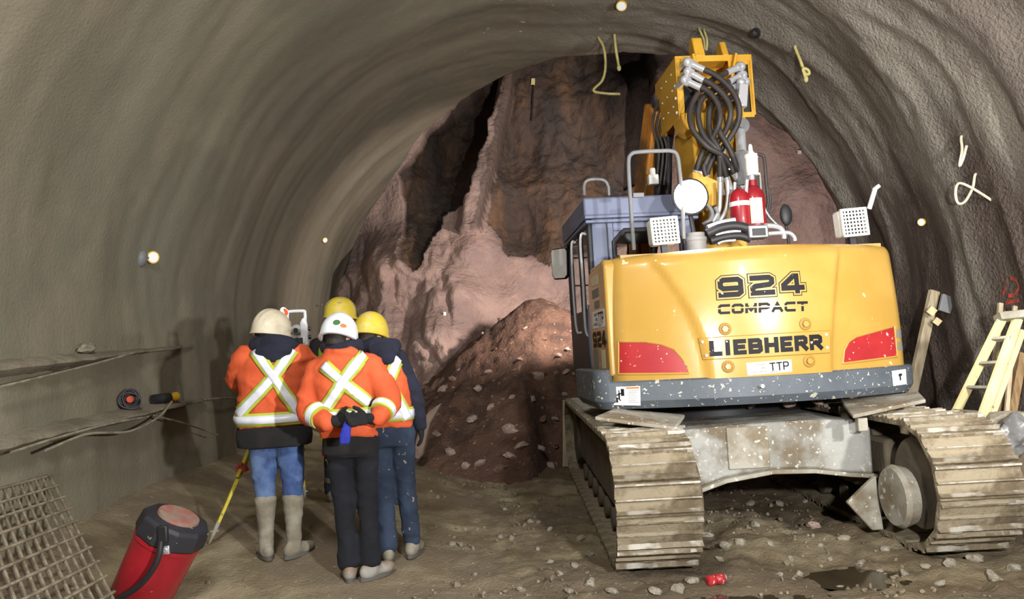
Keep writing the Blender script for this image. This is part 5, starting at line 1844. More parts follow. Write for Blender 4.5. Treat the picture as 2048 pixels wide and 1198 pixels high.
# ---- person 1: cream helmet, at the instrument
F1 = Fig(at(550, 900, 5.5).x, 5.5, 0, 'person in orange jacket and cream hard hat looking into the survey instrument')
P = F1.px
hc = P(543, 668, 0.04); HR = head_R(-42, 8)
neck = V((-0.01, -0.01, 1.50))
sh = [V((-0.19, 0.0, 1.44)), V((0.20, 0.0, 1.44))]; el = [V((-0.27, 0.14, 1.24)), V((0.27, 0.16, 1.22))]; wr = [V((-0.13, 0.36, 1.30)), V((0.17, 0.38, 1.30))]
hips = [V((-0.09, 0, 0.88)), V((0.10, 0, 0.88))]; kn = [V((-0.088, 0.02, 0.48)), V((0.118, 0.02, 0.48))]; an = [V((-0.08, 0, 0.09)), V((0.115, 0, 0.09))]
std_body(F1, hc, HR, neck, sh, el, wr, hips, kn, an, [((0.3, 1, 0.2), (0.3, -0.3, -1), 0.6), ((-0.2, 1, 0.2), (-0.3, -0.3, -1), 0.6)])
eyes(F1, hc, HR); hair(F1, hc, HR)
mb = MB()
mb.loft([(0.005, 0, 0.80, 0.205, 0.135), (0.005, 0, 0.90, 0.20, 0.135), (0.005, 0, 1.0, 0.19, 0.13)], 28)
limb(mb, [hips[0] + V((0, 0, -.02)), V((-0.088, 0.015, 0.62)), V((-0.085, 0.01, 0.44)), V((-0.08, 0, 0.36))], [0.108, 0.090, 0.072, 0.056])
limb(mb, [hips[1] + V((0, 0, -.02)), V((0.115, 0.015, 0.62)), V((0.118, 0.01, 0.44)), V((0.115, 0, 0.36))], [0.108, 0.090, 0.072, 0.056])
cloth(F1, mb, 'jeans', M_jean, amp=0.008)
tors = MB()
tors.loft([(0.0, 0, 0.80, 0.262, 0.168), (0.0, 0, 0.86, 0.268, 0.175), (-0.005, 0, 0.98, 0.252, 0.168), (-0.005, 0, 1.15, 0.248, 0.165), (0, 0, 1.32, 0.252, 0.155), (0, 0, 1.42, 0.225, 0.130), (0, 0.005, 1.49, 0.13, 0.10), (0, 0.01, 1.52, 0.09, 0.085)], 40)
# the garment is cut at the black hem
hem = MB(); hem.loft([(0.0, 0, 0.795, 0.264, 0.170), (0.0, 0, 0.86, 0.271, 0.178), (-0.002, 0, 0.95, 0.262, 0.175)], 40)
mb = MB(); mb.loft([(-0.002, 0, 0.935, 0.258, 0.172), (-0.005, 0, 1.02, 0.252, 0.168), (-0.005, 0, 1.15, 0.248, 0.165), (0, 0, 1.32, 0.252, 0.155), (0, 0, 1.42, 0.225, 0.130), (0, 0.005, 1.49, 0.13, 0.10), (0, 0.01, 1.52, 0.09, 0.085)], 40)
limb(mb, [sh[0], el[0] + V((-0.02, 0, 0.02)), wr[0]], [0.098, 0.088, 0.060])
limb(mb, [sh[1], el[1] + V((0.015, 0, 0.02)), wr[1]], [0.098, 0.086, 0.060])
J1 = cloth(F1, mb, 'jacket', M_or, amp=0.014, sc=7)
cloth(F1, hem, 'jacket_hem', M_black, amp=0.004, parent=J1)
bv = BVHTree.FromPolygons([F1.M @ v.co for v in J1.data.vertices], [tuple(p.vertices) for p in J1.data.polygons])
cross_tapes(F1, bv, [[(586, 699), (545, 757), (476, 832)], [(511, 703), (550, 757), (600, 832)]], 26, 15, J1)
t = ring_tape(F1, bv, 1.0, 0.092, 0.013, 'reflective_tape', M_lime, J1)
ring_tape(F1, bv, 1.0, 0.056, 0.0175, 'silver_strip', M_silver, t)
mb = MB()
limb(mb, [P(512, 690, -0.03), P(548, 684, -0.09), P(585, 690, -0.03), V((0.06, 0.08, 1.5)), V((-0.08, 0.08, 1.5))], [0.055, 0.06, 0.055, 0.05, 0.05])
mb.ell(P(548, 703, -0.105), (0.135, 0.05, 0.055), (0.5, 0, 0)); mb.ell(P(550, 715, -0.118), (0.075, 0.04, 0.045), (0.4, 0, 0))
cloth(F1, mb, 'hood', M_navy, vox=0.012, amp=0.008, sc=12, parent=J1)
H1 = hard_hat(F1, hc, HR, M_hatc)
# ear muff lamp on the right of the hat
e = H1[1] + HR @ V((0.075, 0.135, 0.06))
e = F1.px(566, 626, hc.y + 0.1)
mb = MB(); mb.lathe([(0.001, -0.02), (0.028, -0.02), (0.034, -0.008), (0.034, 0.012), (0.024, 0.02), (0.001, 0.02)], e, (0.5, -0.75, 0.25), 20)
hl = F1.part('headlamp', mb.mesh('headlamp'), pm('lamp_orange', (226, 86, 36), rough=0.5), H1[0], angle=40)
mb = MB(); mb.lathe([(0.030, -0.006), (0.042, -0.004), (0.042, 0.004), (0.030, 0.006)], e + V((0.012, -0.004, 0.004)), (0.8, -0.4, 0.3), 20)
F1.part('lamp_ring', mb.mesh('lamp_ring'), M_hatw, hl, angle=40)
boot(F1, (-0.085, 0.0), -32, (-0.083, 0.006, 0.41), M_boot, 0.078)
boot(F1, (0.115, 0.0), 28, (0.118, 0.006, 0.41), M_boot, 0.078)

# ---- person 2: white helmet, hands behind the back
F2 = Fig(at(708, 900, 5.05).x, 5.05, 0, 'person in orange jacket and white hard hat with gloved hands behind the back')
P = F2.px
hc = P(678, 678, 0.03); HR = head_R(-14, 20, 0)
neck = V((-0.06, -0.02, 1.48))
sh = [P(636, 742, 0.0), P(746, 732, 0.0)]; el = [P(614, 815, -0.06), P(778, 800, -0.07)]; wr = [P(668, 842, -0.21), P(742, 838, -0.20)]
hips = [V((-0.10, 0, 0.88)), V((0.08, 0, 0.88))]; kn = [V((-0.085, 0.02, 0.48)), V((0.065, 0.02, 0.48))]; an = [V((-0.06, 0, 0.09)), V((0.08, 0, 0.09))]
std_body(F2, hc, HR, neck, sh, el, wr, hips, kn, an, [None, None])
eyes(F2, hc, HR); hair(F2, hc, HR)
mb = MB()
mb.loft([(-0.015, 0, 0.80, 0.185, 0.130), (-0.015, 0, 0.9, 0.18, 0.13), (-0.02, 0, 1.0, 0.17, 0.12)], 28)
limb(mb, [hips[0] + V((0, 0, -.02)), V((-0.092, 0.015, 0.62)), V((-0.078, 0.01, 0.36)), V((-0.062, 0, 0.12))], [0.092, 0.074, 0.064, 0.070])
limb(mb, [hips[1] + V((0, 0, -.02)), V((0.075, 0.015, 0.62)), V((0.078, 0.01, 0.36)), V((0.082, 0, 0.12))], [0.092, 0.074, 0.064, 0.070])
cloth(F2, mb, 'trousers', M_trou, amp=0.008)
tors = MB()
rings2 = [(-0.03, 0, 0.935, 0.188, 0.145), (-0.035, -0.005, 1.0, 0.190, 0.148), (-0.045, -0.01, 1.15, 0.198, 0.152), (-0.055, -0.015, 1.30, 0.205, 0.148), (-0.06, -0.015, 1.41, 0.195, 0.125), (-0.062, -0.005, 1.48, 0.125, 0.10), (-0.065, 0.01, 1.54, 0.088, 0.085)]
tors.loft(rings2, 40)
mb = MB(); mb.loft(rings2, 40)
limb(mb, [sh[0] + V((0.02, 0, 0)), el[0], wr[0] + V((-0.05, 0.0, 0.0))], [0.092, 0.082, 0.058])
limb(mb, [sh[1] + V((-0.02, 0, 0)), el[1], wr[1] + V((0.05, 0.0, 0.01))], [0.092, 0.082, 0.058])
mb.ell(P(690, 705, -0.06), (0.10, 0.07, 0.045))
J2 = cloth(F2, mb, 'jacket', M_or, amp=0.014, sc=7)
mb = MB(); mb.loft([(-0.02, 0, 0.815, 0.186, 0.140), (-0.02, 0, 0.88, 0.184, 0.138), (-0.03, 0, 0.98, 0.178, 0.136)], 36)
cloth(F2, mb, 'black_shirt', M_black, amp=0.005)
bv = BVHTree.FromPolygons([F2.M @ v.co for v in J2.data.vertices], [tuple(p.vertices) for p in J2.data.polygons])
bvt = bvh_mb(tors, F2.M)
cross_tapes(F2, bv, [[(648, 731), (686, 765), (739, 806)], [(727, 710), (690, 757), (652, 818)]], 27, 16, J2, 0.009)
t = ring_tape(F2, bvt, 1.085, 0.088, 0.016, 'reflective_tape', M_lime, J2, cx=-0.04)
ring_tape(F2, bvt, 1.085, 0.054, 0.0205, 'silver_strip', M_silver, t, cx=-0.04)
for a, b, c in ((el[0], wr[0], .60), (el[1], wr[1], .58)):
    a, b = V(a), V(b) + (V((-0.05, 0, 0)) if a is el[0] or a == V(el[0]) else V((0.05, 0, 0.01)))
    t = cuff(F2, a.lerp(b, c - .17), a.lerp(b, c + .17), 0.083, 0.076, M_lime, 'reflective_tape', J2)
    cuff(F2, a.lerp(b, c - .10), a.lerp(b, c + .10), 0.0855, 0.080, M_silver, 'silver_strip', t)
for k, (w_, f, nrm, sd) in enumerate(((wr[0], (1, -0.12, 0.02), (0.05, -0.9, 0.3), -1), (wr[1], (-1, -0.25, -0.06), (0.0, -0.8, 0.5), 1))):
    mb = MB()
    d = V(f).normalized()
    limb(mb, [V(w_) - d * 0.03, V(w_) - d * 0.005], [0.042, 0.038])
    hand(mb, V(w_) + V((0, -0.055 * k, 0.012 * k)), f, nrm, sd, 0.75, 1.12, 0.004)
    me = fuse(mb, 0.006, 2, 0.4)
    F2.part('glove', me, M_black)
mb = MB()
q = P(691, 858, -0.31)
mb.loft([(q.x - 0.008, q.y, q.z - 0.095, 0.036, 0.012), (q.x - 0.006, q.y, q.z - 0.05, 0.036, 0.014), (q.x + 0.006, q.y, q.z, 0.030, 0.016), (q.x + 0.014, q.y + 0.02, q.z + 0.05, 0.022, 0.016)], 20)
cloth(F2, mb, 'blue_glove', M_blue, vox=0.008, amp=0.003, sc=20)
mb = MB()
limb(mb, [P(655, 694, 0.02), P(684, 700, -0.06), P(712, 692, 0.02)], [0.055, 0.055, 0.055])
cloth(F2, mb, 'collar', M_navy, vox=0.012, amp=0.005, sc=12, parent=J2)
H2 = hard_hat(F2, hc, HR, M_hatw, ridge=False)
hat_disc(F2, H2[0], H2[1], H2[2], 0.042, 0.050, 0.021, pm('sticker_green', (58, 104, 54), rough=0.5))
hat_disc(F2, H2[0], H2[1], H2[2], 0.080, 0.034, 0.015, pm('sticker_orange', (196, 116, 70), rough=0.5))
hat_disc(F2, H2[0], H2[1], H2[2], -0.098, 0.030, 0.016, pm('sticker_brown', (178, 120, 84), rough=0.5))
boot(F2, (-0.06, 0.0), -10, (-0.06, 0.0, 0.14), M_boot2, 0.046)
boot(F2, (0.085, 0.0), 38, (0.083, 0.0, 0.14), M_boot2, 0.046)

# ---- person 3: yellow helmet, orange vest over a navy hoodie
F3 = Fig(at(785, 900, 5.45).x, 5.45, 0, 'person in orange vest over navy hoodie with dusty yellow hard hat')
P = F3.px
hc = P(742, 672, 0.03); HR = head_R(-20, 14)
neck = V((-0.09, -0.01, 1.48))
sh = [V((-0.24, 0.02, 1.42)), V((0.08, 0.0, 1.43))]; el = [V((-0.27, 0.12, 1.18)), V((0.165, 0.05, 1.15))]; wr = [V((-0.16, 0.30, 1.10)), V((0.19, 0.13, 0.93))]
hips = [V((-0.09, 0, 0.88)), V((0.08, 0, 0.88))]; kn = [V((-0.075, 0.02, 0.48)), V((0.08, 0.02, 0.48))]; an = [V((-0.06, -0.03, 0.09)), V((0.095, 0.08, 0.09))]
std_body(F3, hc, HR, neck, sh, el, wr, hips, kn, an, [((0.4, 1, -0.2), (0.8, 0, -0.5), 0.5), ((0.05, 0.35, -1), (-1, 0, 0), 0.4)])
eyes(F3, hc, HR); hair(F3, hc, HR)
mb = MB()
mb.loft([(-0.005, 0, 0.80, 0.170, 0.125), (-0.005, 0, 0.9, 0.165, 0.125), (-0.01, 0, 1.0, 0.155, 0.12)], 28)
limb(mb, [hips[0] + V((0, 0, -.02)), V((-0.078, 0.015, 0.62)), V((-0.07, 0.0, 0.36)), V((-0.062, -0.03, 0.10))], [0.094, 0.082, 0.072, 0.074])
limb(mb, [hips[1] + V((0, 0, -.02)), V((0.078, 0.02, 0.62)), V((0.09, 0.05, 0.36)), V((0.10, 0.08, 0.12))], [0.094, 0.080, 0.068, 0.066])
cloth(F3, mb, 'jeans', M_jean2, amp=0.008)
rings3 = [(-0.02, 0, 0.935, 0.172, 0.140), (-0.025, 0, 1.0, 0.175, 0.145), (-0.04, -0.005, 1.15, 0.185, 0.150), (-0.06, -0.01, 1.30, 0.192, 0.145), (-0.08, -0.01, 1.41, 0.175, 0.122), (-0.085, 0.0, 1.48, 0.115, 0.095)]
tors = MB(); tors.loft(rings3, 40)
mb = MB(); mb.loft(rings3, 40)
J3 = cloth(F3, mb, 'vest', M_or, amp=0.011, sc=7)
mb = MB()
limb(mb, [sh[0] + V((0.03, 0, -.01)), el[0], wr[0]], [0.078, 0.070, 0.048])
limb(mb, [sh[1] + V((-0.02, 0, -.01)), el[1], wr[1]], [0.078, 0.068, 0.050])
limb(mb, [V((-0.22, 0.02, 1.44)), V((-0.085, 0.02, 1.49)), V((0.05, 0.02, 1.44))], [0.05, 0.06, 0.05])
cloth(F3, mb, 'hoodie', M_navy, vox=0.013, amp=0.007, sc=10)
mb = MB()
limb(mb, [P(728, 692, -0.02), P(752, 690, -0.08), P(790, 690, -0.04)], [0.055, 0.06, 0.05])
mb.ell(P(768, 700, -0.12), (0.115, 0.05, 0.06), (0.5, 0.1, 0)); mb.ell(P(774, 716, -0.135), (0.06, 0.04, 0.05), (0.4, 0, 0))
cloth(F3, mb, 'hood', M_navy, vox=0.012, amp=0.008, sc=12)
bv = bvh_mb(tors, F3.M)
cross_tapes(F3, bv, [[(800, 702), (780, 755), (748, 826)], [(738, 712), (776, 765), (814, 838)]], 25, 15, J3)
t = ring_tape(F3, bv, 1.03, 0.090, 0.013, 'reflective_tape', M_lime, J3, cx=-0.03)
ring_tape(F3, bv, 1.03, 0.055, 0.0175, 'silver_strip', M_silver, t, cx=-0.03)
mb = MB(); hand(mb, wr[1], (0.05, 0.35, -1), (-1, 0, 0), 1, 0.4, 1.08, 0.005); limb(mb, [wr[1], V(wr[1]) + V((0.002, 0.01, -0.03))], [0.036, 0.032])
F3.part('glove', fuse(mb, 0.007, 2, 0.4), M_black)
H3 = hard_hat(F3, hc, HR, M_haty, ridge=False)
hat_disc(F3, H3[0], H3[1], H3[2], -0.088, 0.030, 0.018, pm('sticker_rust', (170, 110, 60), rough=0.6))
boot(F3, (-0.06, -0.03), -14, (-0.06, -0.03, 0.17), M_boot, 0.062)
boot(F3, (0.10, 0.08), 10, (0.10, 0.08, 0.17), M_boot, 0.062)

# ---- person 4: behind, yellow helmet, lime vest, looking to the right
F4 = Fig(at(684, 900, 7.0).x, 7.0, 0, 'person in lime vest and yellow hard hat behind the other three')
P = F4.px
hc = P(681, 634, 0.02); HR = head_R(-72, 4)
neck = V((0.0, 0.0, 1.50)); 
sh = [V((-0.19, 0.0, 1.43)), V((0.18, 0.0, 1.43))]; el = [V((-0.23, 0.03, 1.15)), V((0.23, 0.05, 1.15))]; wr = [V((-0.21, 0.14, 0.92)), V((0.18, 0.20, 0.98))]
hips = [V((-0.09, 0, 0.9)), V((0.09, 0, 0.9))]; kn = [V((-0.10, 0.02, 0.5)), V((0.10, 0.02, 0.5))]; an = [V((-0.11, 0, 0.09)), V((0.10, 0, 0.09))]
std_body(F4, hc, HR, neck, sh, el, wr, hips, kn, an, [((0.1, 0.5, -1), (1, 0, 0), 0.4), ((-0.3, 0.5, -1), (-1, 0, 0), 0.4)])
eyes(F4, hc, HR); hair(F4, hc, HR)
mb = MB()
mb.loft([(0, 0, 0.82, 0.175, 0.125), (0, 0, 0.92, 0.17, 0.125), (0, 0, 1.02, 0.165, 0.12)], 28)
limb(mb, [hips[0], V((-0.095, 0.015, 0.62)), V((-0.10, 0.01, 0.36)), V((-0.11, 0, 0.11))], [0.098, 0.082, 0.070, 0.066])
limb(mb, [hips[1], V((0.095, 0.015, 0.62)), V((0.10, 0.01, 0.36)), V((0.10, 0, 0.11))], [0.098, 0.082, 0.070, 0.066])
cloth(F4, mb, 'trousers', M_jean2, amp=0.007)
mb = MB(); mb.loft([(0, 0, 0.92, 0.185, 0.14), (0, 0, 1.1, 0.19, 0.145), (0, 0, 1.28, 0.20, 0.14), (0, 0, 1.41, 0.185, 0.12), (0, 0.005, 1.49, 0.11, 0.095)], 36)
J4 = cloth(F4, mb, 'vest', M_limev, amp=0.007, sc=7)
mb = MB()
for k in range(2):
    limb(mb, [sh[k], el[k], wr[k]], [0.080, 0.070, 0.050])
limb(mb, [V((-0.12, 0.02, 1.46)), V((0, 0.02, 1.52)), V((0.12, 0.02, 1.46))], [0.05, 0.065, 0.05])
cloth(F4, mb, 'hoodie', M_black, vox=0.014, amp=0.006, sc=10)
t = MB(); t.loft([(0, 0, 0.92, 0.185, 0.14), (0, 0, 1.1, 0.19, 0.145), (0, 0, 1.28, 0.20, 0.14), (0, 0, 1.41, 0.185, 0.12), (0, 0.005, 1.49, 0.11, 0.095)], 36)
tape_px(F4, bvh_mb(t, F4.M), [(648, 682), (654, 720), (656, 770)], 9, 0.012, 'reflective_tape', M_lime, J4)
H4 = hard_hat(F4, hc, HR, M_haty)
boot(F4, (-0.11, 0.0), -8, (-0.11, 0.0, 0.20), M_boot, 0.066)
boot(F4, (0.10, 0.0), 12, (0.10, 0.0, 0.20), M_boot, 0.066)

# ------------------------------------------------------------------ survey instrument on its tripod
M_tyel = pm('tripod_yellow', (206, 190, 62), (178, 160, 52), sc=5, rough=0.6, speck=[((140, 128, 100), 20, 0.66)])
M_alu = pm('tripod_alu', (158, 154, 140), (134, 126, 108), sc=6, rough=0.6)
M_inst = pm('instrument_grey', (212, 214, 214), (200, 202, 204), sc=6, rough=0.45)
TD = 6.2
th = at(595, 708, TD)
TRI = empty('tripod', (th.x, th.y, floor_base(th.x, th.y)))
tag(TRI, 'yellow surveying tripod standing between the people and the left wall', 'tripod')
tz = th.z - TRI.location.z
mb = MB(); mb.lathe([(0.03, tz - 0.05), (0.085, tz - 0.045), (0.09, tz - 0.01), (0.08, tz)], (0, 0, 0), (0, 0, 1), 24)
mb.build('tripod_head', M_alu, TRI)
tl_ = V(TRI.location)
feet = [at(418, 1074, 5.85), at(680, 1010, 6.6), V((th.x - 0.25, 7.15, 0))]
for k, f in enumerate(feet):
    f = V((f.x, f.y, floor_base(f.x, f.y) + 0.01)) - tl_
    top = V((0.06 * (f.x > 0) - 0.06 * (f.x < 0), 0, tz - 0.03))
    d = (f - top).normalized(); s_ = frame_from(d)[0]
    mid = top.lerp(f, 0.60)
    mb = MB()
    for q in (-1, 1):
        mb.bar(top + s_ * 0.035 * q, top.lerp(f, 0.66) + s_ * 0.026 * q, 0.026, 0.022)
    lg = mb.build('leg', M_tyel, TRI, bevel=0.003)
    mb = MB(); mb.box(mid + d * 0.02, (0.075, 0.06, 0.07), (0, math.atan2(d.x, -d.z), 0)); mb.cyl(mid + V((0, -0.03, 0.02)), mid + V((0, -0.07, 0.02)), 0.016)
    mb.build('leg_clamp', pm('clamp_red', (150, 44, 48), rough=0.5), lg, bevel=0.004)
    mb = MB(); mb.bar(top.lerp(f, 0.52), f - d * 0.16, 0.030, 0.024)
    mb.build('lower_leg', M_tyel, lg, bevel=0.003)
    mb = MB(); mb.tube([f - d * 0.17, f - d * 0.08, f], radii=[0.018, 0.017, 0.004], n=10); mb.box(f - d * 0.10, (0.06, 0.03, 0.012))
    mb.build('foot_spike', M_alu, lg)
INS = empty('total_station', (th.x, th.y, th.z + 0.004), math.radians(12))
tag(INS, 'pale grey survey instrument with carrying handle on the yellow tripod', 'survey instrument')
mb = MB(); mb.lathe([(0.06, 0.0), (0.075, 0.004), (0.075, 0.02), (0.05, 0.03), (0.05, 0.05), (0.07, 0.055), (0.07, 0.075)], (0, 0, 0), (0, 0, 1), 24)
mb.build('tribrach', M_dark, INS)
mb = MB(); mb.box((0, 0, 0.105), (0.15, 0.12, 0.06)); 
mb.prism([(-0.085, 0.08), (-0.045, 0.08), (-0.045, 0.27), (-0.065, 0.28), (-0.085, 0.24)], (0, -0.05, 0), (1, 0, 0), (0, 0, 1), (0, 0.10, 0))
mb.prism([(0.095, 0.06), (0.035, 0.06), (0.030, 0.25), (0.050, 0.29), (0.078, 0.29), (0.090, 0.22)], (0, -0.055, 0), (1, 0, 0), (0, 0, 1), (0, 0.11, 0))
mb.build('alidade', M_inst, INS, bevel=0.012)
mb = MB(); mb.tube([(0, -0.11, 0.185), (0, -0.08, 0.19), (0, 0.0, 0.195), (0, 0.09, 0.2)], radii=[0.024, 0.03, 0.046, 0.042], n=20); mb.cyl((-0.05, 0, 0.195), (0.05, 0, 0.195), 0.03)
tel = mb.build('telescope', M_inst, INS)
mb = MB(); mb.cyl((0, -0.10, 0.187), (0, -0.125, 0.186), 0.020)
mb.build('eyepiece', M_dark, tel)
mb = MB(); mb.tube(smooth_path([(-0.07, 0, 0.26), (-0.07, 0, 0.335), (-0.055, 0, 0.35), (0.055, 0, 0.35), (0.07, 0, 0.335), (0.07, 0, 0.26)], 4), 0.013, 8)
mb.build('carrying_handle', M_inst, INS)
for z in (0.20, 0.13):
    mb = MB(); mb.cyl((0.085, -0.02, z), (0.115, -0.02, z), 0.018, n=14)
    mb.build('tangent_knob', M_dark, INS)
mb = MB(); mb.box((0, -0.063, 0.105), (0.10, 0.006, 0.045))
mb.build('display', M_dark, INS)
# ------------------------------------------------------------------ things along the left wall
def on_wall(px, py, off=0.0):
    h = wall_hit(px, py)
    return h[0] + h[1] * off, h[1]
M_ledge = pm('ledge_mortar', (134, 126, 108), (112, 104, 88), sc=5, rough=0.9, bump=0.6, bsc=24, bdist=0.02, stretch=(1, 0.5, 1))
def ledge(name, path, widths, thick):
    P = [on_wall(a, b)[0] for a, b in path]
    S_ = smooth_path(P, 6)
    k = len(S_) - 1
    mb = MB()
    for i, p in enumerate(S_):
        t = i / k * (len(widths) - 1)
        a = min(int(t), len(widths) - 2)
        w = lerp(widths[a], widths[a + 1], t - a) * (1 + 0.25 * n3(i * 0.7, 1, 2))
        th = lerp(thick[a], thick[a + 1], t - a) * (1 + 0.3 * n3(i * 0.5, 4, 2))
        n = V((1, 0, 0))
        for o, z in ((-0.12, th * .7), (w * 0.5, th * 0.42), (w, 0.008), (w * 1.02, -0.012), (w * 0.6, -th * 0.5), (-0.12, -th)):
            mb.v.append(p + n * o + V((0, 0, z + 0.008 * n3(i * 0.9, o * 9, z * 20))))
    mb.f = [(i * 6 + j, i * 6 + j + 1, i * 6 + j + 7, i * 6 + j + 6) for i in range(k) for j in range(5)]
    mb.f += [tuple(range(5, -1, -1)), tuple(k * 6 + j for j in range(6))]
    o = mb.build(name, M_ledge, angle=50)
    tag(o, kind='structure')
    return o
ledge('trim_1', [(-60, 742), (60, 728), (150, 718), (230, 707), (310, 699), (384, 691)], [0.10, 0.12, 0.14, 0.11, 0.07, 0.02], [0.10, 0.10, 0.09, 0.05, 0.035, 0.02])
ledge('trim_2', [(-60, 905), (60, 872), (150, 850), (240, 830), (320, 812), (402, 800)], [0.12, 0.14, 0.16, 0.20, 0.20, 0.05], [0.10, 0.11, 0.10, 0.09, 0.07, 0.02])
BV_TR = [bvh_of(bpy.data.objects[n]) for n in ('trim_1', 'trim_2')]
M_rod = pm('mortar_rod', (148, 140, 120), (120, 110, 92), sc=9, rough=0.9)
RODS = [([(-40, 776), (80, 748), (170, 726), (242, 706)], 0.010, 0.13, 'long mortar-crusted rod under the upper ledge'), ([(-40, 908), (60, 878), (170, 850), (250, 836)], 0.010, 0.20, 'long pale rod along the front of the lower ledge'),
        ([(20, 905), (110, 872), (200, 866), (262, 838), (292, 806)], 0.010, 0.24, 'bent pale rod crossing the lower ledge below the black torch'), ([(262, 833), (330, 850), (398, 872)], 0.008, 0.20, 'thin rod sticking out down to the right from the lower ledge'),
        ([(392, 800), (440, 797), (486, 798)], 0.012, 0.10, 'thin dark rod continuing the lower ledge behind the person')]
for pth, r, off, lab in RODS:
    mb = MB(); mb.tube(smooth_path([on_wall(a, b)[0] + V((off, 0, 0)) for a, b in pth], 8), r, 8)
    tag(mb.build('steel_rod', M_rod), lab, 'rod')
# lump, coil and torch
p, n = on_wall(158, 699)
o = bpy.data.objects.new('mortar_lump', RM[2][1]); COL.objects.link(o)
z = BV_TR[0].ray_cast(V((p.x + 0.05, p.y, p.z + 0.6)), V((0, 0, -1)))[0]
o.location = (p.x + 0.05, p.y, (z.z if z else p.z) + 0.04); o.scale = (0.06, 0.12, 0.06)
tag(o, 'grey mortar lump lying on the upper ledge of the left wall', 'lump')
def ledge_top(px, py, off):
    p, n = on_wall(px, py)
    h = BV_TR[1].ray_cast(V((p.x + off, p.y, p.z + 0.6)), V((0, 0, -1)))
    return h[0] if h[0] is not None else p + V((off, 0, 0))
q = ledge_top(239, 826, 0.09)
CO = empty('cable_coil', q)
tag(CO, 'round black coil with an orange centre on the lower ledge', 'coil')
ax = V((0.55, -0.8, 0.15)).normalized(); cc = V((0, 0, 0.085))
x_, y_, _ = frame_from(ax)
mb = MB()
for k in range(5):
    rr = 0.052 + 0.008 * k
    pts = [cc + ax * (0.02 * math.sin(k * 2.1)) + x_ * ((rr + 0.006 * math.sin(3 * t + k)) * math.cos(t)) + y_ * ((rr + 0.006 * math.sin(3 * t + k)) * math.sin(t)) for t in [2 * PI * i / 30 for i in range(30)]]
    mb.tube(pts, 0.008, 6, closed=True)
mb.build('coil_windings', M_dark, CO)
mb = MB(); mb.lathe([(0.001, -0.02), (0.03, -0.02), (0.034, 0.0), (0.028, 0.02), (0.001, 0.024)], cc, ax, 18)
mb.build('coil_hub', pm('coil_orange', (196, 74, 46), (160, 56, 36), sc=12, rough=0.6), CO)
mb = MB(); mb.lathe([(0.03, -0.005), (0.06, -0.005), (0.06, 0.005), (0.03, 0.005)], cc - ax * 0.02, ax, 18)
mb.build('coil_drum', pm('coil_brown', (74, 44, 36), rough=0.8), CO)
q = ledge_top(303, 812, 0.10)
TO = empty('torch', q)
tag(TO, 'black torch with a yellow head lying on the lower ledge', 'torch')
d = V((0.35, 0.93, 0.02)).normalized()
mb = MB(); mb.lathe([(0.03, -0.10), (0.044, -0.10), (0.044, -0.02), (0.047, -0.015), (0.047, 0.0), (0.044, 0.005), (0.044, 0.085), (0.03, 0.09)], (0, 0, 0.05), d, 20)
mb.build('torch_body', M_dark, TO)
mb = MB(); mb.lathe([(0.028, 0.085), (0.030, 0.11), (0.038, 0.13), (0.046, 0.15), (0.046, 0.175), (0.02, 0.185)], (0, 0, 0.05), d, 20)
mb.build('torch_head', pm('torch_yellow', (206, 156, 40), rough=0.5), TO)
# rebar mesh leaning on the wall
A, B, E = at(100, 955, 5.35), at(240, 1226, 4.25), V((0.03, -1.7, 0.0))
mb = MB()
nb, nc = 22, 11
for i in range(nb):
    t = i / (nb - 1)
    pts = [A + E * t + (B - A) * s + V((0, 0, 0.012 * n3(i, s * 3, 1))) for s in (-0.02, .25, .5, .75, 1.02)]
    mb.tube(pts, 0.011, 6)
for j in range(nc):
    s = j / (nc - 1)
    mb.tube([A + (B - A) * s + E * t + V((0, 0, 0.014 + 0.010 * n3(j, t * 4, 5))) for t in (-.02, .25, .5, .75, 1.02)], 0.010, 6)
tag(mb.build('rebar_mesh', pm('crusted_steel', (142, 132, 112), (112, 100, 82), sc=12, rough=0.9, bump=0.5, bsc=40)), 'mortar-crusted steel reinforcing mesh leaning on the left wall', 'rebar mesh')

# ------------------------------------------------------------------ red vacuum cleaner
VD = 4.72
b, t = at(281, 1238, VD), at(341, 1072, VD)
b.z = floor_base(b.x, b.y) + 0.07
VC = empty('vacuum_cleaner', (b.x, b.y, b.z))
tag(VC, 'red shop vacuum with black lid tilted beside the left wall', 'vacuum cleaner')
ax = (V((t.x, t.y - 0.02, t.z)) - b).normalized(); H_ = (t - b).length
M_vred = pm('vac_red', (168, 30, 42), (150, 26, 38), sc=3, rough=0.35, coat=0.3, speck=[((196, 178, 164), 5, 0.66), ((200, 186, 170), 16, 0.70)])
mb = MB(); mb.lathe([(0.02, -0.02), (0.165, -0.02), (0.18, 0.0), (0.188, H_ * .5), (0.196, H_ - 0.03), (0.202, H_ - 0.025), (0.202, H_), (0.02, H_)], (0, 0, 0), ax, 40)
mb.build('drum', M_vred, VC)
mb = MB(); mb.lathe([(0.02, H_), (0.212, H_), (0.214, H_ + 0.02), (0.206, H_ + 0.11), (0.19, H_ + 0.125), (0.15, H_ + 0.135), (0.02, H_ + 0.135)], (0, 0, 0), ax, 10)
lid = mb.build('lid', pm('vac_lid', (46, 46, 52), (38, 38, 42), sc=4, rough=0.5, speck=[((150, 140, 126), 12, 0.67)]), VC, bevel=0.008, angle=20)
mb = MB(); mb.lathe([(0.05, H_ + 0.13), (0.13, H_ + 0.13), (0.125, H_ + 0.15), (0.10, H_ + 0.155), (0.05, H_ + 0.15)], (0, 0, 0), ax, 24)
mb.build('motor_cover', pm('vac_dusty_red', (150, 92, 84), (136, 122, 106), sc=9, rough=0.8), lid)
x_, y_, _ = frame_from(ax)
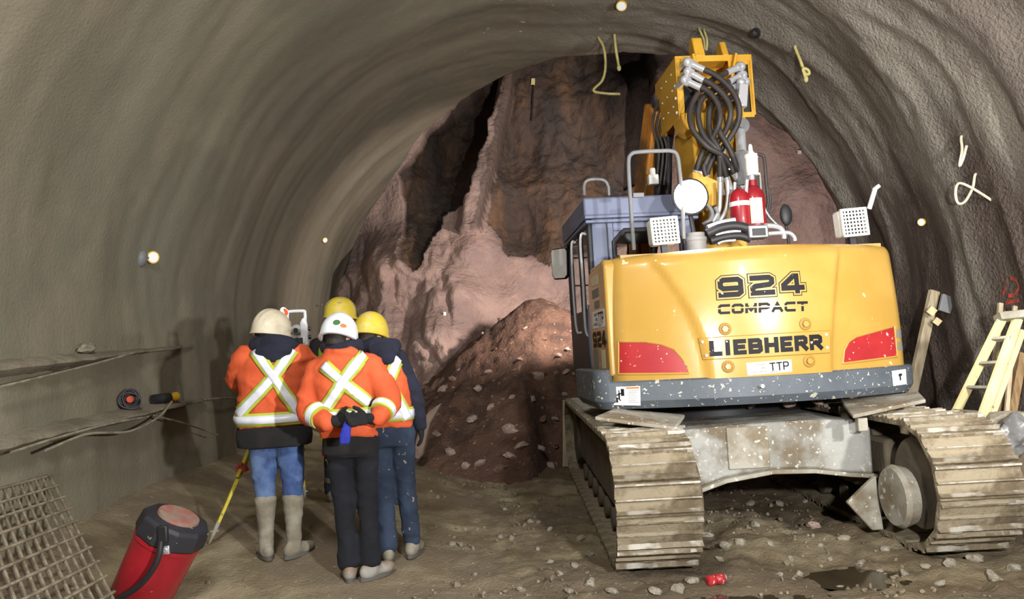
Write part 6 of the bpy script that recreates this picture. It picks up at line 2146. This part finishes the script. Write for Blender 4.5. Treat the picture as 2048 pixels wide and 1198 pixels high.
fr = -(V((0, 1, 0)) - ax * ax.y).normalized(); sd = ax.cross(fr)
mb = MB()
q = ax * (H_ - 0.03) + (fr * 0.9 + V((0.42, 0, 0))).normalized() * 0.205
mb.box(q, (0.04, 0.02, 0.05)); mb.cyl(q, q + fr * 0.02, 0.016)
mb.build('latch', M_chrome, VC, bevel=0.004)
tl_ = V(VC.location)
def vl(px, py, y): return at(px, py, y) - tl_
mb = MB(); mb.tube(smooth_path([vl(322, 1082, 4.47), vl(318, 1110, 4.46), vl(306, 1138, 4.46), vl(280, 1170, 4.48), vl(240, 1196, 4.52), vl(205, 1210, 4.6)], 8), 0.018, 12)
mb.build('hose', M_dark, VC)
mb = MB(); mb.box(vl(326, 1068, 4.49), (0.06, 0.03, 0.10))
mb.build('handle', M_dark, lid, bevel=0.01)

# ------------------------------------------------------------------ targets and pegs
M_tw = pm('target_white', (246, 246, 244), rough=0.4)
M_ty = pm('target_yellow', (214, 176, 62), rough=0.5)
def target(px, py, r, label, name='survey_target', mount=False, trees=None, face=None):
    h = wall_hit(px, py, trees)
    p, n = h[0], h[1]
    n = (n * 0.4 + (CAM - p).normalized() * 0.6).normalized() if face is None else face
    T = empty(name, p + n * 0.05)
    tag(T, label, 'survey target')
    mb = MB(); mb.lathe([(r * .5, -r * .5), (r * 1.0, -r * .5), (r * 1.08, -r * .1), (r * 1.08, r * .25), (r * .9, r * .25)], (0, 0, 0), n, 26)
    mb.build('target_ring', M_ty, T)
    mb = MB(); mb.lathe([(0.001, 0.26 * r), (r * .86, .26 * r), (r * .88, .30 * r), (0.001, .31 * r)], (0, 0, 0), n, 26)
    mb.build('target_disc', M_tw, T)
    mb = MB(); mb.cyl(-n * r * 0.5, -n * 0.045, 0.012)
    if mount:
        q = wall_hit(px - 17, py + 3)[0] - V(T.location)
        mb.ell(q, (0.05, 0.06, 0.085), (0, 0.3, 0)); mb.tube([q, -n * r * .3], 0.016, 8)
    mb.build('target_stem', M_gpaint, T)
target(300, 514, 0.055, 'largest yellow and white survey target disc on the left wall', mount=True)
target(647, 479, 0.042, 'small white survey target on the left wall above the people')
target(1244, 7, 0.058, 'small yellowish survey target on the tunnel crown above the excavator boom')
target(1848, 443, 0.034, 'small white survey target on the right wall beyond the right work lamp')
# square reflectors in the face
def reflector(px, py, w_, h_, label, m, stem=None):
    p, n, _ = wall_hit(px, py, [BV_BACK])
    T = empty('reflector_plate', p + V((0, -0.05, 0)))
    tag(T, label, 'reflector plate')
    mb = MB(); mb.box((0, 0, 0), (w_, 0.02, h_), (0, 0.1, 0))
    mb.build('plate', m, T, bevel=0.004)
    mb = MB(); mb.cyl((0, 0.01, 0), (0, 0.045, 0), 0.012)
    if stem:
        e = wall_hit(*stem, [BV_BACK])[0] + V((0, -0.03, 0)) - V(T.location)
        mb.tube([V((0, 0, -h_ / 2)), e], 0.018, 8)
    mb.build('rod', M_dark, T)
reflector(1066, 165, 0.075, 0.13, 'pale yellow reflector plate on a dark rod high in the soil face', pm('refl_yellow', (252, 240, 170), rough=0.3), (1063, 243))
reflector(1597, 306, 0.06, 0.06, 'small white square reflector on the pink wall right of the boom', M_tw)
reflector(890, 628, 0.045, 0.06, 'tiny white tag on the rock bench left of the muck pile', M_tw)
p, n = on_wall(632, 611)
mb = MB(); mb.cyl(p - n * 0.02, p + V((0.12, -0.05, 0.0)), 0.014, n=10)
tag(mb.build('steel_peg', M_rod), 'short steel peg sticking out of the left wall above the instrument', 'peg')
p, n = on_wall(1512, 66)
mb = MB(); mb.lathe([(0.02, -0.03), (0.055, -0.03), (0.055, 0.03), (0.04, 0.03), (0.04, -0.01), (0.02, -0.01)], p, n, 20)
tag(mb.build('pipe_stub', M_dark), 'dark open pipe stub set in the tunnel crown right of the boom', 'pipe stub')

# ------------------------------------------------------------------ grout hoses hanging out of the vault
M_gh = pm('grout_hose', (206, 194, 128), (190, 176, 112), sc=8, rough=0.6)
M_gh2 = pm('grout_hose_pale', (220, 212, 186), (200, 190, 162), sc=8, rough=0.6)
def hang(path, offs, r, m, label, knob=False):
    p0, n0 = on_wall(*path[0])
    pts = [p0 - n0 * 0.03]
    for (a, b), o in zip(path, offs):
        pts.append(at(a, b, p0.y - o))
    mb = MB(); P_ = smooth_path(pts, 8)
    mb.tube(P_, r, 9)
    if knob:
        mb.ell(P_[-1], (r * 1.6, r * 1.6, r * 2.4), None, 10, 8)
    tag(mb.build('hanging_grout_hose', m), label, 'hose')
hang([(1197, 76), (1207, 95), (1211, 130), (1205, 160), (1187, 181), (1212, 187), (1240, 188)], (0.02, .10, .14, .16, .16, .15, .14), 0.017, M_gh, 'yellowish hose bent to an L hanging from the crown before the soil face')
hang([(1229, 70), (1232, 100), (1238, 136)], (0.02, .10, .12), 0.017, M_gh, 'short straight yellowish hose hanging beside the bent hose', True)
hang([(1398, 57), (1407, 78), (1410, 100)], (0.02, .10, .12), 0.012, M_gh, 'thin yellowish hose above the boom, left one of the pair')
hang([(1408, 60), (1414, 80), (1413, 101)], (0.02, .08, .10), 0.012, M_gh, 'thin yellowish hose above the boom, right one of the pair')
hang([(1590, 95), (1601, 122), (1610, 146), (1618, 148), (1616, 140), (1606, 138), (1612, 158)], (0.02, .10, .14, .16, .17, .17, .16), 0.015, M_gh, 'yellow knotted hose hanging from the right side of the vault', True)
hang([(1922, 275), (1924, 300), (1919, 331), (1926, 318), (1933, 292)], (0.02, .07, .09, .10, .08), 0.011, M_gh2, 'white hose folded in a narrow V on the right wall')
hang([(1950, 350), (1945, 376), (1930, 403), (1916, 406), (1911, 386), (1917, 367), (1940, 374), (1984, 401)], (0.02, .06, .08, .09, .09, .08, .08, .08), 0.011, M_gh2, 'white hose curled in a loop on the right wall')

# ------------------------------------------------------------------ right side: timber, ladder, junk
M_wood = pm('plank_wood', (178, 162, 134), (150, 134, 108), sc=3, stretch=(6, 6, 0.7), rough=0.85, bump=0.2, bsc=30)
M_wood2 = pm('plank_pale', (216, 192, 150), (196, 170, 128), sc=3, stretch=(6, 6, 0.7), rough=0.85)
a, b = on_wall(1890, 582, 0.10)[0], at(1818, 810, 7.0)
b = a + (b - a) * ((a.z - floor_z(b.x, b.y) - 0.02) / (a.z - b.z))
PK = empty('plank', b)
tag(PK, 'long weathered plank leaning on the right wall behind the excavator', 'plank')
mb = MB(); mb.bar((0, 0, 0), a - b, 0.095, 0.045, (0.3, -1, 0.2)); mb.build('board', M_wood, PK, bevel=0.004)
for px, py, s in ((1863, 622, .07), (1874, 643, .06)):
    mb = MB(); mb.box(at(px, py, a.y - 0.12) - b, (s, 0.03, s), (0.2, 0.7, 0)); mb.build('nailed_block', M_wood2, PK, bevel=0.003)
a, b = on_wall(1872, 612, 0.08)[0], at(1838, 700, 7.25)
b = a + (b - a) * ((a.z - 0.4) / (a.z - b.z))
mb = MB(); mb.bar(b, a, 0.03, 0.02, (0, -1, 0)); tag(mb.build('lath', M_wood), 'thin lath leaning behind the long weathered plank', 'lath')
p = on_wall(1903, 606, 0.05)[0]
mb = MB(); mb.box(p, (0.12, 0.03, 0.16), (0, 0.35, 0.2)); tag(mb.build('wall_bracket', M_gpaint, bevel=0.005), 'grey plate fixed on the right wall behind the plank top', 'plate')
# step ladder
M_fib = pm('ladder_cream', (226, 212, 158), (206, 192, 140), sc=4, rough=0.6, speck=[((166, 152, 118), 14, 0.66)])
LD = 5.46
tl, tr_ = at(2003, 640, LD + .1), at(2036, 636, LD + .1)
bl, br = at(1898, 852, LD + .45), at(1944, 890, LD + .1)
def ext(t, b, z=0.32):
    return t + (b - t) * ((t.z - z) / (t.z - b.z))
bl, br = ext(tl, bl), ext(tr_, br)
LA = empty('step_ladder', (bl + br) / 2)
tag(LA, 'cream folding step ladder leaning folded against the right wall', 'ladder')
o0 = V(LA.location)
for a, b in ((tl, bl), (tr_, br)):
    mb = MB(); mb.bar(b - o0, a - o0, 0.075, 0.03, (0.4, -1, 0.2)); mb.build('side_rail', M_fib, LA, bevel=0.004)
for k in range(6):
    t = 0.12 + 0.15 * k
    p, q = tl.lerp(bl, t) - o0, tr_.lerp(br, t) - o0
    mb = MB(); mb.bar(p, q, 0.07, 0.022, (0.2, 0.3, 1)); mb.build('tread', M_alu, LA, bevel=0.004)
mb = MB(); mb.bar(tl - o0 + V((-.03, 0, .02)), tr_ - o0 + V((.05, 0, .02)), 0.10, 0.06, (0.2, 0.3, 1)); mb.build('top_cap', M_alu, LA, bevel=0.008)
for a, b in ((at(2046, 660, LD + .12), at(1962, 892, LD + .2)), (at(2022, 690, LD + .15), at(1995, 760, LD + .3))):
    b = ext(a, b)
    mb = MB(); mb.bar(b - o0, a - o0, 0.045, 0.025, (0.4, -1, 0.2)); mb.build('rear_rail', M_fib, LA, bevel=0.003)
for (a, b, w_, lab) in (((2001, 606), (1996, 660), .035, 'short lath end standing behind the ladder top'), ((2030, 612), (2027, 650), .03, 'narrow lath standing right behind the ladder cap'), ((2018, 730), (1997, 815), .05, 'dark timber post leaning under the ladder'), ((2044, 706), (2024, 815), .06, 'brown timber post at the right edge beside the ladder')):
    p = at(*a, on_wall(*a)[0].y * 0.955); q = at(*b, p.y - 0.02)
    q = ext(p, q, 0.36)
    mb = MB(); mb.bar(q, p, w_, w_ * .8, (0, -1, 0)); tag(mb.build('timber', M_wood if w_ < .05 else pm('old_timber', (140, 112, 78), (104, 82, 56), sc=4, stretch=(6, 6, 1), rough=0.9), bevel=0.003), lab, 'timber')
for k, pth in enumerate(([(2008, 560), (2014, 575), (2006, 590)], [(2022, 556), (2034, 560), (2040, 575), (2030, 590), (2018, 592)], [(2012, 606), (2040, 600)])):
    mb = MB()
    P_ = []
    for a, b in [V((x, y, 0)).lerp(V((x2, y2, 0)), t / 6).to_tuple()[:2] for (x, y), (x2, y2) in zip(pth, pth[1:]) for t in range(7)]:
        P_.append(on_wall(a, b, 0.006))
    for p, n in P_:
        mb.v += [p + V((0, 0, 0.016)), p - V((0, 0, 0.016))]
    mb.f = [(2 * i, 2 * i + 1, 2 * i + 3, 2 * i + 2) for i in range(len(P_) - 1)]
    mb.build('paint_mark', pm('spray_orange', (186, 66, 40), (120, 60, 46), sc=14, rough=0.8), WR)
# junk heap against the wall
def gz(x, y): return floor_z(x, y)
JY = 5.6
p = at(2030, 846, 5.22)
o = bpy.data.objects.new('concrete_chunk', RM[1][1]); COL.objects.link(o); o.location = p; o.scale = (0.17, 0.16, 0.13); o.rotation_euler = (0.1, 0.1, 0.4)
tag(o, 'pale concrete chunk on the junk heap at the right edge', 'chunk')
mb = MB(); mb.box((p.x, p.y + 0.02, (p.z - 0.08 + gz(p.x, p.y)) / 2), (0.36, 0.22, p.z - 0.08 - gz(p.x, p.y)), (0, 0, 0.2))
tag(mb.build('wooden_crate', pm('dark_timber', (92, 78, 62), (70, 58, 46), sc=4, rough=0.9), bevel=0.01), 'dark box standing under the concrete chunk at the right wall', 'box')
def bag(c, r, seed, m, label):
    me = rock_mesh(seed, r, 4, 0.5)
    for v in me.vertices:
        k = 1 + 0.14 * abs(n3(v.co.x * 14 + seed, v.co.y * 14, v.co.z * 14)) + 0.10 * n3(v.co.x * 30, v.co.y * 30, v.co.z * 30 + seed)
        v.co *= k
    o = link('plastic_bag', me, m, angle=30); o.location = c
    tag(o, label, 'bag')
p = at(2024, 872, 5.08); bag(p, (0.15, 0.12, 0.12), 4, pm('bag_grey', (96, 94, 92), (120, 118, 116), sc=6, rough=0.3), 'crumpled grey plastic sheet on the junk heap below the ladder')
p = at(1972, 890, 5.55); bag(p, (0.09, 0.09, 0.07), 9, pm('bag_dark', (70, 70, 72), (100, 100, 102), sc=6, rough=0.25), 'small dark plastic bag under the white conduit arch')
M_pvc = pm('pvc_white', (214, 208, 192), (186, 176, 154), sc=7, rough=0.5)
M_cab = M_cab
M_cable = pm('cable_brown', (104, 88, 70), (78, 66, 52), sc=7, rough=0.8)
JUNK = [([(1957, 902), (1964, 880), (1976, 873), (1988, 884), (1994, 900)], .014, M_pvc, 5.45, 'white conduit bent into an arch on the junk heap'),
        ([(1970, 908), (2000, 898), (2040, 884), (2060, 876)], .018, M_pvc, 5.5, 'straight white conduit sloping up to the right on the junk heap'),
        ([(1975, 914), (1990, 902), (2010, 900), (2030, 902), (2026, 925)], .012, M_pvc, 5.4, 'pale looped conduit in front of the straight white conduit'),
        ([(1968, 852), (1985, 868), (2010, 872), (2035, 880), (2058, 890)], .016, pm('cable_tan', (176, 150, 100), rough=0.6), 5.7, 'tan hose trailing down from the ladder foot'),
        ([(1984, 938), (2010, 940), (2030, 944), (2060, 936)], .016, M_cable, 5.3, 'dark brown cable low on the junk heap'),
        ([(1990, 950), (2020, 952), (2040, 944), (2062, 930)], .014, M_cable, 5.25, 'lowest brown cable of the junk heap'),
        ([(2000, 925), (2020, 912), (2045, 900), (2062, 906)], .014, M_cable, 5.45, 'brown cable looping below the grey plastic sheet'),
        ([(1988, 964), (2004, 956), (2018, 950)], .012, M_pvc, 5.2, 'short white conduit stub near the right track')]
for pth, r, m, y, lab in JUNK:
    mb = MB(); mb.tube(smooth_path([at(a, b, y - 0.04 * i) for i, (a, b) in enumerate(pth)], 8), r, 9)
    tag(mb.build('conduit', m), lab, 'conduit' if 'conduit' in lab else 'cable')
p = at(2048, 935, 5.3)
mb = MB(); mb.box((p.x + 0.04, p.y, p.z - 0.02), (0.13, 0.12, 0.16), (0.05, 0.1, 0.3)); tag(mb.build('wood_block', pm('block_orange', (206, 156, 104), rough=0.8), bevel=0.006), 'orange-brown wooden block at the right edge of the junk heap', 'block')
# body of the heap: trampled rubbish and soil
mb = MB()
hx0, hx1, hy0, hy1 = 3.15, 3.85, 4.7, 6.6
def heap(i, j):
    x, y = lerp(hx0, hx1, i / 40), lerp(hy0, hy1, j / 60)
    e = sm(0, 0.25, i / 40) * sm(0, 0.2, j / 60) * sm(1.0, 0.9, j / 60)
    return (x, y, floor_base(x, y) - 0.04 + e * (0.13 + 0.10 * sm(5.0, 5.8, y) + 0.09 * fbm(x * 4, y * 4, 2, 4)) + 0.03 * n3(x * 14, y * 14, 3) * e)
mb.grid(heap, 41, 61)
tag(mb.build('rubbish_heap', pm('rubbish', (96, 84, 66), (66, 56, 44), sc=7, rough=0.9, bump=0.8, bsc=30, bdist=0.03), angle=180), 'low heap of soil and rubbish along the right wall under the ladder', 'rubbish heap', kind='stuff')

# ------------------------------------------------------------------ loose things on the floor
h = BV_FLOOR.ray_cast(CAM, ray(1432, 1168))[0]
CN = empty('drink_can', (h.x, h.y, h.z + 0.026))
tag(CN, 'crushed red can lying in the mud at the bottom edge', 'can')
mb = MB(); mb.lathe([(0.018, -0.058), (0.026, -0.055), (0.032, -0.046), (0.032, -0.01), (0.024, 0.0), (0.031, 0.012), (0.032, 0.046), (0.026, 0.056), (0.018, 0.058)], (0, 0, 0), (1, 0.25, 0.05), 24)
mb.v = [tuple(V(v) * (1 + 0.10 * n3(v[0] * 40, v[1] * 40, v[2] * 40))) for v in mb.v]
mb.build('can_body', pm('can_red', (176, 44, 48), (150, 36, 40), sc=20, rough=0.4, speck=[((206, 180, 170), 30, 0.63)]), CN)
mb = MB(); ax = V((1, 0.25, 0.05)).normalized(); mb.lathe([(0.001, 0.056), (0.026, 0.058), (0.028, 0.062), (0.022, 0.060), (0.001, 0.060)], (0, 0, 0), ax, 20)
mb.build('can_lid', M_steel, CN)
pp = [(826, 914), (831, 880), (841, 846), (857, 823), (882, 806), (873, 824), (860, 846), (852, 876), (846, 908), (836, 920)]
P_ = [at(a, b, 8.9) for a, b in pp]
mb = MB(); mb.prism([(p.x, p.z) for p in P_][::-1], (0, 8.9, 0), (1, 0, 0), (0, 0, 1), (0.02, 0.10, 0))
o = mb.build('rock_slab', pm('slab_pink', (150, 128, 114), (128, 108, 96), sc=4, rough=0.9, bump=0.4, bsc=20), bevel=0.015)
tag(o, 'curved pale slab of sprayed mortar standing beside the person in the orange vest', 'slab')
a, b = at(1131, 800, 9.5), at(1131, 880, 9.5)
b = a + (b - a) * ((a.z - 0.02) / (a.z - b.z))
mb = MB(); mb.bar(b, a, 0.07, 0.03, (0, -1, 0)); tag(mb.build('board', M_wood, bevel=0.004), 'narrow upright board between muck pile and left track', 'board')
for px, py, r in ((1582, 838, .055), (1640, 846, .045), (1505, 846, .03)):
    p = UL(px, py, -0.85)
    o = bpy.data.objects.new('rock', RM[3][0]); COL.objects.link(o); o.scale = (r, r, r)
    o.location = UM @ V((p.x, p.y, 0.915 + r * 0.3)); o.rotation_euler = (0.2, 0.3, px)
    tag(o, 'pale stone lying on the muddy cross beam under the excavator house', 'rock', 'stones on the cross beam')
# ------------------------------------------------------------------ light
w = bpy.data.worlds.new('world')
SC.world = w
w.use_nodes = True
w.node_tree.nodes['Background'].inputs['Color'].default_value = srgb(205, 205, 200)
w.node_tree.nodes['Background'].inputs['Strength'].default_value = 0.09

def spot(name, loc, target, power, size=0.15, angle=120, blend=0.6, color=(1, 1, 1)):
    l = bpy.data.lights.new(name, 'SPOT')
    l.energy = power
    l.shadow_soft_size = size
    l.spot_size = math.radians(angle)
    l.spot_blend = blend
    l.color = color
    o = bpy.data.objects.new(name, l)
    COL.objects.link(o)
    o.location = loc
    d = V(target) - V(loc)
    o.rotation_euler = d.to_track_quat('-Z', 'Y').to_euler()
    return o
spot('unseen_flood', (1.40, 0.9, 1.62), (-0.5, 7, 1.7), 1000, 0.07, 165, 0.3, (1, 1, 0.99))
spot('unseen_flood', (3.5, 1.8, 2.1), (2.2, 8, 4.0), 740, 0.09, 100, 0.3, (1, 1, 0.99))
spot('floor_fill', (-0.9, 1.0, 5.0), (-0.9, 5.2, 0.0), 800, 0.5, 125, 0.7, (1, 1, 0.99))  # added overhead fill that brightens the floor, no lamp seen there
spot('unseen_flood', (3.0, 0.6, 3.4), (3.9, 4.6, 4.2), 560, 0.10, 95, 0.5, (1, 1, 0.99))  # extra unseen spot added to brighten the upper right wall
spot('cab_front_lamp', (1.6, 9.3, 2.7), (-0.5, 14, 2.4), 760, 0.10, 105, 0.5, (1, 0.87, 0.82))
spot('cab_front_lamp', (2.8, 9.0, 2.6), (3.4, 12.5, 3.4), 300, 0.10, 120, 0.5, (1, 0.87, 0.85))
spot('rear_work_lamp', LAMP_POS, (0.9, 0.0, 2.2), 220, 0.10, 150, 0.5, (0.96, 0.94, 1.0))

vs_ = SC.view_settings
vs_.view_transform = 'Standard'
vs_.look = 'None'
vs_.exposure = 0.0
vs_.gamma = 1.0
vs_.use_curve_mapping = False
cy = SC.cycles
cy.use_denoising = True
cy.max_bounces = 6
cy.diffuse_bounces = 3
cy.glossy_bounces = 3
cy.transmission_bounces = 4
cy.sample_clamp_indirect = 6.0
cy.caustics_reflective = False
cy.caustics_refractive = False
